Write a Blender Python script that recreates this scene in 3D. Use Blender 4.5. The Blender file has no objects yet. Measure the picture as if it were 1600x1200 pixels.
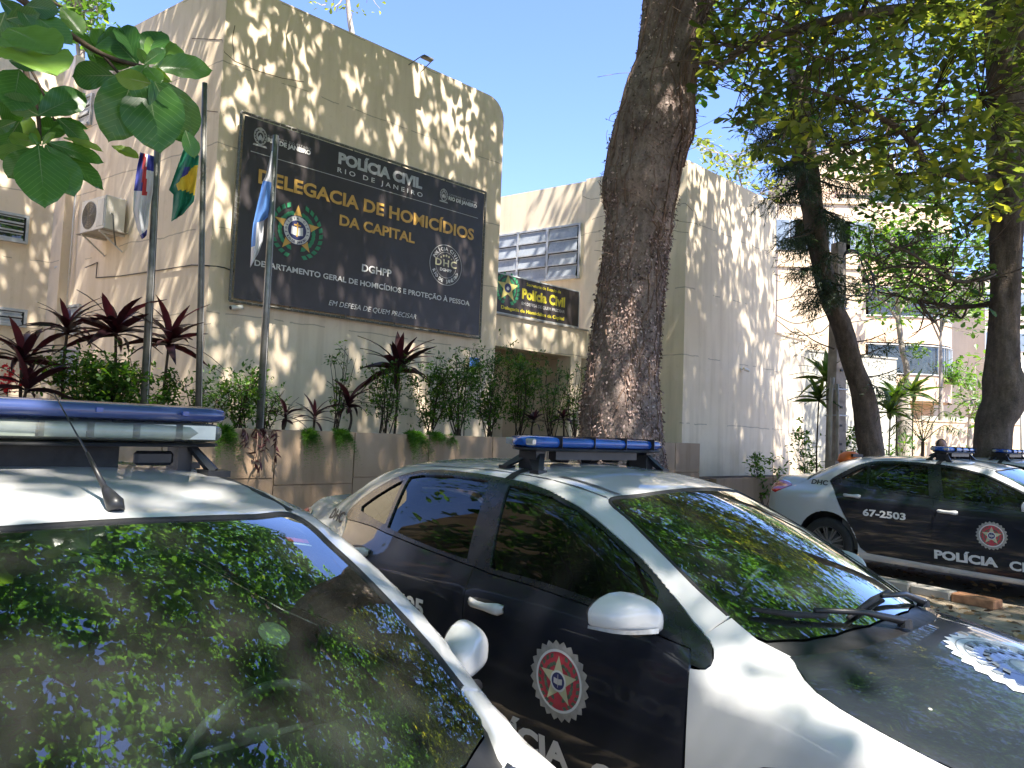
import bpy, math, random
import numpy as np
from mathutils import Vector, Matrix, geometry
PI = math.pi
rng = np.random.default_rng(11); random.seed(5)
S = bpy.context.scene
COL = S.collection
# ---------------------------------------------------------------- camera
FPX, HOR, SLOPE, EYE = 1180.0, 78.0, .037, 1.62
_p, _r = math.atan(HOR/FPX), math.atan(SLOPE)
CF = np.array([0, math.cos(_p), math.sin(_p)]); _U0 = np.array([0, -math.sin(_p), math.cos(_p)]); _R0 = np.array([1., 0, 0])
CR = math.cos(_r)*_R0+math.sin(_r)*_U0; CU = -math.sin(_r)*_R0+math.cos(_r)*_U0
EYEP = np.array([0, 0, EYE])
cd = bpy.data.cameras.new('camera'); cam = bpy.data.objects.new('camera', cd); COL.objects.link(cam)
cd.sensor_width = 36; cd.lens = FPX/1600*36; cd.clip_end = 600; cd.clip_start = .05
cam.matrix_world = Matrix(((CR[0], CU[0], -CF[0], 0), (CR[1], CU[1], -CF[1], 0), (CR[2], CU[2], -CF[2], EYE), (0, 0, 0, 1)))
S.camera = cam
# ---------------------------------------------------------------- sky, sun, exposure
SUN_AZ, SUN_EL = math.radians(147), math.radians(61)      # clockwise from +Y
w = bpy.data.worlds.new('World'); S.world = w; w.use_nodes = True
nt = w.node_tree; nt.nodes.clear()
sky = nt.nodes.new('ShaderNodeTexSky'); sky.sky_type = 'NISHITA'; sky.sun_disc = False
sky.sun_elevation = SUN_EL; sky.sun_rotation = SUN_AZ; sky.air_density = 1.0; sky.dust_density = .6; sky.ozone_density = 2.5
bg = nt.nodes.new('ShaderNodeBackground'); bg.inputs[1].default_value = .092
wo = nt.nodes.new('ShaderNodeOutputWorld'); tn = nt.nodes.new('ShaderNodeMixRGB'); tn.blend_type = 'MULTIPLY'; tn.inputs[0].default_value = 1; tn.inputs[2].default_value = (.67, .70, .97, 1)
nt.links.new(sky.outputs[0], tn.inputs[1]); nt.links.new(tn.outputs[0], bg.inputs[0]); nt.links.new(bg.outputs[0], wo.inputs[0])
sl = bpy.data.lights.new('sun', 'SUN'); sl.energy = 3.7; sl.angle = math.radians(.8); sl.color = (1, .93, .83)
so = bpy.data.objects.new('sun', sl); COL.objects.link(so)
sd = Vector((math.cos(SUN_EL)*math.sin(SUN_AZ), math.cos(SUN_EL)*math.cos(SUN_AZ), math.sin(SUN_EL)))
so.rotation_euler = sd.to_track_quat('Z', 'Y').to_euler(); so.location = (0, 0, 30)
S.view_settings.view_transform = 'Standard'; S.view_settings.look = 'None'; S.view_settings.gamma = 1
S.view_settings.use_curve_mapping = False; S.view_settings.exposure = 2.42
SUND = np.array(sd)
# ---------------------------------------------------------------- picture <-> place helpers
def ray(px, py): return CF+(px-800)/FPX*CR-(py-600)/FPX*CU
def at(px, py, Y):
    d = ray(px, py); return EYEP+d*Y/d[1]
def proj(P):
    q = np.asarray(P, float)-EYEP; z = q@CF; z = np.where(np.abs(z) < 1e-3, 1e-3, z)
    return 800+FPX*(q@CR)/z, 600-FPX*(q@CU)/z, z
# ---------------------------------------------------------------- objects
def tag(o, label=None, cat=None, group=None, kind=None):
    if label: o['label'] = label
    if cat: o['category'] = cat
    if group: o['group'] = group
    if kind: o['kind'] = kind
    return o
def thing(name, label, cat, loc=(0, 0, 0), rz=0., group=None, kind=None):
    o = bpy.data.objects.new(name, None); COL.objects.link(o); o.empty_display_size = .2
    o.location = loc; o.rotation_euler = (0, 0, rz)
    return tag(o, label, cat, group, kind)
def toloc(o, V):
    """world points -> local space of a thing that has only a place and a turn about z"""
    V = np.asarray(V, float)-np.array(o.location); a = o.rotation_euler[2]; c, s = math.cos(a), math.sin(a)
    return np.stack([V[..., 0]*c+V[..., 1]*s, -V[..., 0]*s+V[..., 1]*c, V[..., 2]], -1)
def mesh(name, V, Fc, mat, parent=None, smooth=False, normals=None, world=False, tint=None, matidx=None):
    V = np.asarray(V, float)
    if world and parent is not None: V = toloc(parent, V)
    me = bpy.data.meshes.new(name)
    if isinstance(Fc, np.ndarray):
        k = Fc.shape[1]; n = len(Fc)
        me.vertices.add(len(V)); me.vertices.foreach_set('co', V.ravel())
        me.loops.add(n*k); me.loops.foreach_set('vertex_index', Fc.ravel().astype(np.int32))
        me.polygons.add(n); me.polygons.foreach_set('loop_start', np.arange(0, n*k, k, dtype=np.int32))
        try: me.polygons.foreach_set('loop_total', np.full(n, k, np.int32))
        except Exception: pass
        me.update(calc_edges=True)
    else:
        me.from_pydata([tuple(v) for v in V], [], Fc)
    mats = mat if isinstance(mat, (list, tuple)) else [mat]
    for m in mats: me.materials.append(m)
    if matidx is not None: me.polygons.foreach_set('material_index', np.array(matidx, np.int32))
    me.validate()
    if smooth: me.polygons.foreach_set('use_smooth', np.ones(len(me.polygons), bool))
    if tint is not None:
        a = me.attributes.new('tint', 'FLOAT', 'POINT'); a.data.foreach_set('value', np.asarray(tint, np.float32))
    if normals is not None: me.normals_split_custom_set_from_vertices([tuple(n) for n in normals])
    o = bpy.data.objects.new(name, me); COL.objects.link(o)
    if parent is not None: o.parent = parent
    return o
def copy_tree(o, parent=None, first=True):
    c = o.copy(); COL.objects.link(c); c.parent = parent
    for ch in list(o.children): copy_tree(ch, c, False)
    return c
class MB:
    """collects simple shapes into one mesh"""
    def __init__(s): s.v = []; s.f = []
    def add(s, V, Fc):
        b = len(s.v); s.v += [tuple(map(float, v)) for v in V]; s.f += [tuple(int(i)+b for i in f) for f in Fc]; return s
    def box(s, a, b, M=None, bev=0.):
        x0, y0, z0 = a; x1, y1, z1 = b
        if bev <= 0:
            V = [(x, y, z) for z in (z0, z1) for y in (y0, y1) for x in (x0, x1)]
            Fc = [(0, 2, 3, 1), (4, 5, 7, 6), (0, 1, 5, 4), (2, 6, 7, 3), (0, 4, 6, 2), (1, 3, 7, 5)]
        else:
            V = []; e = bev
            for zz, ins in ((z0, e), (z0+e, 0), (z1-e, 0), (z1, e)):
                for (cx, cy, sx, sy) in ((x0, y0, 1, 1), (x1, y0, -1, 1), (x1, y1, -1, -1), (x0, y1, 1, -1)):
                    p = (cx+sx*(e+ins*.0), cy+sy*ins) ; q = (cx+sx*ins, cy+sy*(e+ins*.0))
                    V += ([(p[0], p[1], zz), (q[0], q[1], zz)] if (sx*sy) < 0 else [(q[0], q[1], zz), (p[0], p[1], zz)])
            Fc = [tuple(range(7, -1, -1)), tuple(range(24, 32))]
            for k in range(3):
                for i in range(8):
                    j = (i+1) % 8; Fc.append((k*8+i, k*8+j, k*8+8+j, k*8+8+i))
        if M is not None: V = [tuple(M@Vector(v)) for v in V]
        return s.add(V, Fc)
    def tube(s, P, R, n=8, cap=True):
        P = np.asarray(P, float); R = np.broadcast_to(np.asarray(R, float), (len(P),))
        T = np.gradient(P, axis=0); T /= np.maximum(np.linalg.norm(T, axis=1), 1e-9)[:, None]
        a = np.array([0, 0, 1.]) if abs(T[0][2]) < .9 else np.array([1., 0, 0])
        V = []; u = np.cross(T[0], a); u /= np.linalg.norm(u)
        for i in range(len(P)):
            u = u-T[i]*(u@T[i]); u /= max(np.linalg.norm(u), 1e-9); v = np.cross(T[i], u)
            for k in range(n):
                t = 2*PI*k/n; V.append(P[i]+R[i]*(math.cos(t)*u+math.sin(t)*v))
        Fc = [(i*n+k, i*n+(k+1) % n, i*n+n+(k+1) % n, i*n+n+k) for i in range(len(P)-1) for k in range(n)]
        if cap: Fc += [tuple(range(n-1, -1, -1)), tuple(range((len(P)-1)*n, len(P)*n))]
        return s.add(V, Fc)
    def lathe(s, prof, n=24, M=None, closed=False):
        V = [(r*math.cos(2*PI*k/n), r*math.sin(2*PI*k/n), z) for r, z in prof for k in range(n)]
        m = len(prof); Fc = [(i*n+k, i*n+(k+1) % n, i*n+n+(k+1) % n, i*n+n+k) for i in range(m-1) for k in range(n)]
        if M is not None: V = [tuple(M@Vector(v)) for v in V]
        return s.add(V, Fc)
    def prism(s, poly, h0, h1, M=None, inset=0.):
        """poly in xy, from z=h0 to z=h1"""
        n = len(poly)
        V = [(x, y, h0) for x, y in poly]+[(x, y, h1) for x, y in poly]
        Fc = [tuple(range(n-1, -1, -1)), tuple(range(n, 2*n))]+[(i, (i+1) % n, n+(i+1) % n, n+i) for i in range(n)]
        if M is not None: V = [tuple(M@Vector(v)) for v in V]
        return s.add(V, Fc)
    def build(s, name, mat, parent=None, smooth=False, world=False, **k):
        return mesh(name, s.v, s.f, mat, parent, smooth, world=world, **k)
def autosmooth(o, ang=35):
    me = o.data; me.polygons.foreach_set('use_smooth', np.ones(len(me.polygons), bool))
    try: me.set_sharp_from_angle(angle=math.radians(ang))
    except Exception: pass
    return o
# ---------------------------------------------------------------- materials
def new_mat(name):
    m = bpy.data.materials.new(name); m.use_nodes = True; t = m.node_tree; t.nodes.clear()
    o = t.nodes.new('ShaderNodeOutputMaterial'); p = t.nodes.new('ShaderNodeBsdfPrincipled'); t.links.new(p.outputs[0], o.inputs[0])
    return m, t, p, o
def N(t, kind, **k):
    n = t.nodes.new('ShaderNode'+kind)
    for a, b in k.items():
        if a.startswith('_'): n.inputs[int(a[1:])].default_value = b
        else: setattr(n, a, b)
    return n
def noise(t, scale, detail=4, vec=None, rough=.55, stretch=None, coord='Object'):
    n = N(t, 'TexNoise'); n.inputs['Scale'].default_value = scale; n.inputs['Detail'].default_value = detail; n.inputs['Roughness'].default_value = rough
    tc = N(t, 'TexCoord'); src = tc.outputs[coord]
    if stretch:
        mp = N(t, 'Mapping'); mp.inputs['Scale'].default_value = stretch; t.links.new(src, mp.inputs[0]); src = mp.outputs[0]
    t.links.new(src, n.inputs['Vector']); return n.outputs['Fac']
def ramp(t, fac, stops):
    r = N(t, 'ValToRGB'); e = r.color_ramp.elements
    while len(e) > 1: e.remove(e[-1])
    e[0].position = stops[0][0]; e[0].color = (*stops[0][1], 1)
    for p, c in stops[1:]:
        q = e.new(p); q.color = (*c, 1)
    t.links.new(fac, r.inputs[0]); return r.outputs[0]
def mixc(t, fac, a, b, mode='MIX'):
    m = N(t, 'MixRGB', blend_type=mode)
    for i, v in ((0, fac), (1, a), (2, b)):
        if isinstance(v, (int, float)): m.inputs[i].default_value = v
        elif isinstance(v, tuple): m.inputs[i].default_value = (*v, 1)
        else: t.links.new(v, m.inputs[i])
    return m.outputs[0]
def math_(t, op, a, b=None, clamp=False):
    m = N(t, 'Math', operation=op); m.use_clamp = clamp
    for i, v in ((0, a), (1, b)):
        if v is None: continue
        if isinstance(v, (int, float)): m.inputs[i].default_value = v
        else: t.links.new(v, m.inputs[i])
    return m.outputs[0]
def bump(t, p, h, strength=.3, dist=.01):
    b = N(t, 'Bump'); b.inputs['Strength'].default_value = strength; b.inputs['Distance'].default_value = dist
    t.links.new(h, b.inputs['Height']); t.links.new(b.outputs[0], p.inputs['Normal'])
def simple(name, col, rough=.5, metal=0., var=.12, nscale=6., coat=0., bmp=0., spec=.5):
    m, t, p, o = new_mat(name)
    f = noise(t, nscale, 5)
    lo = tuple(c*(1-var) for c in col); hi = tuple(min(1, c*(1+var)) for c in col)
    t.links.new(ramp(t, f, [(.3, lo), (.7, hi)]), p.inputs['Base Color'])
    r = math_(t, 'MULTIPLY_ADD', noise(t, nscale*2.7, 3), .25); r.node.inputs[2].default_value = rough-.12
    t.links.new(r, p.inputs['Roughness']); p.inputs['Metallic'].default_value = metal
    p.inputs['Coat Weight'].default_value = coat; p.inputs['Specular IOR Level'].default_value = spec
    if bmp: bump(t, p, noise(t, nscale*6, 4), bmp, .01)
    return m
def wall_mat(name, col, dirt=.5, joint=1.35, gloss=.85, crack=True, ofs=0.):
    m, t, p, o = new_mat(name)
    big = noise(t, .55, 5); fine = noise(t, 9, 6); streak = noise(t, 1.6, 6, stretch=(3.2, 3.2, .22))
    c = ramp(t, big, [(.3, tuple(x*.93 for x in col)), (.72, tuple(min(1, x*1.05) for x in col))])
    d = ramp(t, streak, [(.46, (1, 1, 1)), (.74, (.72, .69, .64))])
    c = mixc(t, dirt, c, d, 'MULTIPLY')
    sp = ramp(t, fine, [(.30, (.86, .83, .78)), (.42, (1, 1, 1))]); c = mixc(t, dirt*.7, c, sp, 'MULTIPLY')
    geo = N(t, 'NewGeometry'); sx = N(t, 'SeparateXYZ'); t.links.new(geo.outputs['Position'], sx.inputs[0])
    # damp and soil splash near the ground, soot under the parapet
    z = sx.outputs[2]
    lowz = math_(t, 'ADD', z, math_(t, 'MULTIPLY', noise(t, 1.3, 5), -1.6))
    low = ramp(t, math_(t, 'MULTIPLY', lowz, 1.0), [(.0, (.62, .56, .47)), (.9, (1, 1, 1))]); c = mixc(t, dirt, c, low, 'MULTIPLY')
    if crack:
        # hairline joints between the rendered courses, broken up
        wob = math_(t, 'MULTIPLY', math_(t, 'SUBTRACT', noise(t, 1.1, 6), .5), .16)
        q = math_(t, 'ADD', math_(t, 'ADD', z, ofs), wob); fr = math_(t, 'FRACT', math_(t, 'DIVIDE', q, joint))
        ln = math_(t, 'LESS_THAN', math_(t, 'ABSOLUTE', math_(t, 'SUBTRACT', fr, .5)), .0075)
        brk = math_(t, 'GREATER_THAN', noise(t, .9, 3), .47)
        ln = math_(t, 'MULTIPLY', ln, brk)
        c = mixc(t, math_(t, 'MULTIPLY', ln, .62), c, tuple(x*.38 for x in col))
    t.links.new(c, p.inputs['Base Color']); p.inputs['Roughness'].default_value = gloss; p.inputs['Specular IOR Level'].default_value = .25
    h = math_(t, 'ADD', math_(t, 'MULTIPLY', fine, .5), noise(t, 60, 3)); bump(t, p, h, .35, .006)
    return m
def leaf_mat(name, cols, trans=.35, rough=.45, tcol=None, spec=.5):
    """green blades with light coming through; colour varies from leaf to leaf"""
    m, t, p, o = new_mat(name)
    a = N(t, 'Attribute', attribute_name='tint')
    c = ramp(t, a.outputs['Fac'], [(i/(len(cols)-1), x) for i, x in enumerate(cols)])
    c = mixc(t, .35, c, ramp(t, noise(t, 14, 3), [(.3, (.7, .7, .7)), (.7, (1, 1, 1))]), 'MULTIPLY')
    t.links.new(c, p.inputs['Base Color']); p.inputs['Roughness'].default_value = rough; p.inputs['Specular IOR Level'].default_value = spec
    if name.startswith('near'):
        va = N(t, 'Attribute', attribute_name='vein'); fr_ = math_(t, 'ABSOLUTE', math_(t, 'SUBTRACT', math_(t, 'FRACT', va.outputs['Fac']), .5))
        c = mixc(t, ramp(t, fr_, [(.0, (.8, .8, .8)), (.06, (0, 0, 0))]), c, (.15, .26, .09)); t.links.new(c, p.inputs['Base Color'])
    tr = N(t, 'BsdfTranslucent'); t.links.new(mixc(t, 1.0, c, tcol or (2.2, 2.3, .7), 'MULTIPLY'), tr.inputs[0])
    mx = N(t, 'MixShader'); mx.inputs[0].default_value = trans
    t.links.new(p.outputs[0], mx.inputs[1]); t.links.new(tr.outputs[0], mx.inputs[2]); t.links.new(mx.outputs[0], o.inputs[0])
    return m
def glass_mat(name, tint, refl=1.0, dirt=.02, ior=1.5):
    """thin glazing: tinted see-through with Fresnel reflection and a film of dust"""
    m, t, p, o = new_mat(name); t.nodes.remove(p)
    tr = N(t, 'BsdfTransparent'); tr.inputs[0].default_value = (*tint, 1)
    gl = N(t, 'BsdfGlossy'); gl.inputs['Roughness'].default_value = .012; gl.inputs['Color'].default_value = (.95, 1, .98, 1)
    fr = N(t, 'Fresnel'); fr.inputs[0].default_value = ior
    geo = N(t, 'NewGeometry')
    fac = math_(t, 'MULTIPLY', fr.outputs[0], refl, True)
    mx = N(t, 'MixShader'); t.links.new(fac, mx.inputs[0]); t.links.new(tr.outputs[0], mx.inputs[1]); t.links.new(gl.outputs[0], mx.inputs[2])
    df = N(t, 'BsdfDiffuse'); df.inputs[0].default_value = (.5, .52, .47, 1)
    m2 = N(t, 'MixShader'); f2 = math_(t, 'MULTIPLY', ramp(t, noise(t, 5, 5), [(.35, (.4, .4, .4)), (.75, (1.6, 1.6, 1.6))]), dirt)
    t.links.new(f2, m2.inputs[0]); t.links.new(mx.outputs[0], m2.inputs[1]); t.links.new(df.outputs[0], m2.inputs[2]); t.links.new(m2.outputs[0], o.inputs[0])
    return m
def paint_mat(name, col, dust=.12, rough=.35, specks=0.):
    m, t, p, o = new_mat(name); p.inputs['Specular IOR Level'].default_value = .2
    n = noise(t, 3.0, 6); c = mixc(t, ramp(t, n, [(.42, (0, 0, 0)), (.8, (dust, dust, dust))]), col, (.32, .29, .24))
    if specks:
        v = N(t, 'TexVoronoi'); v.inputs['Scale'].default_value = 7; tc = N(t, 'TexCoord'); t.links.new(tc.outputs['Object'], v.inputs['Vector'])
        sp = ramp(t, v.outputs['Distance'], [(.0, (1, 1, 1)), (.050, (1, 1, 1)), (.075, (0, 0, 0))])
        pick = math_(t, 'GREATER_THAN', noise(t, 2.1, 3), .55)
        c = mixc(t, math_(t, 'MULTIPLY', math_(t, 'MULTIPLY', sp, pick), specks), c, (.62, .62, .58))
    t.links.new(c, p.inputs['Base Color']); p.inputs['Roughness'].default_value = rough
    p.inputs['Coat Weight'].default_value = 1.; p.inputs['Coat Roughness'].default_value = .035
    t.links.new(math_(t, 'MULTIPLY', ramp(t, noise(t, 4.2, 6), [(.4, (.2, .2, .2)), (.8, (1, 1, 1))]), .06), p.inputs['Coat Roughness'])
    return m
M = {}
M['wall'] = wall_mat('beige_render', (.80, .665, .495), .65)
M['wall2'] = wall_mat('beige_render_annex', (.79, .665, .495), .55, joint=1.62, ofs=.4)
M['wall_pale'] = wall_mat('pale_render', (.44, .43, .36), .55, crack=False)
M['cream'] = wall_mat('cream_render', (.64, .50, .34), .3, joint=3.1, crack=False)
M['peach'] = wall_mat('peach_cladding', (.68, .49, .34), .25, joint=.5)
M['planter'] = wall_mat('brown_planter_render', (.40, .29, .20), .6, crack=False)
M['greybuild'] = wall_mat('grey_tower', (.58, .51, .40), .3, crack=False)
M['concrete'] = simple('concrete', (.36, .33, .29), .85, var=.3, nscale=3, bmp=.4)
M['pole_concrete'] = simple('pole_concrete', (.34, .29, .24), .85, var=.35, nscale=5, bmp=.5)
M['black'] = simple('black_plastic', (.012, .012, .014), .42, var=.3, nscale=9, bmp=.03)
M['satin'] = simple('satin_black_frame', (.010, .011, .014), .28, var=.2, coat=.3)
M['rubber'] = simple('rubber', (.016, .015, .015), .75, var=.3, nscale=14, bmp=.2)
M['cabin'] = simple('dark_cabin_cloth', (.07, .068, .066), .8, var=.2, nscale=20, bmp=.2)
M['dash'] = simple('dashboard_plastic', (.06, .064, .066), .6, var=.2, nscale=30, bmp=.15)
M['beigecloth'] = simple('cabin_lining', (.30, .28, .24), .85, var=.1)
M['chrome'] = simple('chrome', (.75, .75, .76), .18, 1., var=.05)
M['steel'] = simple('galvanised_pole', (.24, .24, .23), .42, .7, var=.25, nscale=7)
M['greypaint'] = simple('grey_pole_paint', (.16, .155, .14), .45, .4, var=.3, nscale=8)
M['wheelrim'] = simple('alloy', (.28, .28, .29), .32, .85, var=.15)
M['whiteplastic'] = simple('white_enamel', (.66, .63, .57), .4, var=.10, nscale=5)
M['white'] = paint_mat('white_car_paint', (.50, .50, .495), .14)
M['navy'] = paint_mat('black_car_paint', (.011, .013, .020), .035, .3)
M['navyhood'] = paint_mat('black_hood_paint', (.011, .014, .020), .05, .3, .85)
M['lettering_white'] = simple('white_vinyl', (.62, .61, .60), .5, var=.05)
M['lettering_black'] = simple('black_vinyl', (.012, .012, .013), .5, var=.05)
M['lettering_grey'] = simple('grey_print', (.42, .41, .40), .5, var=.05)
M['sign'] = simple('black_banner_vinyl', (.045, .037, .038), .42, var=.2, nscale=2.2)
M['gold'] = simple('gold_print', (.62, .36, .085), .42, var=.14, nscale=5)
M['yellow'] = simple('yellow_print', (.70, .60, .05), .45, var=.08)
M['green'] = simple('green_print', (.035, .23, .11), .5, var=.2)
M['blueprint'] = simple('navy_print', (.03, .035, .12), .5, var=.1)
M['red'] = simple('red_print', (.48, .05, .07), .5, var=.2, nscale=20)
M['paleyellow'] = simple('pale_gold_vinyl', (.50, .47, .30), .45, var=.1)
M['silver'] = simple('silver_vinyl', (.30, .28, .26), .45, var=.3, nscale=25)
M['hoodsilver'] = simple('silver_hood_vinyl', (.46, .50, .54), .7, var=.18, nscale=14)
M['flag_green'] = simple('flag_green', (.012, .17, .10), .75, var=.1)
M['flag_yellow'] = simple('flag_yellow', (.65, .47, .04), .75, var=.1)
M['flag_blue'] = simple('flag_blue', (.03, .04, .24), .75, var=.1)
M['flag_sky'] = simple('flag_sky_blue', (.10, .25, .62), .75, var=.1)
M['flag_white'] = simple('flag_white', (.66, .66, .68), .75, var=.05)
M['flag_red'] = simple('flag_red', (.45, .03, .03), .75, var=.1)
M['windshield'] = glass_mat('green_windscreen', (.56, .70, .62), 3.7, .020, 1.5)
M['tinted'] = glass_mat('tinted_side_glass', (.15, .16, .15), 1.25, .010, 1.5)
M['windowblue'] = glass_mat('clear_pane', (.30, .36, .30), 1.6, .06)
M['frost'] = simple('frosted_louvre_glass', (.30, .33, .36), .28, var=.15, nscale=3)
M['metalframe'] = simple('grey_window_frame', (.44, .46, .47), .5, .3, var=.15)
M['darkroom'] = simple('dark_room', (.03, .032, .03), .9)
M['clay'] = simple('terracotta', (.34, .19, .12), .8, var=.25, bmp=.3)
M['orange'] = simple('orange_plastic', (.80, .16, .02), .4, var=.1)
M['soil'] = simple('soil', (.07, .045, .028), .95, var=.5, nscale=9, bmp=.8)
M['redglass'] = simple('red_lamp_glass', (.42, .012, .02), .12, var=.3, coat=1.)
M['lampglass'] = simple('lamp_glass', (.40, .41, .42), .12, .3, var=.25, nscale=25, coat=1.)
M['skin'] = simple('skin', (.35, .20, .14), .6, var=.08)
M['hair'] = simple('dark_hair', (.012, .009, .008), .5, var=.4, nscale=40)
M['shirt'] = simple('dark_cloth', (.03, .03, .035), .85, var=.2)
M['amber'] = simple('amber_lens', (.55, .20, .03), .2, coat=1.)
def bark_mat(name, a, b, sc=8., st=.8):
    m, t, p, o = new_mat(name)
    n1 = noise(t, sc, 8, rough=.7, stretch=(1, 1, .35)); n2 = noise(t, sc*4, 5, rough=.7)
    f = math_(t, 'ADD', math_(t, 'MULTIPLY', n1, .65), math_(t, 'MULTIPLY', n2, .35))
    c_ = ramp(t, f, [(.32, a), (.5, tuple((x+y)/2 for x, y in zip(a, b))), (.66, b)]); c_ = mixc(t, .8, c_, ramp(t, noise(t, 1.3, 6, rough=.7), [(.38, (.62, .58, .60)), (.5, (1, 1, 1)), (.62, (1.35, 1.3, 1.28))]), 'MULTIPLY'); t.links.new(c_, p.inputs['Base Color'])
    p.inputs['Roughness'].default_value = .92; p.inputs['Specular IOR Level'].default_value = .2
    bump(t, p, f, st, .05); return m
M['bark'] = bark_mat('vine_covered_bark', (.072, .056, .050), (.33, .26, .225))
M['bark_dark'] = bark_mat('dark_bark', (.045, .036, .029), (.16, .125, .097), 9)
M['bark_pale'] = bark_mat('pale_bark', (.16, .14, .115), (.42, .38, .32), 7, .4)
M['twig'] = bark_mat('twig_bark', (.03, .022, .016), (.10, .075, .05), 20, .3)
M['vine'] = bark_mat('dry_vine', (.10, .065, .05), (.26, .18, .14), 20, .3)
M['deadleaf'] = leaf_mat('dry_clinging_leaf', [(.05, .033, .03), (.17, .11, .095), (.36, .25, .22), (.52, .41, .37)], .12, .7, (1.2, 1., .8))
G1 = [(.020, .058, .012), (.038, .10, .018), (.062, .145, .024), (.13, .20, .03)]
M['leaf'] = leaf_mat('almond_leaf', G1, .5, .45, (3.7, 3.5, 1.9))
M['leaf_big'] = leaf_mat('near_almond_leaf', [(.03, .09, .024), (.055, .15, .03), (.09, .20, .035), (.20, .28, .045)], .36, .30)
M['leaf_olive'] = leaf_mat('olive_almond_leaf', [(.04, .06, .016), (.075, .10, .024), (.12, .14, .03), (.34, .31, .03)], .5, .5, (3.6, 3.4, 1.5))
M['leaf_bright'] = leaf_mat('bright_leaf', [(.03, .075, .012), (.06, .13, .018), (.10, .18, .025), (.20, .24, .03)], .42)
M['leaf_shrub'] = leaf_mat('shrub_leaf', [(.025, .07, .014), (.055, .13, .02), (.11, .20, .03), (.25, .30, .04)], .45)
M['leaf_purple'] = leaf_mat('purple_strap_leaf', [(.018, .007, .010), (.032, .011, .014), (.05, .016, .02), (.10, .03, .04)], .25, .35, (2.2, .8, .9))
M['needle'] = leaf_mat('needle', [(.014, .028, .018), (.026, .045, .026), (.04, .062, .03)], .25, .6)
M['fern'] = leaf_mat('asparagus_fern', [(.03, .09, .015), (.06, .15, .02), (.10, .20, .03)], .4)
M['palm'] = leaf_mat('palm_leaf', [(.03, .065, .012), (.06, .10, .02), (.12, .15, .03)], .3)
M['litter'] = leaf_mat('leaf_litter', [(.07, .04, .02), (.16, .09, .04), (.30, .17, .07), (.42, .28, .12)], .1, .8, (1., .9, .7))
M['housebrown'] = wall_mat('brown_house_render', (.17, .115, .075), .6, crack=False)
M['brownleaf'] = leaf_mat('withered_leaf', [(.30, .10, .04), (.40, .15, .06)], .35, .6, (1.6, 1.2, .9))
M['redflower'] = leaf_mat('red_petal', [(.6, .02, .03), (.7, .05, .08)], .3, .5, (1.5, .6, .6))
M['midrib'] = simple('leaf_midrib', (.20, .27, .10), .5)
# light bar: blue moulding that lets light glow through
def lens_mat(name, col, tr=.5):
    m, t, p, o = new_mat(name); p.inputs['Base Color'].default_value = (*col, 1); p.inputs['Roughness'].default_value = .22
    p.inputs['Coat Weight'].default_value = 1; p.inputs['Coat Roughness'].default_value = .08
    q = N(t, 'BsdfTranslucent'); q.inputs[0].default_value = (*[min(1, c*1.4) for c in col], 1); mx = N(t, 'MixShader'); mx.inputs[0].default_value = tr
    f = noise(t, 40, 2); bump(t, p, f, .06, .004)
    t.links.new(p.outputs[0], mx.inputs[1]); t.links.new(q.outputs[0], mx.inputs[2]); t.links.new(mx.outputs[0], o.inputs[0]); return m
M['bluelens'] = lens_mat('blue_lens', (.012, .075, .34), .25)
M['bluelens_dark'] = lens_mat('dusty_blue_lens', (.05, .075, .21), .25)
M['clearlens'] = glass_mat('clear_lens', (.72, .76, .74), 1.2, .22)
# car body maths
def pchip(xs, ys):
    xs = np.array(xs, float); ys = np.array(ys, float)
    h = np.diff(xs); d = np.diff(ys)/h
    m = np.zeros(len(xs)); m[0] = d[0]; m[-1] = d[-1]
    for i in range(1, len(xs)-1):
        if d[i-1]*d[i] > 0:
            w1 = 2*h[i]+h[i-1]; w2 = h[i]+2*h[i-1]
            m[i] = (w1+w2)/(w1/d[i-1]+w2/d[i])
    def f(x):
        x = np.clip(np.asarray(x, float), xs[0], xs[-1])
        i = np.clip(np.searchsorted(xs, x)-1, 0, len(xs)-2)
        t = (x-xs[i])/h[i]
        return ((1+2*t)*(1-t)**2*ys[i]+t*(1-t)**2*h[i]*m[i]+t*t*(3-2*t)*ys[i+1]+t*t*(t-1)*h[i]*m[i+1])
    return f
def sstep(a, b, x):
    t = np.clip((x-a)/(b-a), 0, 1); return t*t*(3-2*t)
def smax(a, b, k):
    return np.maximum(a, b)+k*np.maximum(1-np.abs(a-b)/k, 0)**2/4
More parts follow.
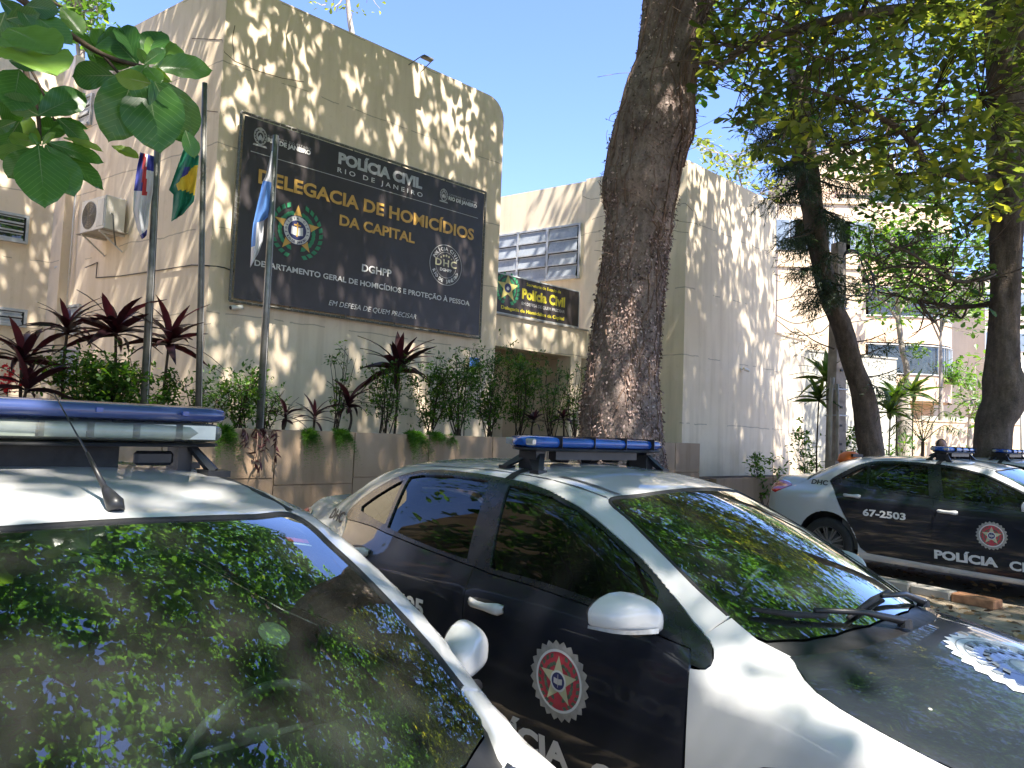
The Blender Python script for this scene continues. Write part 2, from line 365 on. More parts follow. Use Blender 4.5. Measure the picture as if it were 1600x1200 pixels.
class CarShape:
    """x forward from the front axle, y left, z up; F<0 inside the body"""
    def __init__(self, lift=0.0, wide=0.0, crown=.125, k=.10, narrow=0.0):
        L = lift; self.L = lift
        self.wide = wide; self.crown = crown; self.narrow = narrow; self.k = k
        self.T0 = pchip([-3.82,-3.72,-3.6,-3.4,-3.27,-3.18,-2.80,-2.58,-2.2,-1.75,-1.3,-1.05,-.95,-.05,-.035,.03,.1,.5,.75,.88,.97],
                        [1.02,1.115,1.145,1.150,1.158,1.205,1.388+L,1.440+L,1.468+L,1.480+L,1.460+L,1.425+L,1.403+L,.990,.983,.965,.955,.865,.780,.71,.60])
        self.P = pchip([.14,.2,.3,.45,.65,.82,.885,.93,1.0,1.1,1.2,1.3,1.41,1.55],
                       [.80,.835,.862,.880,.888,.890,.887,.872,.842,.800,.750,.692,.625,.53])
        self.dW = pchip([-3.85,-3.7,-3.4,-3.05,-2.7,-.1,.25,.5,.7,.85,.95],
                        [.26,.16,.062,.020,0,0,.016,.048,.105,.19,.30])
        self.dG = pchip([-3.3,-2.95,-2.6,-2.2,-1.15,-.44,0,.3],[.14,.085,.030,0,0,.046,.085,.10])
    def T0g(self, x):
        t = np.clip((np.asarray(x, float)+.95)/.90, 0, 1); za = 1.403+self.L; q = za+(.990-za)*t+.022*4*t*(1-t)
        return np.where((x > -.95) & (x < -.05), q, self.T0(x))
    def T(self, x, y):
        s = .30*y*y*np.tanh((x+1.85)/.45)
        hood = sstep(-.2,.2,x); tr = 1-sstep(-3.2,-2.9,x)
        c = self.crown*(1-hood)*(1-tr)+.075*hood+.07*tr
        return self.T0g(x+s)-c*y*y-.05*np.abs(y)**4*(hood+tr)
    def S(self, x, z):
        return self.P(z)-self.narrow*(1-sstep(.85,1.1,z))+self.wide*sstep(.9,1.2,z)-self.dW(x)-self.dG(x)*sstep(.93,1.06,z)
    def F(self, p):
        x, y, z = p[...,0], p[...,1], p[...,2]; ay = np.abs(y)
        a = (ay-self.S(x,z))*.9
        e = .01
        sl = (self.T(x+e,y)-self.T(x-e,y))/(2*e)
        b = (z-self.T(x,y))/np.sqrt(1+sl*sl)
        f = smax(a, b, self.k)
        fr = x-(.965-.16*ay**2-.10*np.clip(z-.45,0,9)**1.5-.25*np.clip(.35-z,0,9))
        re = -(x+3.74-.14*ay**2-.14*np.clip(z-.75,0,9)-.3*np.clip(.40-z,0,9))
        f = smax(f, fr, .10); f = smax(f, re, .10)
        return smax(f, .17-z, .05)
    def grad(self, p):
        g = np.zeros_like(p)
        for i in range(3):
            d = np.zeros(3); d[i] = 2e-3
            g[...,i] = (self.F(p+d)-self.F(p-d))/4e-3
        return g
    def newton(self, p, it=12):
        p = np.array(p, float)
        for _ in range(it):
            g = self.grad(p); f = self.F(p)
            p = p-(f/np.maximum((g*g).sum(-1), .2))[...,None]*g*.9
        return p
    def along(self, p, d, n=22, far=1.6):
        """march from p+far*d inwards along -d to the surface (bisection)"""
        p = np.array(p, float); d = np.broadcast_to(np.array(d, float), p.shape)
        N = 120; ts = np.linspace(far, -.2, N)
        lo = np.full(p.shape[:-1], far); hi = np.full(p.shape[:-1], -.2); found = np.zeros(p.shape[:-1], bool)
        prev = far
        for t in ts:
            ins = self.F(p+d*t) < 0
            new = ins & ~found
            hi = np.where(new, t, hi); lo = np.where(new, prev, lo); found |= ins; prev = t
        for _ in range(n):
            m = (lo+hi)/2; ins = self.F(p+d*m[...,None]) < 0
            hi = np.where(ins, m, hi); lo = np.where(ins, lo, m)
        return p+d*((lo+hi)/2)[...,None], found
# ================================================================ CARS
def inpoly(px, py, poly):
    poly = np.asarray(poly); x0, y0 = poly[:, 0], poly[:, 1]; x1, y1 = np.roll(x0, -1), np.roll(y0, -1)
    c = np.zeros(len(px), bool)
    for a, b, d, e in zip(x0, y0, x1, y1):
        if b == e: continue
        k = ((b > py) != (e > py)) & (px < (d-a)*(py-b)/(e-b)+a); c ^= k
    return c
def densify(P, step):
    out = []
    n = len(P)
    for i in range(n):
        a, b = np.array(P[i], float), np.array(P[(i+1) % n], float); k = max(1, int(np.ceil(np.linalg.norm(b-a)/step)))
        for j in range(k): out.append(a+(b-a)*j/k)
    return np.array(out)
def cdt(outer, holes, step, hx=None, hy=None):
    """triangulate a 2D region with an even inner grid"""
    hx = hx or step; hy = hy or step
    loops = [np.array(outer)]+[np.array(h) for h in holes]
    pts = np.concatenate(loops); edges = []; b = 0
    for L in loops:
        n = len(L); edges += [(b+i, b+(i+1) % n) for i in range(n)]; b += n
    x0, y0 = loops[0].min(0); x1, y1 = loops[0].max(0)
    gx, gy = np.meshgrid(np.arange(x0+hx/2, x1, hx), np.arange(y0+hy/2, y1, hy)); gx = gx+np.where(np.arange(gx.shape[0]) % 2, hx/2, 0)[:, None]
    gx, gy = gx.ravel(), gy.ravel(); k = inpoly(gx, gy, loops[0])
    for h in loops[1:]: k &= ~inpoly(gx, gy, h)
    gx, gy = gx[k], gy[k]
    d = np.full(len(gx), 9.)
    for q in pts: d = np.minimum(d, ((gx-q[0])/hx)**2+((gy-q[1])/hy)**2)
    k = d > .42; allp = np.concatenate([pts, np.stack([gx[k], gy[k]], 1)])
    r = geometry.delaunay_2d_cdt([Vector(q) for q in allp], edges, [], 0, 1e-6)
    V = np.array([tuple(v) for v in r[0]]); T = np.array([f for f in r[2] if len(f) == 3])
    c = V[T].mean(1); k = inpoly(c[:, 0], c[:, 1], loops[0])
    for h in loops[1:]: k &= ~inpoly(c[:, 0], c[:, 1], h)
    e1, e2 = V[T[:, 1]]-V[T[:, 0]], V[T[:, 2]]-V[T[:, 0]]; k &= np.abs(e1[:, 0]*e2[:, 1]-e1[:, 1]*e2[:, 0]) > 6e-6   # no slivers on the outline
    return V, T[k]
Z0 = .66
AX = 1.35                                   # the thing's origin lies between the axles
class Car:
    def __init__(s, shape): s.c = shape
    def side(s, pts, sgn=-1):
        p = np.array([(x, 0, z) for x, z in pts]); q, f = s.c.along(p, (0, sgn, 0), far=1.3); return q
    def top(s, pts):
        p = np.array([(x, y, .8) for x, y in pts]); q, f = s.c.along(p, (0, 0, 1), far=1.0); return q
    def th(s, q): return np.stack([q[:, 0], np.mod(np.arctan2(q[:, 2]-Z0, q[:, 1])+PI/2, 2*PI)-PI/2], 1)     # unrolled (x, angle)
    def surf(s, uv, off=0.):
        p = np.stack([uv[:, 0], np.zeros(len(uv)), np.full(len(uv), Z0)], 1)
        d = np.stack([np.zeros(len(uv)), np.cos(uv[:, 1]), np.sin(uv[:, 1])], 1)
        q, f = s.c.along(p, d, far=1.25); n = s.c.grad(q); n /= np.linalg.norm(n, axis=1)[:, None]
        return q+n*off, n
    def panel(s, name, mat, parent, loop, holes=(), off=0., step=.045, rim=.016, gap=.0030, minor=None):
        """loop and holes: 3D points on the body; filled on the true surface"""
        uv = densify(minor(s.th(loop)) if minor else s.th(loop), .03)
        hs = [densify(s.th(h), .03) for h in holes]
        V2, T = cdt(uv, hs, step, step, step/.8)
        q, n = s.surf(V2, off)
        # orient
        e1, e2 = V2[T[:, 1]]-V2[T[:, 0]], V2[T[:, 2]]-V2[T[:, 0]]; neg = (e1[:, 0]*e2[:, 1]-e1[:, 1]*e2[:, 0]) < 0; T[neg] = T[neg][:, ::-1]
        a = np.cross(q[T[:, 1]]-q[T[:, 0]], q[T[:, 2]]-q[T[:, 0]])
        if (a*n[T[:, 0]]).sum() < 0: T = T[:, ::-1].copy()
        # boundary edges
        ec = {}
        for t in T:
            for i in range(3):
                e = (t[i], t[(i+1) % 3]); k = (min(e), max(e)); ec.setdefault(k, []).append((e, t))
        be = [v[0] for v in ec.values() if len(v) == 1]
        if gap:
            acc = np.zeros_like(q); cnt = np.zeros(len(q))
            for e, t in be:
                dirv = q[e[1]]-q[e[0]]; nn = np.cross(n[e[0]], dirv); nn /= max(np.linalg.norm(nn), 1e-9)
                acc[e[0]] += nn; acc[e[1]] += nn; cnt[e[0]] += 1; cnt[e[1]] += 1
            k = cnt > 0; acc[k] /= np.maximum(np.linalg.norm(acc[k], axis=1), 1e-6)[:, None]; q = q+acc*gap
        F3 = [tuple(t) for t in T]; nv = n
        if rim:
            bv = sorted({i for e, t in be for i in e}); mp = {b: len(q)+i for i, b in enumerate(bv)}
            q = np.concatenate([q, q[bv]-n[bv]*rim]); nv = np.concatenate([n, n[bv]])
            F3 += [(e[1], e[0], mp[e[0]], mp[e[1]]) for e, t in be]
        q = q+np.array([AX, 0, 0])
        return mesh(name, q, F3, mat, parent, True, normals=nv)
    def decal(s, name, mat, parent, V, Fc, sgn=-1, off=.0025, mode='side'):
        """flat shape in (x, z) for the side or (x, y) for the top, laid on the body"""
        V = np.asarray(V, float)
        if mode == 'side': q = s.side([(a, b) for a, b in V], sgn)
        else: q = s.top([(a, b) for a, b in V])
        n = s.c.grad(q); n /= np.linalg.norm(n, axis=1)[:, None]
        return mesh(name, q+n*off+np.array([AX, 0, 0]), Fc, mat, parent, True)
def text_mesh(s, bold=.02, spacing=1.0, shear=0., align='LEFT', res=3):
    cu = bpy.data.curves.new('t', 'FONT'); cu.body = s; cu.size = 1; cu.offset = bold; cu.space_character = spacing; cu.shear = shear; cu.resolution_u = res
    o = bpy.data.objects.new('t', cu); COL.objects.link(o); bpy.context.view_layer.update()
    me = bpy.data.meshes.new_from_object(o.evaluated_get(bpy.context.evaluated_depsgraph_get()))
    V = np.array([tuple(v.co)[:2] for v in me.vertices]); Fc = [tuple(p.vertices) for p in me.polygons]
    bpy.data.objects.remove(o); bpy.data.curves.remove(cu); bpy.data.meshes.remove(me)
    return V, Fc
def fit_text(s, x0, x1, z0, cap, **k):
    """text whose ink runs from x0 to x1, baseline z0, capital height cap"""
    V, Fc = text_mesh(s, **k); V = V.copy()
    H, _ = text_mesh('H', **{**k, 'shear': 0.}); b0, ch = H[:, 1].min(), H[:, 1].max()-H[:, 1].min()
    w0, w1 = V[:, 0].min(), V[:, 0].max()
    V[:, 0] = x0+(V[:, 0]-w0)/(w1-w0)*(x1-x0); V[:, 1] = z0+(V[:, 1]-b0)*cap/ch
    return V, Fc
def disc(cx, cy, r0, r1, n=48, sx=1., ser=0., serr=0):
    """ring (or disc when r0=0); ser = depth of a serrated edge with serr teeth"""
    V = []; Fc = []
    for k in range(n):
        t = 2*PI*k/n; V.append((cx+r0*sx*math.cos(t), cy+r0*math.sin(t)))
    for k in range(n):
        t = 2*PI*k/n; rr = r1-(ser*abs(((k*serr/n) % 1)-.5)*2 if serr else 0); V.append((cx+rr*sx*math.cos(t), cy+rr*math.sin(t)))
    for k in range(n):
        j = (k+1) % n; Fc.append((k, j, n+j, n+k))
    return V, Fc
def star(cx, cy, r, ri=.42, sx=1., rot=0.):
    V = [(cx, cy)]+[(cx+sx*(r if k % 2 == 0 else r*ri)*math.sin(rot+PI*k/5), cy+(r if k % 2 == 0 else r*ri)*math.cos(rot+PI*k/5)) for k in range(10)]
    return V, [(0, 1+(k+1) % 10, 1+k) for k in range(10)]
def wreath(cx, cy, r, n=9, sz=.2, sx=1.):
    V = []; Fc = []
    for s in (-1, 1):
        for k in range(n):
            for side in (-1, 1):
                a = -PI/2+s*(.25+(PI-.75)*k/(n-1)); px, py = cx+sx*r*math.cos(a), cy+r*math.sin(a)
                d = a+s*PI/2+side*s*-.55; c, q = math.cos(d), math.sin(d); L = r*sz*1.25; W = r*sz*.42
                px += .10*r*side*math.cos(a)*sx; py += .10*r*side*math.sin(a)
                b = len(V); V += [(px, py), (px+sx*(c*L*.5-q*W), py+q*L*.5+c*W), (px+sx*c*L, py+q*L), (px+sx*(c*L*.5+q*W), py+q*L*.5-c*W)]; Fc.append((b, b+1, b+2, b+3))
    return V, Fc
def arc_text(s, cx, cy, r, a0, a1, h, inward=False, sx=1.):
    """letters set one by one around a circle from angle a0 to a1"""
    V = []; Fc = []; n = len(s)
    for i, ch in enumerate(s):
        if ch == ' ': continue
        v, f = text_mesh(ch, bold=.03, res=1); v = v.copy(); v -= [(v[:, 0].max()+v[:, 0].min())/2, 0]; v *= h/.7
        a = a0+(a1-a0)*(i+.5)/n; rot = a-PI/2 if not inward else a+PI/2
        c, q = math.cos(rot), math.sin(rot); b = len(V)
        V += [(cx+sx*(r*math.cos(a)+x*c-y*q), cy+r*math.sin(a)+x*q+y*c) for x, y in v]; Fc += [tuple(j+b for j in t) for t in f]
    return V, Fc
class Flat:
    def __init__(s): s.V = []; s.F = []
    def add(s, VF):
        b = len(s.V); s.V += [tuple(v) for v in VF[0]]; s.F += [tuple(i+b for i in f) for f in VF[1]]; return s
def superbar(mb, L, W, z0, z1, n=9, taper=.25, bow=0., x0=0.):
    """long rounded bar across the car (length L along y, width W along x)"""
    ys = np.array([-.5, -.492, -.47, -.43, -.37, -.25, 0, .25, .37, .43, .47, .492, .5])*L
    prof = []
    for y in ys:
        t = abs(y)/(L/2); e = (1-t**9); ww = W/2*(.62+.38*(1-t**4))*(1 if e > .3 else .45+e); xc = x0-bow*t*t
        zz = .5*(z0+z1); hh = (z1-z0)/2*(1 if t < .93 else (1-t)*6+.55)
        ring = []
        for k in range(16):
            a = 2*PI*k/16; ca, sa = math.cos(a), math.sin(a)
            ring.append((xc+ww*math.copysign(abs(ca)**.55, ca), y, zz+hh*math.copysign(abs(sa)**.6, sa)))
        prof.append(ring)
    V = [v for r in prof for v in r]; m = 16
    Fc = [(i*m+k, i*m+m+k, i*m+m+(k+1) % m, i*m+(k+1) % m) for i in range(len(prof)-1) for k in range(m)]
    Fc += [tuple(range(m)), tuple(range(len(V)-1, len(V)-m-1, -1))]
    mb.add(V, Fc); return mb
# outlines measured on the saloon: (x, z) on the side, (x, y) from above
FTIP = [(-.384, .878), (-.352, .874), (-.331, .878), (-.319, .891), (-.320, .911), (-.334, .936), (-.356, .955)]
FRAME = FTIP+[(-.382, .970), (-.447, 1.003), (-.48, 1.023), (-.637, 1.119), (-.711, 1.161), (-.835, 1.219), (-.984, 1.283),
         (-1.091, 1.322), (-1.309, 1.374), (-1.47, 1.395), (-1.643, 1.405), (-1.847, 1.411), (-2.122, 1.408), (-2.29, 1.394), (-2.40, 1.368), (-2.483, 1.336), (-2.577, 1.285), (-2.70, 1.205),
         (-2.79, 1.140), (-2.815, 1.105), (-2.78, 1.075), (-2.62, 1.080), (-2.46, 1.078), (-2.30, 1.064), (-1.95, 1.036), (-1.60, 1.012), (-1.556, 1.010), (-1.44, 1.000), (-1.20, .995), (-.85, .975), (-.55, .945), (-.40, .925)]
GF = [(-1.555, 1.372), (-1.44, 1.368), (-1.259, 1.346), (-1.069, 1.300), (-.917, 1.240), (-.795, 1.184), (-.655, 1.112), (-.60, 1.066), (-.585, 1.005), (-.85, 1.004), (-1.05, 1.018), (-1.22, 1.024), (-1.42, 1.024), (-1.455, 1.030)]
GR = [(-2.335, 1.352), (-2.233, 1.370), (-2.0, 1.384), (-1.72, 1.382), (-1.69, 1.36), (-1.618, 1.037), (-1.80, 1.046), (-2.10, 1.072), (-2.30, 1.094)]
GQ = [(-2.375, 1.330), (-2.45, 1.292), (-2.56, 1.228), (-2.66, 1.160), (-2.645, 1.140), (-2.50, 1.122), (-2.335, 1.104)]
BELT_F = [(-1.556, 1.010), (-1.44, 1.000), (-1.20, .995), (-.85, .975), (-.55, .945), (-.40, .925), (-.384, .878)]
BELT_R = [(-2.78, 1.075), (-2.62, 1.080), (-2.46, 1.078), (-2.30, 1.064), (-1.95, 1.036), (-1.60, 1.012), (-1.556, 1.010)]
REARCUT = [(-2.78, 1.075), (-2.704, .985), (-2.613, .811), (-2.515, .633), (-2.421, .458), (-2.365, .337), (-2.288, .285)]
def arc(cx, cz, r, a0, a1, n=14): return [(cx+r*math.cos(math.radians(a0+(a1-a0)*i/n)), cz+r*math.sin(math.radians(a0+(a1-a0)*i/n))) for i in range(n+1)]
WS_SIDE = [(-1.03, .552), (-.87, .595), (-.72, .632), (-.507, .674), (-.36, .688), (-.27, .683)]
WS_BOT = [(-.225, .655), (-.15, .53), (-.10, .40), (-.06, .2), (-.05, 0)]
HOOD_EDGE = [(-.150, .655), (-.07, .53), (-.005, .40), (.030, .2), (.038, 0)]
HOODCUT = [(-.142, .645), (-.10, .69), (-.055, .735), (.0, .770), (.08, .791), (.2, .797), (.35, .787), (.5, .755), (.64, .70), (.74, .635), (.80, .56)]
def curve0(P, k):
    P = np.concatenate([[2*P[0]-P[1]], P, [2*P[-1]-P[-2]]]); out = []
    for i in range(len(P)-3):
        for t in np.linspace(0, 1, k, endpoint=False):
            a, b, c, d = P[i:i+4]; out.append(.5*((2*b)+(-a+c)*t+(2*a-5*b+4*c-d)*t*t+(-a+3*b-3*c+d)*t**3))
    out.append(P[-2]); return np.array(out)
def mir(p): return [(x, -y) for x, y in p][::-1]
def make_car(name, label, shape, opts, group):
    root = thing(name, label, 'police car', group=group)
    C = Car(shape)
    lift = opts.get('lift', 0.)
    front, rear = .80, -3.50
    for sg in (-1, 1):
        sd_ = lambda pts: C.side(pts, sg)
        tp_ = lambda pts: C.top([(x, sg*abs(y)) for x, y in pts])
        frame = sd_(FRAME)
        fr_o = C.panel('window_frame', M['satin'], root, frame, [sd_(GF), sd_(GR), sd_(GQ)], off=.001, rim=.02)
        C.panel('window', M['tinted'], root, sd_(GF), off=-.009, rim=0, gap=-.004)
        C.panel('window', M['tinted2'] if 'tinted2' in M else M['tinted'], root, sd_(GR), off=-.009, rim=0, gap=-.004)
        C.panel('quarter_window', M['tinted'], root, sd_(GQ), off=-.009, rim=0, gap=-.004)
        dm = M[opts.get('door', 'navy')]
        low = [(-1.556, .262), (-.40, .242), (-.40, .536), (-.384, .878)]
        fd = C.panel('front_door', dm, root, sd_(BELT_F[::-1]+[(-1.558, .9), low[0], low[1], low[2]]))
        rd = C.panel('rear_door', dm, root, sd_(REARCUT+[(-1.556, .262), (-1.558, .9)]+BELT_R[::-1][:-1]))
        # belt moulding along the foot of the windows
        # white shell: pillar, roof rail, rear quarter and sill in one pressing
        a_top = tp_(WS_SIDE[:5])
        a_loop = np.concatenate([tp_([(-.353, .681)]), a_top[::-1], tp_([(-1.4, .556), (-1.8, .560), (-2.2, .556), (-2.57, .535), (-2.70, .545), (-2.9, .567), (-3.10, .605), (-3.16, .64), (-3.3, .665), (rear, .665)]),
            sd_([(rear, .95), (rear, .6), (rear, .30), (-3.2, .26)]), sd_(arc(-2.775, .345, .385, 190, -12, 18)), sd_([(-2.36, .20), (-1.5, .185), (-.39, .18), (-.395, .238), (-1.556, .258), (-2.285, .281)]),
            sd_(REARCUT[::-1][1:-1]), sd_(FRAME[7:27][::-1])])
        C.panel('body_side', M['white'], root, a_loop)
        f_loop = np.concatenate([sd_([(-.380, .968)]), tp_([(-.348, .684), (-.25, .682)]), tp_(HOODCUT), sd_([(front, .55), (front, .30), (.42, .24)]), sd_(arc(.02, .315, .348, -12, 190, 18)),
            sd_([(-.395, .25), (-.393, .536), (-.384, .870)]+FTIP[1:])])
        C.panel('fender', M['white'], root, f_loop)
        # handles
        for hx, hz in ((-1.395, .878), (-2.47, .955)):
            mb = MB(); q = C.side([(hx+d, hz) for d in (-.115, -.10, -.07, -.03, .02, .06, .085, .10)], sg)[:, 1]
            xs = [hx+d for d in (-.115, -.10, -.07, -.03, .02, .06, .085, .10)]; of = [.004, .026, .040, .046, .046, .040, .030, .004]; hh = [.010, .019, .021, .018, .018, .024, .026, .016]
            V = []
            for x, y, o_, h_ in zip(xs, q, of, hh):
                for k in range(8):
                    t = 2*PI*k/8; V.append((x+AX, y+sg*(o_-.009+.013*math.cos(t)), hz+h_*math.sin(t)))
            Fc = [(i*8+k, i*8+(k+1) % 8, i*8+8+(k+1) % 8, i*8+8+k) for i in range(7) for k in range(8)]+[tuple(range(8)), tuple(range(63, 55, -1))]
            h = mb.add(V, Fc).build('door_handle', M['white'], fd if hx > -2 else rd, True)
            cup = MB(); base = C.side([(hx+.1*math.cos(t), hz-.004+.026*math.sin(t)) for t in np.linspace(0, 2*PI, 17)[:-1]], sg)
            # finger hollow behind the handle
            gq = C.c.grad(base); gq /= np.linalg.norm(gq, axis=1)[:, None]
            cup.add(base+gq*.0012+[AX, 0, 0], [tuple(range(16)) if sg < 0 else tuple(range(15, -1, -1))]).build('handle_recess', M['black'], fd if hx > -2 else rd)
        # door mirror
        my = C.side([(-.60, 1.0)], sg)[0][1]; mw = opts.get('mirw', .235) if not (sg > 0 and opts.get('fold')) else .05; fo = .055 if mw > .1 else -.01
        V = []; nu, nv = 13, 20
        for i in range(nu):
            ph = (i/(nu-1))*PI/2
            for k in range(nv):
                t = 2*PI*k/nv; ct, st = math.cos(t), math.sin(t)
                pw = opts.get('box', .62); yy = math.copysign(abs(ct)**(.62 if st < 0 else .85), ct)*math.sin(ph)**pw; zz = math.copysign(abs(st)**(.42 if st < 0 else .85), st)*math.sin(ph)**pw
                up = opts.get('mirh', .080) if st > 0 else .058*opts.get('mirh', .080)/.080
                ow = max(0, yy*1.0); V.append((opts.get('mirx', -.60)+AX+.115*math.cos(ph)-.045*yy, my+sg*(fo+mw/2+yy*mw/2), 1.016+zz*up*(1-.42*ow*ow*(1 if st > 0 else .3))+.010*yy))
        Fc = [(i*nv+k, i*nv+(k+1) % nv, i*nv+nv+(k+1) % nv, i*nv+nv+k) for i in range(nu-1) for k in range(nv)]
        if sg > 0: Fc = [f[::-1] for f in Fc]
        cenz = [(sum(V[j][2] for j in f)/4) for f in Fc]
        up_f = [f for f, z in zip(Fc, cenz) if z > .972]; lo_f = [f for f, z in zip(Fc, cenz) if z <= .972]
        mi = mesh('door_mirror', V, up_f, M['white'], root, True)
        mesh('mirror_base', V, lo_f, M['black'], mi, True)
        rim = V[-nv:]; mesh('mirror_glass', [((v[0]+.012), v[1], v[2]) for v in rim], [tuple(range(nv))], M['chrome'], mi)
        mesh('mirror_rim', rim+[((v[0]-.014), v[1]+(my+sg*(fo+mw/2)-v[1])*.08, v[2]+(1.018-v[2])*.08) for v in rim]+[((v[0]+.012), v[1]+(my+sg*(fo+mw/2)-v[1])*.08, v[2]+(1.018-v[2])*.08) for v in rim],
             [(a_*nv+k, a_*nv+(k+1) % nv, a_*nv+nv+(k+1) % nv, a_*nv+nv+k) for a_ in (0, 1) for k in range(nv)], M['black'], mi, True)
        MB().tube([(-.56+AX, my-sg*.02, .972), (-.56+AX, my+sg*.035, .962), (-.575+AX, my+sg*.12, .955)], [.040, .028, .018], 10).build('mirror_arm', M['black'], mi, True)
        if mw > .1 and opts.get('lamp', True):
            ys_ = np.linspace(.30, 1.0, 8); Vl = []
            for yv in ys_:
                y_ = my+sg*(fo+mw/2+(yv*2-1)*mw/2*1.01); x_ = opts.get('mirx', -.60)+AX+.115*math.sqrt(max(0, 1-abs(yv*2-1)**3.2))-.045*(yv*2-1)+.004
                Vl += [(x_, y_, .995-.006*yv), (x_-.002, y_, .974+.012*(yv-.3)*.4)]
            mesh('indicator_lamp', Vl, [(2*i, 2*i+2, 2*i+3, 2*i+1) if sg > 0 else (2*i, 2*i+1, 2*i+3, 2*i+2) for i in range(7)], M['lampglass'], mi, True)
        # lamps at the corners
        tl = sd_([(-3.32, 1.005), (-3.40, 1.045), (-3.50, 1.055), (-3.60, 1.040), (-3.645, .985), (-3.62, .915), (-3.52, .895), (-3.43, .94)])
        C.panel('tail_light', M['redglass'], root, tl, off=.006, step=.03, rim=.01)
        C.panel('tail_light_strip', M['chrome'], root, sd_([(-3.33, 1.012), (-3.41, 1.05), (-3.50, 1.062), (-3.50, 1.045), (-3.41, 1.032)]), off=.010, step=.03, rim=.006)
        hl = C.c.newton(np.array([(.40, sg*.80, .765), (.60, sg*.74, .75), (.78, sg*.60, .69), (.80, sg*.60, .60), (.62, sg*.76, .63), (.46, sg*.82, .70)]))
        C.panel('headlight', M['lampglass'], root, hl, off=.004, step=.03, rim=.01)
        # door paint marks
        if opts.get('marks', True):
            sx = -sg
            cx, cz = -.965, .672
            def flip(VF): return ([(cx*0+a, b) for a, b in VF[0]], VF[1])
            e = Flat().add(disc(cx, cz, .118, .155, 96, 1, .016, 24)); C.decal('door_emblem', M['silver'], fd, e.V, e.F, sg, .002)
            C.decal('emblem_field', M['red'], fd, *disc(cx, cz, .0, .112, 40), sgn=sg, off=.002)
            C.decal('emblem_ring', M['lettering_white'], fd, *disc(cx, cz, .110, .120, 48), sgn=sg, off=.003)
            tag(C.decal('emblem_wreath', M['emblemgreen'], fd, *wreath(cx, cz-.004, .084, 10, .26), sgn=sg, off=.003), kind='stuff')
            C.decal('emblem_star', M['paleyellow'], fd, *star(cx, cz, .098), sgn=sg, off=.0042)
            C.decal('emblem_disc', M['lettering_white'], fd, *disc(cx, cz, .0, .041, 28), sgn=sg, off=.0052)
            C.decal('emblem_centre', M['blueprint'], fd, *disc(cx, cz, .0, .033, 28), sgn=sg, off=.006)
            C.decal('emblem_book', M['lettering_grey'], fd, [(cx-.022, cz-.010), (cx-.002, cz-.014), (cx-.002, cz+.008), (cx-.022, cz+.012), (cx+.002, cz-.014), (cx+.022, cz-.010), (cx+.022, cz+.012), (cx+.002, cz+.008), (cx-.0015, cz-.025), (cx+.0015, cz-.025), (cx+.0015, cz+.026), (cx-.0015, cz+.026)], [(0, 1, 2, 3), (4, 5, 6, 7), (8, 9, 10, 11)], sgn=sg, off=.0068)
            def word(nm, txt, xa, xb, z, cap, mat, par, **k):
                V_, F_ = fit_text(txt, 0, 1, z, cap, **k)
                V_ = np.array([(xa+(xb-xa)*(v[0]), v[1]) if sg < 0 else (xb-(xb-xa)*v[0], v[1]) for v in V_])
                C.decal(nm, mat, par, V_, F_, sg, .003)
            word('lettering', 'POLÍCIA', -1.535, -.905, .338, .10, M['lettering_white'], fd, bold=.05)
            word('lettering', 'CIVIL', -.80, -.43, .330, .10, M['lettering_white'], fd, bold=.035)
            word('lettering', opts['number'], -2.33, -1.84, .730, .082, M['lettering_white'], rd, bold=.035)
            word('lettering', 'DHC', -3.07, -2.83, 1.045, .062, M['lettering_black'], root, bold=.03)
    # ---- panels across the car
    tp = C.top
    roof = C.panel('roof', M['white'], root, np.concatenate([tp([(-1.03, .549), (-.985, .40), (-.955, .2), (-.947, 0), (-.955, -.2), (-.985, -.40), (-1.03, -.549)]), tp([(-1.4, -.553), (-1.8, -.557), (-2.2, -.553), (-2.57, -.532)]),
        tp([(-2.61, -.3), (-2.63, 0), (-2.61, .3), (-2.57, .532), (-2.2, .553), (-1.8, .557), (-1.4, .553)])]))
    wsl = np.concatenate([tp(WS_SIDE), tp(WS_BOT), tp(mir(WS_BOT)[1:]), tp(mir(WS_SIDE)), tp([(-.985, -.40), (-.955, -.2), (-.947, 0), (-.955, .2), (-.985, .40)])])
    C.panel('windscreen', M['windshield'], root, wsl, off=-.004, rim=0)
    # black ceramic band round the glass
    inner = np.concatenate([tp([(-.985, .515), (-.84, .553), (-.70, .588), (-.507, .628), (-.42, .628), (-.37, .56), (-.30, .42), (-.27, .2), (-.265, 0)]), tp([(-.27, -.2), (-.30, -.42), (-.37, -.56), (-.42, -.628), (-.507, -.628), (-.70, -.588), (-.84, -.553), (-.985, -.515), (-.945, -.36), (-.915, -.1), (-.915, .1), (-.945, .36)])])
    C.panel('windscreen_band', M['band'], root, wsl, [inner], off=-.0065, rim=0)
    cwl = np.concatenate([tp([(-.27, .683)]+WS_BOT), tp(mir(WS_BOT)[1:]+[(-.27, -.683)]), tp([(-.24, -.684)]), tp(mir(HOOD_EDGE)[::-1][0:0]+[(x, -y) for x, y in HOOD_EDGE]), tp(HOOD_EDGE[::-1][1:]), tp([(-.24, .684)])])
    C.panel('cowl', M['black'], root, cwl, off=-.012, rim=0)
    hood = np.concatenate([tp(HOOD_EDGE[:1]), tp([(x, y) for x, y in HOODCUT[1:]]), tp([(.80, 0.3), (.80, -.3)]), tp(mir(HOODCUT)[:-1]), tp([(x, -y) for x, y in HOOD_EDGE]), tp(HOOD_EDGE[::-1][1:-1])])
    hd = C.panel('hood', M['navyhood'], root, hood)
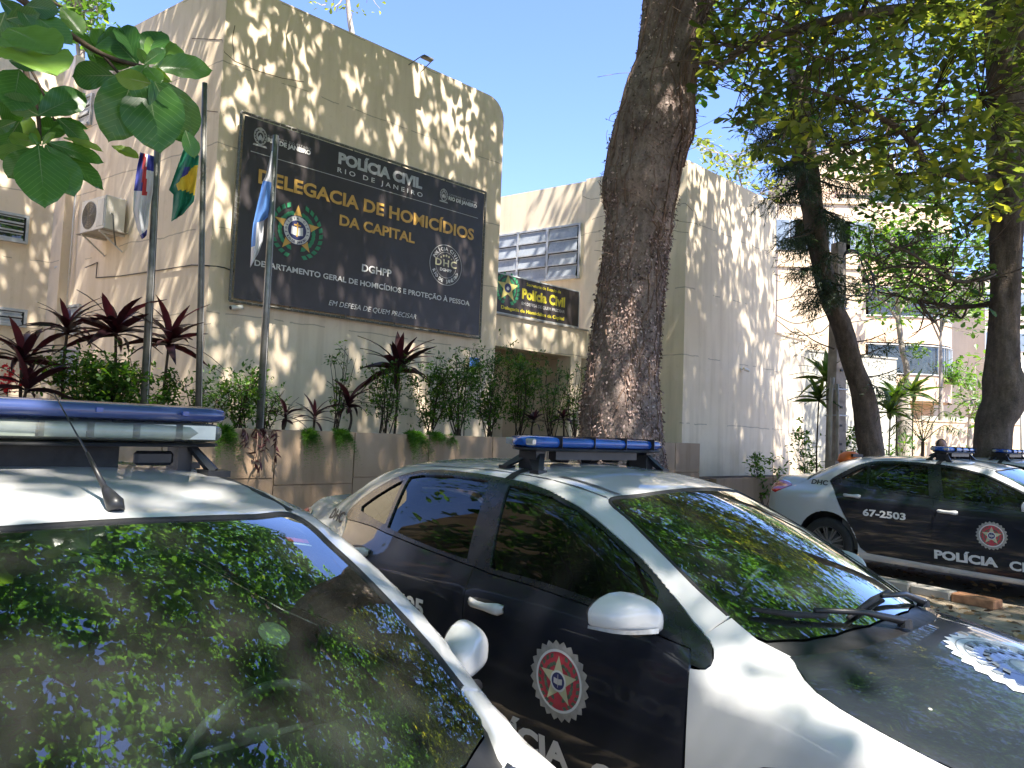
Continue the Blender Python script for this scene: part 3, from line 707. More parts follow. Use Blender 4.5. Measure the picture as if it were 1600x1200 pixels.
    C.panel('rear_window', M['tinted'], root, np.concatenate([tp([(-2.63, .50), (-2.66, .25), (-2.67, 0), (-2.66, -.25), (-2.63, -.50)]), tp([(-2.9, -.545), (-3.07, -.58), (-3.13, -.3), (-3.15, 0), (-3.13, .3), (-3.07, .58), (-2.9, .545)])]), off=-.004, rim=0)
    rw = np.concatenate([tp([(-2.575, .535), (-2.615, .3), (-2.635, 0), (-2.615, -.3), (-2.575, -.535)]), tp([(-2.70, -.545), (-2.9, -.566), (-3.10, -.604), (-3.16, -.3), (-3.175, 0), (-3.16, .3), (-3.10, .604), (-2.9, .566), (-2.70, .545)])])
    C.panel('rear_window_band', M['satin'], root, rw, [np.concatenate([tp([(-2.66, .48), (-2.69, .25), (-2.70, 0), (-2.69, -.25), (-2.66, -.48)]), tp([(-2.9, -.52), (-3.04, -.55), (-3.09, -.3), (-3.11, 0), (-3.09, .3), (-3.04, .55), (-2.9, .52)])])], off=0, rim=0)
    C.panel('trunk_lid', M['white'], root, np.concatenate([tp([(-3.165, .638), (-3.165, .3), (-3.18, 0), (-3.165, -.3), (-3.165, -.638)]), tp([(-3.3, -.663), (rear, -.663), (rear, 0), (rear, .663), (-3.3, .663)])]))
    # ---- front and rear ends: rings closing towards the middle
    for nm, x0, sgx in (('front_bumper', front, 1), ('rear_bumper', rear, -1)):
        ths = np.concatenate([np.linspace(-.62, PI+.62, 49)])
        ring, _ = C.surf(np.stack([np.full(49, x0), ths], 1)); zc = .62; Vs = [ring]; ks = (.93, .84, .72, .58, .42, .25, .08, .01)
        for k in ks:
            p = ring.copy(); p[:, 1] *= k; p[:, 2] = zc+(ring[:, 2]-zc)*k; p[:, 0] = x0
            q, _ = C.c.along(np.stack([np.full(49, x0*0-1.3), p[:, 1], p[:, 2]], 1), (sgx, 0, 0), far=2.6); q = C.c.newton(q, 2); Vs.append(q)
        V = np.concatenate(Vs); n = C.c.grad(V); n /= np.maximum(np.linalg.norm(n, axis=1), 1e-6)[:, None]
        Fc = [(i*49+k, i*49+k+1, i*49+49+k+1, i*49+49+k) if sgx > 0 else (i*49+k+1, i*49+k, i*49+49+k, i*49+49+k+1) for i in range(len(ks)) for k in range(48)]
        b = mesh(nm, V+[AX, 0, 0], Fc, M['white'], root, True, normals=n)
        if sgx > 0:
            for (ya, yb, za, zb, nm2) in ((-.45, .45, .52, .62, 'grille'), (-.40, .40, .26, .40, 'lower_grille')):
                g = [(0, y, z) for y in np.linspace(ya, yb, 13) for z in np.linspace(za, zb, 4)]
                q, _ = C.c.along(np.array([(-1.3, y, z) for _, y, z in g]), (1, 0, 0), far=2.6)
                mesh(nm2, q+[AX+.006, 0, 0], [(i*4+j, i*4+4+j, i*4+5+j, i*4+1+j) for i in range(12) for j in range(3)], M['black'], b, True)
        else:
            q, _ = C.c.along(np.array([(1.3-2.6, y, z) for y in (-.26, .26) for z in (.80, .93)]), (-1, 0, 0), far=2.6)
            q[:, 0] = q[:, 0].min()-.01
            mesh('number_plate', q+[AX, 0, 0], [(0, 1, 3, 2)], M['lettering_grey'], b)
    # ---- dark under-structure, floor and cabin
    ub = MB()
    ub.box((-3.35+AX, -.74, .22), (-3.16+AX, .74, .42)); ub.box((-2.36+AX, -.76, .20), (-.42+AX, .76, .30)); ub.box((.40+AX, -.62, .24), (.66+AX, .62, .5)); ub.box((-3.2+AX, -.56, .24), (.45+AX, .56, .34))
    ub.box((-.36+AX, -.60, .34), (-.28+AX, .60, .90)); ub.box((-3.1+AX, -.6, .34), (-2.55+AX, .6, .95)); ub.build('underbody', M['black'], root)
    for sg in (-1, 1):
        for cx in (-2.775, 0.):
            li = MB(); n = 16; V = []
            for a in np.linspace(-.3, PI+.3, n): V += [(cx+AX+.40*math.cos(a), sg*.50, .345+.40*math.sin(a)), (cx+AX+.40*math.cos(a), sg*.86, .345+.40*math.sin(a)), (cx+AX+.01*math.cos(a), sg*.50, .345)]
            Fc = [(3*i, 3*i+1, 3*i+4, 3*i+3) for i in range(n-1)]+[(3*i+2, 3*i, 3*i+3) for i in range(n-1)]
            # trim the liner to stay inside the bodywork
            V = np.array(V); yb = np.abs(C.side([(v[0]-AX, min(max(v[2], .25), .8)) for v in V], sg)[:, 1])-.02; V[:, 1] = sg*np.minimum(np.abs(V[:, 1]), yb)
            mesh('wheel_arch_liner', V, Fc, M['rubber'], root)
            wh = bpy.data.objects.new('wheel', None); COL.objects.link(wh); wh.parent = root; wh.location = (cx+AX, sg*.765, .327)
            Rm = Matrix.Rotation(-sg*PI/2, 4, 'X')
            MB().lathe([(.205, -.095), (.25, -.105), (.295, -.10), (.318, -.085), (.3265, -.04), (.3265, .04), (.318, .085), (.295, .10), (.25, .105), (.205, .095)], 40, Rm).build('tyre', M['rubber'], wh, True)
            rm = MB().lathe([(.208, .095), (.214, .100), (.205, .085), (.195, .04), (.19, -.09)], 40, Rm)
            for k in range(20):
                a = 2*PI*k/20+(.06 if k % 2 else -.06); c, q_ = math.cos(a), math.sin(a); w1, w2 = .008, .0105
                V = [(.045*c-q_*w1, .045*q_+c*w1, .075), (.045*c+q_*w1, .045*q_-c*w1, .075), (.205*c+q_*w2, .205*q_-c*w2, .088), (.205*c-q_*w2, .205*q_+c*w2, .088)]
                V = [tuple(Rm@Vector(v)) for v in V]+[tuple(Rm@Vector((v[0], v[1], v[2]-.02))) for v in V]
                rm.add(V, [(0, 1, 2, 3), (4, 7, 6, 5), (0, 4, 5, 1), (2, 6, 7, 3), (1, 5, 6, 2), (0, 3, 7, 4)])
            rm.lathe([(.0001, .085), (.045, .082), (.052, .07), (.055, .03)], 20, Rm)
            rm.build('rim', M['wheelrim'], wh)
            MB().lathe([(.0001, .0), (.15, .0), (.15, -.02)], 24, Rm).build('brake_disc', M['greypaint'], wh)
    # cabin
    def rbox(mb, a, b, e=.03): return mb.box(a, b, bev=e)
    seat = MB()
    for y in (-.37, .37):
        rbox(seat, (-1.45+AX, y-.25, .42), (-.92+AX, y+.25, .60), .05)
        Mx = Matrix.Translation((-1.50+AX, y, .58))@Matrix.Rotation(-.33, 4, 'Y'); seat.box((-.07, -.24, 0), (.07, .24, .60), Mx, .05)
        seat.box((-.05, -.13, .63), (.05, .13, .80), Mx, .04)
    rbox(seat, (-2.45+AX, -.62, .42), (-1.95+AX, .62, .60), .05)
    Mx = Matrix.Translation((-2.50+AX, 0, .58))@Matrix.Rotation(-.38, 4, 'Y'); seat.box((-.07, -.60, 0), (.07, .60, .60), Mx, .05)
    for y in (-.37, .37): seat.box((-.05, y-.13, .62), (.05, y+.13, .76), Mx, .04)
    seat.build('seats', M['cabin'], root)
    da = MB(); V = []
    ysd = np.linspace(-.66, .66, 13)
    for y in ysd:
        k = .06*(abs(y)/.66)**2
        hump = .035*math.exp(-((y-.36)/.17)**2)
        V += [(-.16-k+AX, y, .905), (-.35-k+AX, y, .925), (-.52-k+AX, y, .935+hump), (-.62-k+AX, y, .915+hump), (-.66-k+AX, y, .80), (-.58-k+AX, y, .62)]
    da.add(V, [(i*6+j, i*6+6+j, i*6+7+j, i*6+1+j) for i in range(12) for j in range(5)]); da.build('dashboard', M['dash'], root, True)
    sw = MB(); Mx = Matrix.Translation((-.83+AX, .36, .86))@Matrix.Rotation(-1.15, 4, 'Y')
    ringp = [tuple(Mx@Vector((.185*math.cos(t), .185*math.sin(t), 0))) for t in np.linspace(0, 2*PI, 33)]
    sw.tube(ringp, .014, 8); sw.box((-.03, -.17, -.01), (.03, .17, .012), Mx); sw.box((-.06, -.06, -.02), (.06, .06, .03), Mx, .012); sw.box((-.17, -.02, -.01), (0, .02, .01), Mx)
    sw.build('steering_wheel', M['dash'], root, True)
    mt = C.top([(-.86, 0)])[0]
    rmz = mt[2]-.075
    MB().box((-.93+AX, -.12, rmz-.035), (-.905+AX, .12, rmz+.035), bev=.01).tube([(-.90+AX, 0, rmz), (-.85+AX, 0, rmz+.06)], .012, 6).build('rear_view_mirror', M['black'], root)
    # headlining just under the roof
    g = [(x, y) for x in np.linspace(-2.5, -1.06, 8) for y in np.linspace(-.50, .50, 7)]; q = tp(g); q[:, 2] -= .035
    mesh('headlining', q+[AX, 0, 0], [(i*7+j, i*7+1+j, i*7+8+j, i*7+7+j) for i in range(7) for j in range(6)], M['beigecloth'], root, True)
    # door cards and inner pillars close the cabin below the glass
    for sg in (-1, 1):
        q = np.array([(x, z) for x in np.linspace(-2.6, -.5, 9) for z in (.3, .6, .98)]); v = C.side(q, sg); v[:, 1] -= sg*.05
        mesh('door_card', v+[AX, 0, 0], [(i*3+j, i*3+1+j, i*3+4+j, i*3+3+j) for i in range(8) for j in range(2)], M['cabin'], root)
    # ---- wipers
    if True:
        wx = opts.get('wx', 0.)
        def on(pts, h): q = C.top([(x, y) for x, y, in pts]); q[:, 2] += h; return q+[AX, 0, 0]
        for arm, blade, pv in (([(wx+.01, -.05), (wx-.075, -.22), (wx-.17, -.42)], [(wx-.145, -.38), (wx-.215, -.50), (wx-.31, -.615)], (wx+.01, -.05)), ([(wx-.115, .54), (wx-.095, .25), (wx-.10, .02)], [(wx-.13, .17), (wx-.11, -.05), (wx-.10, -.30)], (wx-.115, .54))):
            wp = MB().tube(on([arm[0]], .02).tolist()+on(arm[1:], .038).tolist(), [.018, .012, .010], 6).build('wiper', M['black'], root, True)
            MB().tube(on(blade, .022), [.010, .013, .008], 6).build('wiper_blade', M['rubber'], wp, True)
            q = on([pv], .0)[0]; MB().lathe([(.0001, .03), (.024, .028), (.028, 0)], 10, Matrix.Translation(tuple(q))).build('wiper_pivot', M['black'], wp)
    tl_ = np.concatenate([C.top([(-.36, -.688), (-.507, -.674), (-.72, -.632), (-.87, -.595), (-1.015, -.553)]), C.top([(-.98, -.40), (-.95, -.2), (-.942, 0), (-.95, .2), (-.98, .40)]), C.top([(-1.015, .553), (-.87, .595), (-.72, .632), (-.507, .674), (-.36, .688)])])
    tl_ = curve0(tl_, 6); nn_ = C.c.grad(tl_); nn_ /= np.linalg.norm(nn_, axis=1)[:, None]; tt_ = np.gradient(tl_, axis=0); tt_ /= np.linalg.norm(tt_, axis=1)[:, None]; sd2 = np.cross(nn_, tt_); Vs_ = []
    for p_, n2, s2 in zip(tl_, nn_, sd2):
        for k_, h_ in ((-.009, -.004), (-.006, .002), (.006, .002), (.009, -.004)): Vs_.append(tuple(p_+s2*k_+n2*h_+np.array([AX, 0, 0])))
    mesh('windscreen_seal', Vs_, [(4*i+j, 4*i+j+1, 4*i+j+5, 4*i+j+4) for i in range(len(tl_)-1) for j in range(3)], M['rubber'], root, True)
    for sg in (-1, 1):
        ln = C.top([(x, sg*y) for x, y in ((-1.035, .552), (-1.2, .5545), (-1.4, .5555), (-1.8, .559), (-2.2, .5555), (-2.56, .535))]); w_ = opts.get('ditch', .006)
        mesh('roof_moulding', [tuple(p+[AX, d, .0025]) for p in ln for d in (-w_, w_)], [(2*i, 2*i+1, 2*i+3, 2*i+2) for i in range(len(ln)-1)], M['rubber'], root)
    # ---- roof equipment
    opts['bar'](root, C, roof)
    if opts.get('hoodmark', True):
        cx, cy = .40, .03
        hoodplane = dict(mode='top')
        e = disc(cx, cy, 0.0, .275, 120, 1, .022, 30); C.decal('hood_emblem', M['hoodsilver'], hd, *e, off=.002, **hoodplane)
        for r in (.232, .205): C.decal('emblem_line', M['hoodline'], hd, *disc(cx, cy, r, r+.004, 60), off=.0035, **hoodplane)
        V, Fc = [], []
        for k in range(10):
            a, b = PI*k/5+.3, PI*(k+1)/5+.3; ra, rb = (.19, .08) if k % 2 == 0 else (.08, .19)
            p, q = np.array((cx+ra*math.cos(a), cy+ra*math.sin(a))), np.array((cx+rb*math.cos(b), cy+rb*math.sin(b))); d = (q-p)/np.linalg.norm(q-p); m_ = np.array((-d[1], d[0]))*.0022
            i0 = len(V); V += [tuple(p-m_), tuple(q-m_), tuple(q+m_), tuple(p+m_)]; Fc.append((i0, i0+1, i0+2, i0+3))
        C.decal('emblem_star_line', M['hoodline'], hd, V, Fc, off=.0035, **hoodplane)
        tag(C.decal('emblem_wreath', M['hoodline'], hd, *wreath(cx, cy, .165, 9, .20), off=.0035, **hoodplane), kind='stuff')
        C.decal('emblem_centre_line', M['hoodline'], hd, *disc(cx, cy, .07, .075, 40), off=.0045, **hoodplane)
    return root, C
def bar_saloon(root, C, roof):
    zr = C.top([(-1.62, 0)])[0][2]
    b = superbar(MB(), 1.10, .27, zr+.075, zr+.135, x0=-1.60+AX).build('light_bar', M['bluelens'], root); autosmooth(b, 50)
    superbar(MB(), 1.07, .25, zr+.060, zr+.082, x0=-1.60+AX).build('light_bar_base', M['black'], b)
    for y in (-.38, -.13, .13, .38): MB().box((-1.74+AX, y-.0015, zr+.078), (-1.46+AX, y+.0015, zr+.1372)).build('lens_joint', M['black'], b)
    MB().box((-1.70+AX, -.543, zr+.090), (-1.50+AX, -.520, zr+.122), bev=.006).build('end_lamp', M['lampglass'], b)
    br = MB()
    for y in (-.47, .47):
        e = C.top([(-1.50, y*1.08), (-1.72, y*1.08)]); s = math.copysign(1, y)
        for q in e:
            br.box((q[0]+AX-.03, q[1]-.025, q[2]-.004), (q[0]+AX+.03, q[1]+.035, q[2]+.012))
            br.add([(q[0]+AX-.02, q[1]-.015, q[2]+.01), (q[0]+AX+.02, q[1]-.015, q[2]+.01), (q[0]+AX+.02, q[1]+.015, q[2]+.01), (q[0]+AX-.02, q[1]+.015, q[2]+.01),
                    (-1.60+AX-.05, y*.9-.02, zr+.062), (-1.60+AX+.05, y*.9-.02, zr+.062), (-1.60+AX+.05, y*.9+.02, zr+.062), (-1.60+AX-.05, y*.9+.02, zr+.062)],
                   [(0, 1, 5, 4), (1, 2, 6, 5), (2, 3, 7, 6), (3, 0, 4, 7)])
        br.box((-1.66+AX, y-.03-.02*s, zr-.03), (-1.54+AX, y+.03-.02*s, zr+.062))
    br.box((-1.57+AX, -.36, zr+.02), (-1.52+AX, .30, zr+.062))
    tag(br.build('bar_bracket', M['black'], b), kind='stuff')
    for y in (-.20, .04, .22): MB().box((-1.68+AX, y-.045, zr+.0), (-1.60+AX, y+.045, zr+.05), bev=.012).build('siren_speaker', M['black'], b)
    # wiring strap from the bar over the roof edge into the door
    pts = C.side([(-1.59, 1.40)], -1); up = C.top([(-1.59, -.60), (-1.59, -.56), (-1.585, -.50), (-1.58, -.45), (-1.58, -.40)])
    path = np.concatenate([pts, up]); n = C.c.grad(path); n /= np.linalg.norm(n, axis=1)[:, None]; path = path+n*.003
    V = [tuple(p+[AX+d, 0, 0]) for p in path for d in (-.028, .028)]
    mesh('wiring_strap', V, [(2*i, 2*i+1, 2*i+3, 2*i+2) for i in range(len(path)-1)], M['rubber'], root, True)
    st = C.top([(-1.02, -.48), (-1.14, -.485), (-1.26, -.49), (-1.36, -.495)])
    V = [tuple(p+[AX, d, .003]) for p in st for d in (-.014, .014)]
    mesh('roof_strip', V, [(2*i, 2*i+1, 2*i+3, 2*i+2) for i in range(len(st)-1)], M['greypaint'], root)
def bar_tall(root, C, roof):
    zr = C.top([(-1.62, 0)])[0][2]; z0 = zr+.108
    X = -1.60+AX
    tp_ = superbar(MB(), 1.24, .31, z0+.044, z0+.104, x0=X).build('light_bar', M['bluelens_dark'], root); autosmooth(tp_, 50)
    lo = superbar(MB(), 1.22, .29, z0-.026, z0+.046, x0=X).build('light_bar_lens', M['clearlens'], tp_); autosmooth(lo, 50)
    mb = MB()
    for k in range(8):
        y = -.49+.14*k; mb.box((X+.06, y-.058, z0-.012), (X+.122, y+.058, z0+.036))
        mb.box((X-.115, y-.052, z0+.000), (X-.06, y+.052, z0+.042))
    mb.build('lamp_reflector', M['lampglass2'], tp_)
    superbar(MB(), 1.20, .27, z0-.042, z0-.026, x0=X).build('light_bar_base', M['black'], tp_)
    for y in (-.45, -.15, .15, .42): MB().box((X+.146, y-.010, z0+.070), (X+.158, y+.010, z0+.084)).build('lens_clip', M['bluelens'], tp_)
    MB().box((X-.02, -.52, zr-.01), (X+.04, .26, z0-.03)).build('siren_box', M['rubber'], tp_)
    br = MB()
    for y in (-.52, .52):
        for dx in (.12, -.12):
            q = C.top([(-1.60+dx, y*1.06)])[0]
            br.box((q[0]+AX-.04, q[1]-.04, q[2]-.004), (q[0]+AX+.04, q[1]+.04, q[2]+.018))
            br.tube([(q[0]+AX, q[1], q[2]+.01), (X+dx*.3, y*.93, z0-.02)], [.020, .014], 6)
        br.box((X-.05, y*.92-.025, zr-.02), (X+.05, y*.92+.025, z0-.025))
    tag(br.build('bar_bracket', M['black'], tp_), kind='stuff')
    br2 = MB().box((X+.02, .31, zr+.0), (X+.05, .44, zr+.05), bev=.01); br2.build('siren_speaker', M['black'], tp_)
    # aerial near the front edge of the roof
    q = C.top([(-1.02, .035)])[0]+[AX, 0, 0]
    an = MB().tube([q+[.028, 0, -.003], q+[.015, 0, .014], q+[-.02, 0, .030], q+[-.045, -.002, .045]], [.020, .022, .016, .009], 10).build('aerial_base', M['black'], root, True)
    MB().tube([q+[-.045, -.002, .045], q+[-.13, -.02, .13]], [.008, .005], 7).tube([q+[-.13, -.02, .13], q+[-.30, -.055, .285]], [.0028, .0018], 6).build('aerial', M['black'], an, True)
M['silver2'] = simple('silver_print', (.50, .48, .47), .35, .3, var=.2, nscale=9)
M['paleyellow2'] = simple('pale_gold_print', (.55, .48, .16), .45, var=.1)
M['kerbpaint'] = simple('orange_worn_kerb', (.42, .20, .10), .85, var=.45, nscale=9, bmp=.3)
M['whiteplastic2'] = simple('weathered_conduit', (.40, .36, .30), .6, var=.2)
M['windowblue2'] = simple('sky_reflecting_pane', (.16, .20, .24), .15, var=.3, nscale=1.5)
M['emblemgreen'] = simple('emblem_green', (.09, .13, .09), .5, var=.4, nscale=60)
M['hoodline'] = simple('hood_print_line', (.17, .19, .21), .6)
M['suction'] = simple('clear_suction_cup', (.06, .085, .07), .3)
M['crack'] = simple('dark_crack', (.10, .075, .055), .9)
M['band'] = simple('ceramic_band', (.006, .007, .008), .3)
M['lampglass2'] = simple('lamp_reflector', (.60, .62, .55), .35, .1, var=.1, nscale=20)
GRP = 'police cars parked side by side'
car2, _ = make_car('police_car', 'white and black saloon with the red star emblem, between the other two saloons', CarShape(), dict(bar=bar_saloon, number='67-2505', fold=True), GRP)
car3 = copy_tree(car2)
# ================================================================ placing the cars
def pose(o, x, y, yaw, z, pitch=0.): o.location = (x, y, z); o.rotation_euler = (0, -pitch, yaw)
pose(car2, .597, 3.91, -.809, .0, -.012); pose(car3, 5.635, 9.165, -.815, .045, -.014)
car3['label'] = 'white and black saloon numbered 67-2503 on its rear door'
_c = Car(CarShape())
for sg in (-1, 1):
    V_, F_ = fit_text('67-2503', 0, 1, .730, .082, bold=.035)
    V_ = np.array([(-2.33+.49*v[0], v[1]) if sg < 0 else (-1.84-.49*v[0], v[1]) for v in V_])
    t = _c.decal('lettering', M['lettering_white'], None, V_, F_, sg, .003); me = t.data; bpy.data.objects.remove(t)
    for d in car3.children:
        if d.name.startswith('rear_door'):
            for e in d.children:
                if e.name.startswith('lettering'):
                    s_ = 1 if np.mean([v.co.y for v in e.data.vertices]) > 0 else -1
                    if s_ == sg: e.data = me
car4 = copy_tree(car3); pose(car4, 7.8, 11.4, -.815, .05, -.014); car4['label'] = 'white and black saloon furthest off, only its roof and light bar in sight'
car1, _C1 = make_car('police_car', 'white saloon nearest the camera, clear and blue light bar and roof aerial', CarShape(.05, .06, .062, .07, .05), dict(bar=bar_tall, number='67-2511', hoodmark=False, mirw=.215, lamp=False, box=.50, mirh=.092, wx=.13, mirx=-.73, ditch=.012), GRP)
_ws = [c for c in car1.children if c.name.startswith('windscreen') and 'band' not in c.name][0]
_C1.decal('sticker', M['red'], _ws, [(-.905, .46), (-.905, .53), (-.885, .53), (-.885, .46)], [(0, 1, 2, 3)], off=-.012, mode='top')
_C1.decal('sticker', M['lettering_white'], _ws, [(-.88, .47), (-.88, .53), (-.872, .53), (-.872, .47)], [(0, 1, 2, 3)], off=-.012, mode='top')
_C1.decal('suction_mount', M['suction'], _ws, *disc(-.52, .24, 0, .036, 24), off=-.012, mode='top')
_C1.decal('inspection_marks', M['lettering_grey'], _ws, [(-.30+a, .615+b) for k in range(3) for a, b in ((.02*k, 0), (.02*k+.004, 0), (.02*k+.03, .03), (.02*k+.026, .03))], [(0, 1, 2, 3), (4, 5, 6, 7), (8, 9, 10, 11)], off=-.012, mode='top')
KX = [-4., -1.5+AX, -.95+AX, -.05+AX, 3.]; KY = [-4., -1.5+AX, -.83+AX, .02+AX, 3.05]
def stretch(o):
    for c in o.children:
        if c.type == 'MESH' and not c.name.startswith(('tyre', 'rim', 'brake')):
            for v in c.data.vertices: v.co.x = float(np.interp(v.co.x, KX, KY))
        if c.type == 'MESH': stretch(c)
stretch(car1)
pose(car1, -1.312-.052, 2.295-.054, -.771, -.066, -.019)
# ================================================================ GROUND
def ground_mat():
    m, t, p, o = new_mat('worn_asphalt')
    n = noise(t, .7, 6); f = noise(t, 28, 5); c = ramp(t, n, [(.35, (.17, .14, .105)), (.65, (.30, .245, .18))])
    c = mixc(t, .6, c, ramp(t, f, [(.35, (.55, .55, .55)), (.65, (1.15, 1.12, 1.05))]), 'MULTIPLY'); t.links.new(c, p.inputs['Base Color'])
    p.inputs['Roughness'].default_value = .9; bump(t, p, f, .5, .01); return m
M['ground'] = ground_mat()
M['walk'] = simple('sandy_walk', (.30, .24, .17), .9, var=.3, nscale=4, bmp=.5)
tag(mesh('ground', [(-300, -300, 0), (300, -300, 0), (300, 300, 0), (-300, 300, 0)], [(0, 1, 2, 3)], M['ground']), kind='structure')
ANG = math.atan2(.6896, .7242)                       # facade direction; local x along it, local -y towards the street
uD = np.array([math.cos(ANG), math.sin(ANG), 0]); nD = np.array([math.sin(ANG), -math.cos(ANG), 0])
P0 = at(378, 172, 12.0); P0[2] = 0                  # foot of the facade under the banner's left edge
C0 = P0-uD*.36
class Frame:
    """upright plane frame: s along, y into the building, z up"""
    def __init__(f, origin, ang): f.o = np.array([origin[0], origin[1], 0.]); f.a = ang; f.u = np.array([math.cos(ang), math.sin(ang), 0]); f.v = np.array([-math.sin(ang), math.cos(ang), 0])
    def hit(f, px, py, y=0.):
        d = ray(px, py); n = f.v; t = ((f.o+n*y-EYEP)@n)/(d@n); q = EYEP+d*t; return float((q-f.o)@f.u), float(q[2])
    def W(f, s, y, z): return f.o+f.u*s+f.v*y+np.array([0, 0, z])
FA = Frame(P0, ANG)
WDIR = math.radians(90+55)                          # side walls run back to the left
wD = np.array([math.cos(WDIR), math.sin(WDIR), 0])
def hit2(px, py):
    a = FA.hit(px, py)
    if a[0] > -.36: return FA.W(a[0], -.001, a[1])
    a = FBx.hit(px, py); return FBx.W(a[0], -.001, a[1])
# ---------------------------------------------------------------- left block
s1 = FA.hit(783, 300)[0]; ZT = FA.hit(640, 92)[1]
FBx = Frame(C0, math.atan2(-wD[1], -wD[0]))
b1 = thing('police_building', 'beige rendered block with the big black banner on its front', 'building', tuple(P0), ANG)
sL = -.36; D1 = -FBx.hit(166, 100)[0]*abs(math.sin(WDIR-ANG))
def roundtop(s0, s1, z1, r=.45, n=8): return [(s0, 0), (s1, 0)]+[(s1-r+r*math.cos(a), z1-r+r*math.sin(a)) for a in np.linspace(0, PI/2, n)]+[(s0, z1)]
pf = roundtop(sL, s1, ZT); wl = toloc(b1, P0+wD)[0:2]; sk = wl[0]/wl[1]
V = [(s, 0, z) for s, z in pf]+[(s+sk*D1*(1-(s-sL)/(s1-sL)), D1, z) for s, z in pf]; n_ = len(pf)
o = mesh('front_wall', V, [tuple(range(n_)), tuple(range(2*n_-1, n_-1, -1))]+[(i, n_+i, n_+(i+1) % n_, (i+1) % n_) for i in range(n_)], M['wall'], b1)
FB = Frame(C0, math.atan2(-wD[1], -wD[0]))          # left side wall seen from the street, s grows towards the corner (negative behind)
# recessed rear half of the side wall and the wing that faces the street
sJ = FB.hit(152, 500)[0]; sE = FB.hit(62, 500)[0]; zW = FB.hit(95, 96)[1]
b1b = thing('police_building', 'beige rear wing behind the purple plants with louvred windows', 'building', tuple(FB.W(sE, 0, 0)), FB.a)
L = sJ-sE
MB().box((0, .28, 0), (L+.2, 4., zW)).build('side_wall', M['wall'], b1b)
MB().box((-.02, .10, 0), (.45, .28, zW+.08)).build('pilaster', M['wall'], b1b)
MB().box((L-.1, .0, ZT-1.), (L+.25, .28, ZT-.12)).build('parapet_end', M['wall'], b1b)
FC = Frame(FB.W(sE, .1, 0), ANG)
wg = MB().box((-7, -.0, 0), (.0, .4, zW-.05))
wv = np.array([toloc(b1b, FC.W(*v)) for v in wg.v]); mesh('wing_wall', wv, wg.f, M['wall'], b1b)
def louvre(par, fr, px0, py0, px1, py1, y, nrow, ncol=1, depth=.05, slat='frost'):
    """window set in frame fr between two picture corners; parts: window > frame, slat"""
    a, b = fr.hit(px0, py0, y), fr.hit(px1, py1, y); s0, s1_, z0, z1 = min(a[0], b[0]), max(a[0], b[0]), min(a[1], b[1]), max(a[1], b[1])
    return window(par, fr, s0, s1_, z0, z1, y, nrow, ncol, depth, slat)
def window(par, fr, s0, s1_, z0, z1, y, nrow, ncol, depth=.05, slat='frost', tilt=.25, fw=.05):
    def bx(mb, a, b): 
        t = MB().box(a, b); mb.add([toloc(par, fr.W(*v)) for v in t.v], t.f)
    mb = MB()
    bx(mb, (s0-fw, y-depth, z0-fw), (s0, y+.03, z1+fw)); bx(mb, (s1_, y-depth, z0-fw), (s1_+fw, y+.03, z1+fw)); bx(mb, (s0, y-depth, z1), (s1_, y+.03, z1+fw)); bx(mb, (s0, y-depth-.04, z0-fw), (s1_, y+.03, z0))
    W = (s1_-s0)/ncol
    for c in range(1, ncol): bx(mb, (s0+W*c-.035, y-depth+.002, z0), (s0+W*c+.035, y+.028, z1))
    wn = mb.build('window', M['metalframe'], par)
    bk = MB(); bx(bk, (s0, y-.006, z0), (s1_, y+.02, z1)); bk.build('window_back', M['darkroom'], wn)
    H = (z1-z0)/nrow
    for c in range(ncol):
        for r in range(nrow):
            a0, a1, h0, h1 = s0+W*c+.045, s0+W*(c+1)-.045, z0+H*r+.03, z0+H*(r+1)-.03
            dz = math.sin(tilt)*.10*random.uniform(.6, 1.2)
            V = [fr.W(a0, y-.012-dz, h0), fr.W(a1, y-.012-dz, h0), fr.W(a1, y-.012, h1), fr.W(a0, y-.012, h1)]; V += [v+fr.v*-.010 for v in V]
            mesh('pane', toloc(par, np.array(V)), [(0, 3, 2, 1), (4, 5, 6, 7), (0, 1, 5, 4), (2, 3, 7, 6), (1, 2, 6, 5), (3, 0, 4, 7)], M[slat], wn)
            rail = MB(); bx(rail, (a0-.01, y-.03-dz, h0-.022), (a1+.01, y-.006-dz*.5, h0+.012)); bx(rail, (a0-.01, y-.03, h1-.008), (a1+.01, y-.012, h1+.014)); rail.build('pane_rail', M['metalframe'], wn)
    return wn
louvre(b1b, FC, -60, 322, 38, 378, 0, 3, 2, slat='windowblue')
louvre(b1b, FC, -50, 478, 36, 508, 0, 2, 2)
louvre(b1b, FB, 76, 486, 122, 520, .28, 2, 2)
louvre(b1b, FB, 74, 552, 118, 600, .28, 2, 2)
louvre(b1b, FB, 124, 160, 142, 192, .28, 3, 1)
# sill band over the wing's street windows
for pts in (((300, 60), (347, 62), (351, 82), (366, 95), (400, 110), (440, 122), (475, 128)), ((366, 95), (363, 60), (367, 40)), ((322, 173), (340, 175), (350, 180))):
    P = [hit2(x, y) for x, y in pts]; MB().tube([toloc(b1, p) for p in P], .006, 4).build('crack', M['crack'], b1)
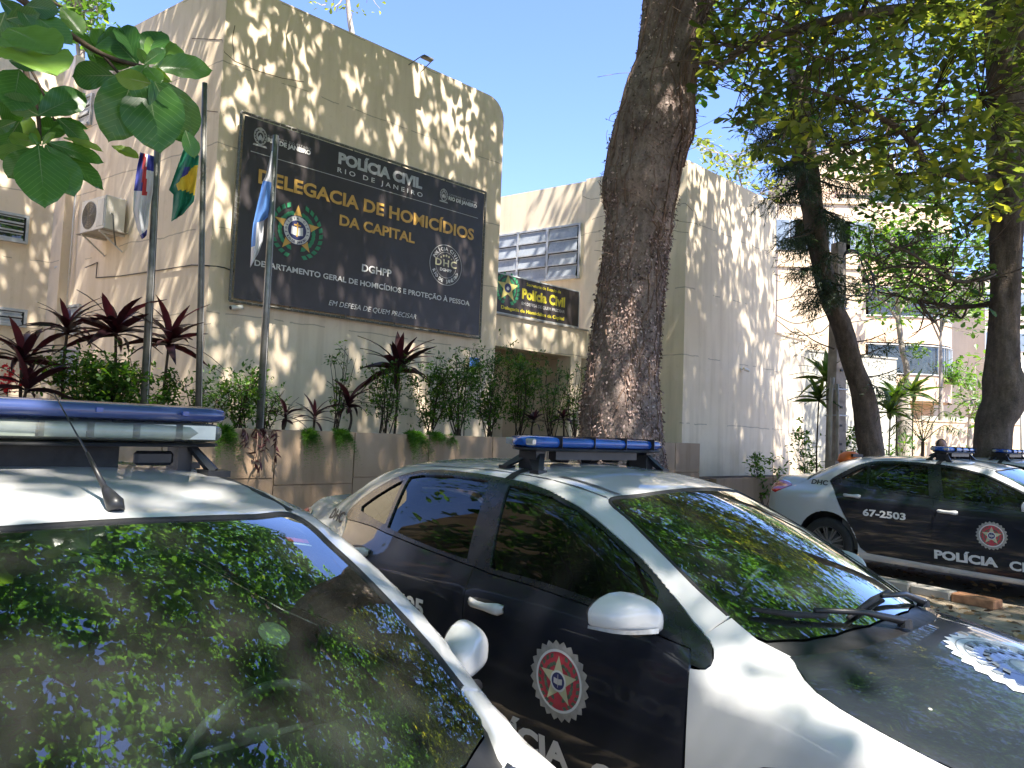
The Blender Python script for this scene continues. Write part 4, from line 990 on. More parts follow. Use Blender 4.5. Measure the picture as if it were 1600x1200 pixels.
# ---------------------------------------------------------------- right block
C2 = at(1075, 250, 17.8); ZT2 = C2[2]; C2[2] = 0
FD = Frame(C2, ANG); FE = Frame(C2, FB.a)
b2 = thing('police_building', 'beige flat roofed block behind the thick tree trunk', 'building', tuple(C2), ANG)
sR = FD.hit(1212, 450)[0]; sP = FE.hit(914, 350)[0]
def prismW(par, name, foot, z0, z1, mat):
    n = len(foot); V = [(p[0], p[1], z0) for p in foot]+[(p[0], p[1], z1) for p in foot]
    return mesh(name, V, [tuple(range(n-1, -1, -1)), tuple(range(n, 2*n))]+[(i, (i+1) % n, n+(i+1) % n, n+i) for i in range(n)], mat, par, world=True)
w0 = FD.W(0, 0, 0); prismW(b2, 'front_wall', [w0, FD.W(sR, 0, 0), FD.W(sR, 6, 0), FE.W(sP, 6, 0), FE.W(sP, 0, 0)], 0, ZT2, M['wall2'])
zt3 = FE.hit(905, 285, .06)[1]
prismW(b2, 'side_wall', [FE.W(sP-.001, .06, 0), FE.W(sP-.001, 5, 0), FE.W(-11, 5, 0), FE.W(-11, .06, 0)], 0, zt3, M['wall2'])
a, b = FE.hit(782, 380, .06), FE.hit(906, 352, .06); lo = FE.hit(906, 432, .06)[1]
window(b2, FE, a[0]-1.3, b[0], lo, b[1], .06, 4, 4, .06, tilt=.5)
# ---------------------------------------------------------------- entrance beam and the smaller sign
sB = FE.hit(918, 540)[0]; pB = FE.W(sB, -.0, 0); FG = Frame(pB, ANG)
gl = FG.hit(768, 500)[0]
bz1 = FG.hit(903, 515)[1]; bz0 = FG.hit(912, 560)[1]
ent = thing('entrance_canopy', 'beige beam over the shaded entrance between the two blocks', 'canopy', tuple(pB), ANG)
MB().box((gl-1.5, .0, bz0), (.05, .45, bz1)).box((gl-1.5, .45, bz1-.12), (.05, 3.4, bz1+.0)).build('beam', M['wall2'], ent)
MB().box((gl-1.5, -.05, bz1), (-.02, .22, bz1+.035)).build('sill', M['concrete'], ent)
MB().box((gl-1.5, 2.6, 0), (.35, 2.9, bz1-.13)).build('back_wall', M['wall2'], ent)
MB().box((-.62, .0, 0), (-.22, .45, bz0-.002)).build('pier', M['wall2'], ent)
dr = MB().box((-2.1, 2.52, 1.35), (-.9, 2.59, bz0-.02)).build('door', M['darkroom'], ent); MB().box((-2.04, 2.505, 1.4), (-1.53, 2.518, bz0-.08)).build('pane', M['windowblue'], dr); MB().box((-1.47, 2.505, 1.4), (-.96, 2.518, bz0-.08)).build('pane', M['windowblue'], dr)
hb = thing('house_number_plate', 'small blue plate on the wall behind the shrubs', 'plate', tuple(FA.W(FA.hit(740, 566)[0], -.02, FA.hit(740, 566)[1])), ANG)
MB().box((-.13, -.012, -.09), (.13, .0, .09), bev=.004).build('plate', M['flag_sky'], hb); 
# ---------------------------------------------------------------- signs
class Sign:
    def __init__(g, o, fr, y): g.o = o; g.fr = fr; g.y = y
    def p(g, px, py): return g.fr.hit(px, py, g.y)
    def flat(g, name, mat, VF, lift, par=None):
        V = [toloc(g.o, g.fr.W(a, g.y-lift, b)) for a, b in VF[0]]; return mesh(name, V, VF[1], mat, par or g.o)
    def word(g, txt, L, R, cap, mat, lift=.003, par=None, **k):
        """L and R: picture points of the two ends of the baseline, cap: capital height in pixels at L"""
        a, b = g.p(*L), g.p(*R); c = g.p(L[0], L[1]-cap)[1]-a[1]
        V, Fc = fit_text(txt, a[0], b[0], (a[1]+b[1])/2, c, **k); return g.flat('lettering', M[mat], (V, Fc), lift, par)
zz = lambda x, y: (x/3+350, y/3+150)
BY = -.14
sl_, st_ = FA.hit(378, 172, BY); sr_, sb_ = FA.hit(751, 527, BY)
st2 = FA.hit(761, 302, BY)[1]; sb2 = FA.hit(362, 472, BY)[1]; st_ = (st_+st2)/2; sb_ = (sb_+sb2)/2
bn = thing('banner_sign', 'big black banner reading DELEGACIA DE HOMICÍDIOS DA CAPITAL in gold', 'sign', tuple(FA.W(sl_, BY, sb_)), ANG)
BW, BH = sr_-sl_, st_-sb_
# slightly slack cloth
gx = np.linspace(.05, BW-.05, 40); gz = np.linspace(.05, BH-.05, 24); V = [(x, .004*math.sin(x*5.1)*math.sin(z*3.3), z) for x in gx for z in gz]
mesh('banner', V, [(i*24+j, i*24+24+j, i*24+25+j, i*24+1+j) for i in range(39) for j in range(23)], M['sign'], bn, True)
fm = MB()
for a, b in (((0, .02, 0), (BW, .02, 0)), ((0, .02, BH), (BW, .02, BH)), ((0, .02, 0), (0, .02, BH)), ((BW, .02, 0), (BW, .02, BH))): fm.tube([a, b], .022, 6)
for k in range(1, 5): fm.tube([(BW*k/5, .05, 0), (BW*k/5, .05, BH)], .015, 5)
for k in range(4): 
    for z in (.1, BH-.1): fm.tube([(.2+k*(BW-.4)/3, .02, z), (.2+k*(BW-.4)/3, .14, z)], .012, 5)
fm.build('tube_frame', M['greypaint'], bn)
la = MB()
for k in range(34):
    z = .05+(BH-.1)*k/33
    for x, d in ((0, 1), (BW, -1)): la.tube([(x-d*.02, 0, z+.015), (x+d*.05, -.004, z)], .004, 4)
for k in range(52):
    x = .05+(BW-.1)*k/51
    for z, d in ((0, 1), (BH, -1)): la.tube([(x+.015, 0, z-d*.02), (x, -.004, z+d*.05)], .004, 4)
tag(la.build('lacing', M['concrete'], bn), kind='stuff')
SG = Sign(bn, FA, BY-.008)
def crest(g, px, py, r, mat='lettering_grey'):
    cx, cz = g.p(px, py); f = Flat().add(disc(cx, cz, r*.80, r*.92, 24, .8)).add(disc(cx, cz+r*.05, r*.38, r*.48, 20, .8)).add(star(cx, cz+r*.75, r*.28)).add(wreath(cx, cz, r*.62, 6, .5, .8))
    f.add(([(cx-r*.8, cz-r*1.12), (cx+r*.8, cz-r*1.12), (cx+r*.7, cz-r*.92), (cx-r*.7, cz-r*.92)], [(0, 1, 2, 3)])).add(([(cx-r*.28, cz-r*.2), (cx, cz-r*.35), (cx+r*.28, cz-r*.2), (cx, cz+r*.25)], [(0, 1, 2, 3)]))
    tag(g.flat('crest', M[mat], (f.V, f.F), .003), kind='stuff')
crest(SG, 407, 213, .155); crest(SG, 693.5, 304.5, .135)
SG.word('GOVERNO DO ESTADO', zz(205, 196), zz(407, 250), 3.4, 'lettering_grey', bold=.0, spacing=1.25)
SG.word('RIO DE JANEIRO', zz(203, 217), zz(406, 276), 7.4, 'lettering_white', bold=.045)
SG.word('GOVERNO DO ESTADO', zz(1054, 468), zz(1184, 504), 3.0, 'lettering_grey', bold=.0, spacing=1.2)
SG.word('RIO DE JANEIRO', zz(1052, 488), zz(1184, 526), 6.0, 'lettering_white', bold=.045)
SG.word('POLÍCIA CIVIL', zz(535, 315), zz(928, 440), 18.5, 'silver2', bold=.05, spacing=.96)
SG.word('RIO DE JANEIRO', zz(531, 357), zz(930, 474), 7.5, 'lettering_white', bold=.012, spacing=1.6)
a, b = SG.p(*zz(125, 250)), SG.p(*zz(1190, 580)); zc = (a[1]+b[1])/2
SG.flat('rule', M['lettering_grey'], ([(a[0], zc-.006), (b[0], zc-.006), (b[0], zc+.006), (a[0], zc+.006)], [(0, 1, 2, 3)]), .003)
SG.word('DELEGACIA DE HOMICÍDIOS', zz(160, 402), zz(1170, 683), 22.5, 'gold', bold=.032)
SG.word('DA CAPITAL', zz(540, 605), zz(893, 692), 17, 'gold', bold=.032)
SG.word('DGHPP', zz(645, 823), zz(784, 849), 11.8, 'lettering_white', bold=.025)
SG.word('DEPARTAMENTO GERAL DE HOMICÍDIOS E PROTEÇÃO À PESSOA', zz(142, 792), zz(1150, 986), 9.3, 'lettering_white', bold=.022)
SG.word('EM DEFESA DE QUEM PRECISAR', zz(490, 980), zz(900, 1046), 8.0, 'lettering_white', bold=.0, shear=.25)
cx, cz = SG.p(*zz(342, 630)); R_ = (SG.p(*zz(444, 612))[0]-SG.p(*zz(238, 562))[0])*.53
em = tag(SG.flat('star_wreath', M['green'], wreath(cx, cz-.02, R_*.88, 11, .27), .003), kind='stuff')
SG.flat('star', M['gold'], star(cx, cz+.01, R_), .005, em); SG.flat('star_ring', M['lettering_white'], disc(cx, cz, 0, R_*.56, 40), .007, em)
SG.flat('star_centre', M['blueprint'], disc(cx, cz, 0, R_*.39, 36), .009, em); SG.flat('star_rim', M['blueprint'], disc(cx, cz, R_*.56, R_*.585, 40), .0085, em)
SG.flat('ring_text', M['blueprint'], arc_text('POLÍCIA CIVIL', cx, cz, R_*.43, math.radians(205), math.radians(-25), R_*.09), .0095, em)
SG.flat('ring_text', M['blueprint'], arc_text('RIO DE JANEIRO', cx, cz, R_*.52, math.radians(215), math.radians(325), R_*.09, True), .0095, em)
SG.flat('book', M['lettering_white'], ([(cx-.26*R_, cz-.18*R_), (cx-.02*R_, cz-.22*R_), (cx-.02*R_, cz+.10*R_), (cx-.24*R_, cz+.14*R_), (cx+.26*R_, cz-.18*R_), (cx+.24*R_, cz+.14*R_), (cx+.02*R_, cz+.10*R_), (cx+.02*R_, cz-.22*R_)], [(0, 1, 2, 3), (4, 5, 6, 7)]), .011, em)
SG.flat('sword', M['gold'], ([(cx-.03*R_, cz-.26*R_), (cx+.03*R_, cz-.26*R_), (cx+.03*R_, cz+.30*R_), (cx-.03*R_, cz+.30*R_), (cx-.15*R_, cz+.17*R_), (cx+.15*R_, cz+.17*R_), (cx+.15*R_, cz+.23*R_), (cx-.15*R_, cz+.23*R_)], [(0, 1, 2, 3), (4, 5, 6, 7)]), .013, em)
cx, cz = SG.p(*zz(1040, 793)); r = (SG.p(*zz(1117, 800))[0]-SG.p(*zz(966, 780))[0])/2
bd = SG.flat('round_badge', M['lettering_grey'], disc(cx, cz, r*.965, r, 60), .003)
SG.flat('badge_ring', M['lettering_grey'], disc(cx, cz, r*.62, r*.64, 50), .003, bd)
SG.flat('ring_text', M['lettering_white'], arc_text('POLÍCIA CIVIL', cx, cz, r*.71, math.radians(160), math.radians(20), r*.17), .003, bd)
SG.flat('ring_text', M['lettering_white'], arc_text('RIO DE JANEIRO', cx, cz, r*.88, math.radians(203), math.radians(337), r*.17, True), .003, bd)
SG.flat('badge_band', M['sign'], ([(cx-r*.72, cz-r*.12), (cx+r*.72, cz-r*.12), (cx+r*.72, cz+r*.26), (cx-r*.72, cz+r*.26)], [(0, 1, 2, 3)]), .0045, bd)
SG.flat('lettering', M['paleyellow'], fit_text('DHC', cx-r*.66, cx+r*.66, cz-r*.08, r*.34, bold=.02, spacing=1.2), .006, bd)
SG.flat('lettering', M['lettering_white'], fit_text('DGHPP', cx-r*.36, cx+r*.36, cz-r*.32, r*.15, bold=.03), .006, bd)
f = Flat()
for k, sz in zip(range(-2, 3), (.045, .06, .075, .06, .045)): f.add(star(cx+k*r*.16, cz+r*(.46-.03*k*k), sz*r*1.2))
SG.flat('badge_stars', M['paleyellow'], (f.V, f.F), .005, bd)
# the smaller sign over the entrance
z6_ = lambda x, y: (x/7.5+760, y/7.5+400)
a, b, c_, d_ = FG.hit(*z6_(122, 178), -.03), FG.hit(*z6_(1085, 432), -.03), FG.hit(*z6_(1080, 872), -.03), FG.hit(*z6_(100, 683), -.03)
s2 = thing('sign_board', 'smaller black and yellow sign reading Polícia Civil over the entrance', 'sign', tuple(FG.W(d_[0], -.03, bz1+.036)), ANG)
gtop = (a[1]+b[1])/2; gbot = bz1+.036; gw = b[0]-d_[0]
MB().box((-.6, .0, 0), (gw, .05, gtop-gbot)).build('board', M['sign'], s2)
MB().box((-.6, -.012, -.0), (gw+.02, .0, .03)).box((-.6, -.012, gtop-gbot-.015), (gw+.02, .002, gtop-gbot+.012)).box((gw, -.012, .03), (gw+.02, .05, gtop-gbot-.015)).build('board_frame', M['metalframe'], s2)
S2 = Sign(s2, FG, -.03)
def w2(txt, L, R, cap, mat, **k): S2.word(txt, z6_(*L), z6_(*R), cap/7.5, mat, .004, **k)
w2('Secretaria de Estado de', (470, 352), (872, 440), 38, 'yellow', bold=.02)
w2('Polícia Civil', (415, 500), (918, 605), 125, 'yellow', bold=.045)
w2('EM DEFESA DE QUEM PRECISAR', (412, 572), (915, 672), 36, 'lettering_white', bold=.0)
w2('Delegacia de Homicídios da Capital', (170, 610), (908, 762), 42, 'yellow', bold=.03)
w2('DHC', (518, 745), (588, 758), 30, 'yellow', bold=.02)
cx, cz = S2.p(*z6_(250, 375)); r = .34
tag(S2.flat('star_wreath', M['green'], wreath(cx, cz-.02, r*.82, 9, .40), .004), kind='stuff')
S2.flat('star', M['paleyellow2'], star(cx, cz, r), .006); S2.flat('star_centre', M['blueprint'], disc(cx, cz, 0, r*.32, 24), .008)
S2.flat('book', M['lettering_white'], disc(cx, cz-.01, 0, r*.14, 6), .010)
CANOPY_A, CANOPY_L, CANOPY_B = 13500, 3600, 3600
# ================================================================ THINGS ON THE WALLS
def hitW(fr, px, py, y=0.): s, z = fr.hit(px, py, y); return fr.W(s, y, z)
# air conditioner on its bracket
q = FB.hit(123, 360, -.45); q2 = FB.hit(176, 366, -.45); wv = abs(q2[0]-q[0])
sA, zA = FB.hit(124, 366, -.42); wA, hA, dA = .86, .60, .36
acp = FB.W(sA, 0, zA); ac = thing('air_conditioner', 'white air conditioner unit on a wall bracket at the upper left', 'air conditioner', tuple(acp), FB.a)
MB().box((0, -.42-.0, 0), (wA, -.42+dA, hA), bev=.018).build('casing', M['whiteplastic'], ac)
fl = MB(); Rf = Matrix.Translation((.31, -.425, .30))@Matrix.Rotation(PI/2, 4, 'X')
for r in (.08, .12, .16, .20, .24): fl.tube([tuple(Rf@Vector((r*math.cos(t), r*math.sin(t), 0))) for t in np.linspace(0, 2*PI, 25)], .005, 4)
for k in range(8): fl.tube([tuple(Rf@Vector((.02*math.cos(k*PI/4), .02*math.sin(k*PI/4), 0))), tuple(Rf@Vector((.25*math.cos(k*PI/4), .25*math.sin(k*PI/4), .0)))], .004, 4)
fl.build('fan_guard', M['greypaint'], ac)
MB().lathe([(.0001, 0), (.25, 0)], 32, Rf).build('fan_opening', M['black'], ac)
MB().box((.60, -.428, .06), (.82, -.42, .54)).build('side_grille', M['metalframe'], ac)
MB().tube([(wA-.01, -.3, .30), (wA+.05, -.3, .25), (wA+.06, -.28, .0), (wA-.0, -.2, -.25)], .014, 6).build('pipe', M['greypaint'], ac, True)
bk = MB()
for x in (.12, wA-.12): bk.box((x-.02, -.44, -.045), (x+.02, 0, -.005)); bk.tube([(x, -.42, -.03), (x, -.01, -.32)], .016, 6)
tag(bk.build('bracket', M['whiteplastic'], ac), kind='stuff')
MB().box((-.05, -.46, -.012), (wA+.05, -.02, .0)).build('drip_tray', M['concrete'], ac)
def camera_unit(fr, px, py, y, label, dirx=-1):
    p = hitW(fr, px, py, y); t = thing('security_camera', label, 'camera', tuple(p), fr.a)
    MB().lathe([(.0001, .012), (.045, .012), (.05, 0), (.05, -.0)], 12, Matrix.Rotation(PI/2, 4, 'X')).build('mount', M['whiteplastic'], t)
    MB().tube([(0, -.01, 0), (0, -.09, -.01)], .014, 6).build('arm', M['whiteplastic'], t)
    b = MB().tube([(.08*-dirx, -.12, .01), (-.12*-dirx, -.15, -.03)], .038, 12).build('camera_body', M['whiteplastic'], t); autosmooth(b)
    MB().tube([(-.12*-dirx, -.15, -.03), (-.13*-dirx, -.1515, -.032)], .028, 12).build('lens', M['black'], b); return t
camera_unit(FB, 104, 418, .27, 'small white bullet camera on the rear wing below the air conditioner', -1)
camera_unit(FD, 1158, 577, 0, 'tiny camera on the front wall of the right block', 1)
camera_unit(FA, 366, 481, 0, 'small camera under the lower left corner of the black banner', -1)
p = hitW(FA, 647, 108, 0); fl = thing('floodlight', 'thin floodlight bracket below the roof edge above the banner', 'floodlight', tuple(p), ANG)
MB().tube([(-.13, 0, .04), (-.10, -.40, .10), (.14, -.42, .10), (.16, 0, .0)], .010, 6).build('bracket', M['greypaint'], fl)
MB().box((-.11, -.46, .06), (.13, -.34, .105), bev=.01).build('lamp', M['greypaint'], fl)
# cables clipped to the walls
def cable(label, pts, r=.012, mat='black'):
    pts = np.array(pts); o = thing('cable', label, 'cable', tuple(pts[0])); MB().tube(pts-pts[0], r, 5).build('cable_run', M[mat], o, True); return o
cable('thin cable sagging across the left wall from the rear wing to the banner', [hitW(FB, x, y, -.02) for x, y in ((134, 418), (152, 410), (150, 434), (190, 431), (250, 422), (300, 414), (338, 416))]+[hitW(FA, x, y, -.03) for x, y in ((350, 418), (365, 424))], .010)
cable('black cable hanging down the pilaster left of the air conditioner', [hitW(FB, x, y, .06) for x, y in ((73, 330), (72, 380), (69, 400), (68, 428))], .012)
pc = thing('drain_pipe', 'thin vertical pipe on the rear wing beside the air conditioner', 'pipe', tuple(hitW(FB, 110, 410, .2)), FB.a)
MB().tube([(0, 0, -1.0), (0, 0, 2.6)], .022, 8).build('pipe', M['whiteplastic'], pc, True)
# ================================================================ PLANTER
YP = -2.35
FP = Frame(FA.W(0, YP, 0), ANG)
zPl = 1.56; sp0 = -6.; sp1 = FP.hit(1094, 700)[0]
pl = thing('planter_wall', 'long brown rendered planter in front of the building', 'planter', tuple(FP.W(0, 0, 0)), ANG)
MB().box((sp0, .03, 0), (sp1-.02, .16, zPl-.01)).box((sp1-.16, .16, 0), (sp1-.02, 2.3, zPl-.01)).build('core', M['planter'], pl)
xs = sorted([FP.hit(429, 720)[0], FP.hit(539, 720)[0]]); stp = xs[1]-xs[0]
k0 = xs[0]; edges = []
e = k0
while e > sp0: edges.append(e); e -= 1.45
e = k0+1.22
while e < sp1-.3: edges.append(e); e += 1.35
edges = sorted(edges+[sp1])
for i, (a, b) in enumerate(zip(edges[:-1], edges[1:])):
    dz = FP.hit(480, 747)[1] if i % 2 == 0 else .82
    MB().box((a+.008, 0, dz+.006), (b-.008, .028, zPl+random.uniform(-.004, .004)), bev=.004).build('panel', M['planter'], pl)
    MB().box((a+.006, .004, .0), (b-.006, .026, dz-.006)).build('lower_panel', M['planter'], pl)
MB().box((sp0, .165, 0), (sp1-.165, 2.25, zPl-.07)).build('soil', M['soil'], pl)
# low beds and the far garden walls on the right
def wallW(name, label, fr, s0, s1, y0, y1, z0, z1, mat, cat='wall'):
    t = thing(name, label, cat, tuple(fr.W(s0, y0, 0)), fr.a); MB().box((0, 0, z0), (s1-s0, y1-y0, z1)).build('wall', M[mat], t)
    MB().box((-.0, -.03, z1), (s1-s0+.03, y1-y0+.03, z1+.05)).build('coping', M[mat], t); return t
aS0, aS1 = sR+.02, FD.hit(1257, 600, .25)[0]; aZ = FD.hit(1235, 527, .25)[1]
wallW('annex_wall', 'lower beige wall joined to the right end of the flat roofed block', FD, aS0, aS1, .25, 3, 0, aZ, 'wall2')
lz = FD.hit(1170, 747, -1.3)[1]
lb = thing('low_bed', 'low brown kerbed bed at the foot of the right block', 'planter', tuple(FD.W(-.6, -1.3, 0)), ANG)
MB().box((0, 0, 0), (aS1+3.5, .15, lz)).build('kerb', M['planter'], lb); MB().box((0, .155, 0), (aS1+3.5, 1.29, lz-.05)).build('soil', M['soil'], lb)
FW = Frame(at(1258, 600, 25.5), math.radians(22))
wz = FW.hit(1290, 551)[1]
wallW('garden_wall', 'pale grey green wall behind the utility pole', FW, -.6, 4.2, 0, .25, 0, wz, 'wall_pale')
FX = Frame(at(1380, 690, 31), math.radians(9))
xz = FX.hit(1470, 659)[1]
wallW('boundary_wall', 'long cream boundary wall in front of the peach balconies', FX, -3, 16, 0, .25, 0, xz, 'cream')
# ================================================================ FLAGS
def pole_flag(label, bx, by, tx, ty, Yoff, r, mat, up):
    b = FP.hit(bx, by, Yoff); base = FP.W(b[0], Yoff, zPl-.07)
    top = at(tx, ty, float(base[1])+.05)
    d = (top-base); top = base+d*up
    t = thing('flagpole', label, 'flagpole', tuple(base)); MB().tube([(0, 0, 0), tuple(d*up*.5), tuple(d*up)], [r, r*.9, r*.75], 12).build('pole', M[mat], t, True)
    MB().lathe([(r*2.2, 0), (r*2.2, .02), (r*1.1, .03)], 12).build('base_plate', M['greypaint'], t)
    MB().tube([tuple(d*.02+np.array([.05, -.03, 0])), tuple(d*up*.98+np.array([.04, -.02, 0]))], .004, 4).build('halyard', M['lettering_grey'], t)
    return t, base, d*up
pA, bA, dA_ = pole_flag('dark flagpole with the white blue and red flag on the left', 226, 636, 250, 160, .55, .052, 'greypaint', 1.0)
pB_, bB, dB_ = pole_flag('tall dark flagpole with the green and yellow flag', 312, 640, 320, 130, .45, .045, 'greypaint', 1.0)
pC, bC, dC_ = pole_flag('shorter grey flagpole with the light blue and white flag in front of the banner', 406, 668, 431, 212, .35, .055, 'steel', 1.0)
def flag(label, pix, Y, cols, Mt, nfold=3, wob=.05):
    """hanging cloth: pix is a list of rows (left picture point, right picture point), top to bottom"""
    t = thing('flag', label, 'flag', tuple(at(*pix[0][1], Y))); o0 = at(*pix[0][1], Y)
    rows = len(pix); R = 26; C_ = 17; V = []; idx = []
    L = np.array([p[0] for p in pix], float); Rr = np.array([p[1] for p in pix], float); tt = np.linspace(0, 1, rows)
    for i in range(R):
        v = i/(R-1); l = [np.interp(v, tt, L[:, k]) for k in (0, 1)]; r = [np.interp(v, tt, Rr[:, k]) for k in (0, 1)]
        for j in range(C_):
            u = j/(C_-1); px, py = l[0]+(r[0]-l[0])*u, l[1]+(r[1]-l[1])*u
            V.append(at(px, py, Y+wob*math.sin(u*nfold*2*PI+v*2.1)+.02*math.sin(v*9+u*3))-o0)
    Fc = [(i*C_+j, i*C_+j+1, i*C_+C_+j+1, i*C_+C_+j) for i in range(R-1) for j in range(C_-1)]
    for i in range(R-1):
        for j in range(C_-1): idx.append(cols((j+.5)/(C_-1), (i+.5)/(R-1)))
    o = mesh('cloth', V, Fc, [M[m] for m in Mt], t, True, matidx=idx); sol = o.modifiers.new('thickness', 'SOLIDIFY'); sol.thickness = .004; return t
flag('white blue and red flag hanging limp on the leftmost flagpole', [((219, 238), (240, 244)), ((214, 262), (240, 268)), ((209, 298), (239, 300)), ((208, 330), (233, 330)), ((215, 358), (232, 345)), ((222, 374), (229, 368))], float(bA[1])-.03,
     lambda u, v: 2 if (v < .45 and abs(u-(.35+.5*v)) < .10) else (1 if (v < .42 and u < .30+.45*v) or v > .90 or (v < .20 and u > .55) else 0), ['flag_white', 'flag_blue', 'flag_red'], 1.4, .07)
flag('green and yellow flag with a blue disc hanging on the tall flagpole', [((287, 232), (311, 243)), ((279, 255), (310, 257)), ((264, 297), (309, 262)), ((271, 304), (306, 290)), ((270, 325), (303, 315)), ((268, 346), (284, 336))], float(bB[1])-.03,
     lambda u, v: 2 if (u > .35 and .24 < v < .36 and u < .62) else (1 if (.22+.25*(1-u) < v < .72-.22*(1-u) and u > .25) else 0), ['flag_green', 'flag_yellow', 'flag_blue'], 1.5, .06)
flag('light blue and white flag hanging folded on the pole before the banner', [((424, 236), (426, 236)), ((415, 275), (424, 275)), ((410, 285), (424, 290)), ((402, 320), (423, 335)), ((395, 352), (412, 345)), ((393, 375), (411, 375)), ((392, 410), (404, 395)), ((391, 418), (393, 414))], float(bC[1])-.05,
     lambda u, v: 1 if (.24 < v < .56) or (.56 <= v < .76 and u < .35) else 0, ['flag_white', 'flag_sky'], 1.2, .07)
# clay jar lying in the planter
p = FP.hit(173, 622, .9); pt = FP.W(p[0], .9, zPl+.05)
jr = thing('clay_pot', 'clay pot lying on its side among the shrubs', 'pot', tuple(pt+np.array([0, 0, .12])))
Mx = Matrix.Rotation(math.radians(78), 4, 'X')@Matrix.Rotation(.2, 4, 'Y')
MB().lathe([(.0001, -.42), (.10, -.42), (.17, -.30), (.20, -.12), (.155, .0), (.145, .02), (.175, .06), (.185, .06), (.17, .0), (.155, -.02), (.18, -.12), (.15, -.30), (.0001, -.38)], 28, Mx).build('pot', M['clay'], jr, True)
# ================================================================ LEAVES
def rotm(d, roll=0., up=(0, 0, 1)):
    """frames with y along d and z near up; arrays"""
    d = d/np.linalg.norm(d, axis=1)[:, None]; up = np.broadcast_to(np.array(up, float), d.shape)+1e-3
    x = np.cross(d, up); x /= np.maximum(np.linalg.norm(x, axis=1), 1e-6)[:, None]; z = np.cross(x, d)
    c, s = np.cos(roll)[:, None], np.sin(roll)[:, None]; x2 = x*c+z*s; z2 = -x*s+z*c
    return np.stack([x2, d, z2], 1)
def T_broad(w=.5):      # obovate blade folded along its rib: x, y, z
    V = np.array([(0, 0, 0), (-.18*w, .3, .03), (-.5*w, .68, .05), (-.3*w, .93, .02), (0, 1, -.04), (.3*w, .93, .02), (.5*w, .68, .05), (.18*w, .3, .03), (0, .5, -.01)])
    return V, np.array([(0, 8, 1), (1, 8, 2), (2, 8, 3), (3, 8, 4), (4, 8, 5), (5, 8, 6), (6, 8, 7), (7, 8, 0)])[:, [0, 1, 2]]
def T_small(w=.45): return np.array([(0, 0, 0), (-.5*w, .5, .06), (0, 1, 0), (.5*w, .5, .06)]), np.array([(0, 3, 1), (3, 2, 1)])
def T_quad5(w=.5): return np.array([(0, 0, 0), (-.45*w, .55, .05), (-.2*w, .95, 0), (.2*w, .95, 0), (.45*w, .55, .05)]), np.array([(0, 4, 1), (1, 4, 3), (1, 3, 2)])
def T_strap(w=.16, droop=.5):
    V = []; ys = np.linspace(0, 1, 6)
    for y in ys: V += [(-w/2*math.sin(PI*min(1, y*.9+.12))**.7, y, -droop*y**2.2), (0, y, -droop*y**2.2-.02), (w/2*math.sin(PI*min(1, y*.9+.12))**.7, y, -droop*y**2.2)]
    Fc = []
    for i in range(5): a = 3*i; Fc += [(a, a+1, a+4), (a, a+4, a+3), (a+1, a+2, a+5), (a+1, a+5, a+4)]
    return np.array(V), np.array(Fc)
def blades(tmpl, pos, R, sc, tint):
    TV, TF = tmpl; n = len(pos); V = np.einsum('kj,njl->nkl', TV, R)*np.asarray(sc)[:, None, None]+pos[:, None, :]
    Fc = (TF[None]+np.arange(n)[:, None, None]*len(TV)).reshape(-1, 3)
    return V.reshape(-1, 3), Fc, np.repeat(tint, len(TV))
def rosettes(cen, k, size, rg, flat=.25, up=(0, 0, 1), jit=.05, droop=.0, tmpl=None):
    n = len(cen); az = rg.uniform(0, 2*PI, n)[:, None]+np.arange(k)[None]*2*PI/k+rg.normal(0, .3, (n, k)); el = rg.normal(-droop, flat, (n, k))
    d = np.stack([np.cos(el)*np.cos(az), np.cos(el)*np.sin(az), np.sin(el)], -1).reshape(-1, 3)
    pos = np.repeat(cen, k, 0)+rg.normal(0, jit, (n*k, 3)); R = rotm(d, rg.normal(0, .45, n*k)); sc = size*rg.uniform(.6, 1.2, n*k)
    tint = np.clip(np.repeat(rg.uniform(0, .75, n), k)+rg.normal(0, .12, n*k), 0, 1)**1.3
    return blades(tmpl or T_broad(), pos, R, sc, tint)
def cat(parts):
    V = []; Fc = []; T = []; b = 0
    for v, f, t in parts: V.append(v); Fc.append(f+b); T.append(t); b += len(v)
    return np.concatenate(V), np.concatenate(Fc), np.concatenate(T)
def foliage(name, parts, mat, parent, kind='stuff'):
    V, Fc, T = cat(parts); o = mesh(name, V, Fc, M[mat], parent, True, world=True, tint=T)
    if kind: o['kind'] = kind
    return o
def curve(pts, n=24):
    """smooth curve through points (Catmull-Rom)"""
    P = np.array(pts, float); P = np.concatenate([[2*P[0]-P[1]], P, [2*P[-1]-P[-2]]]); out = []
    m = len(P)-3
    for i in range(m):
        for t in np.linspace(0, 1, max(2, n//m), endpoint=False):
            a, b, c, d = P[i:i+4]; out.append(.5*((2*b)+(-a+c)*t+(2*a-5*b+4*c-d)*t*t+(-a+3*b-3*c+d)*t**3))
    out.append(P[-2]); return np.array(out)
def limb(mb, pts, r0, r1, n=10, wob=.0, rg=rng, k=24):
    C = curve(pts, k); 
    if wob: C[1:-1] += rg.normal(0, wob, (len(C)-2, 3))
    mb.tube(C, np.linspace(r0, r1, len(C)), n); return C
def wlimb(par, name, pts, r0, r1, mat, n=10, wob=0., k=24, rg=rng):
    mb = MB(); C = limb(mb, pts, r0, r1, n, wob, rg, k); o = mb.build(name, M[mat], par, True, world=True); return o, C
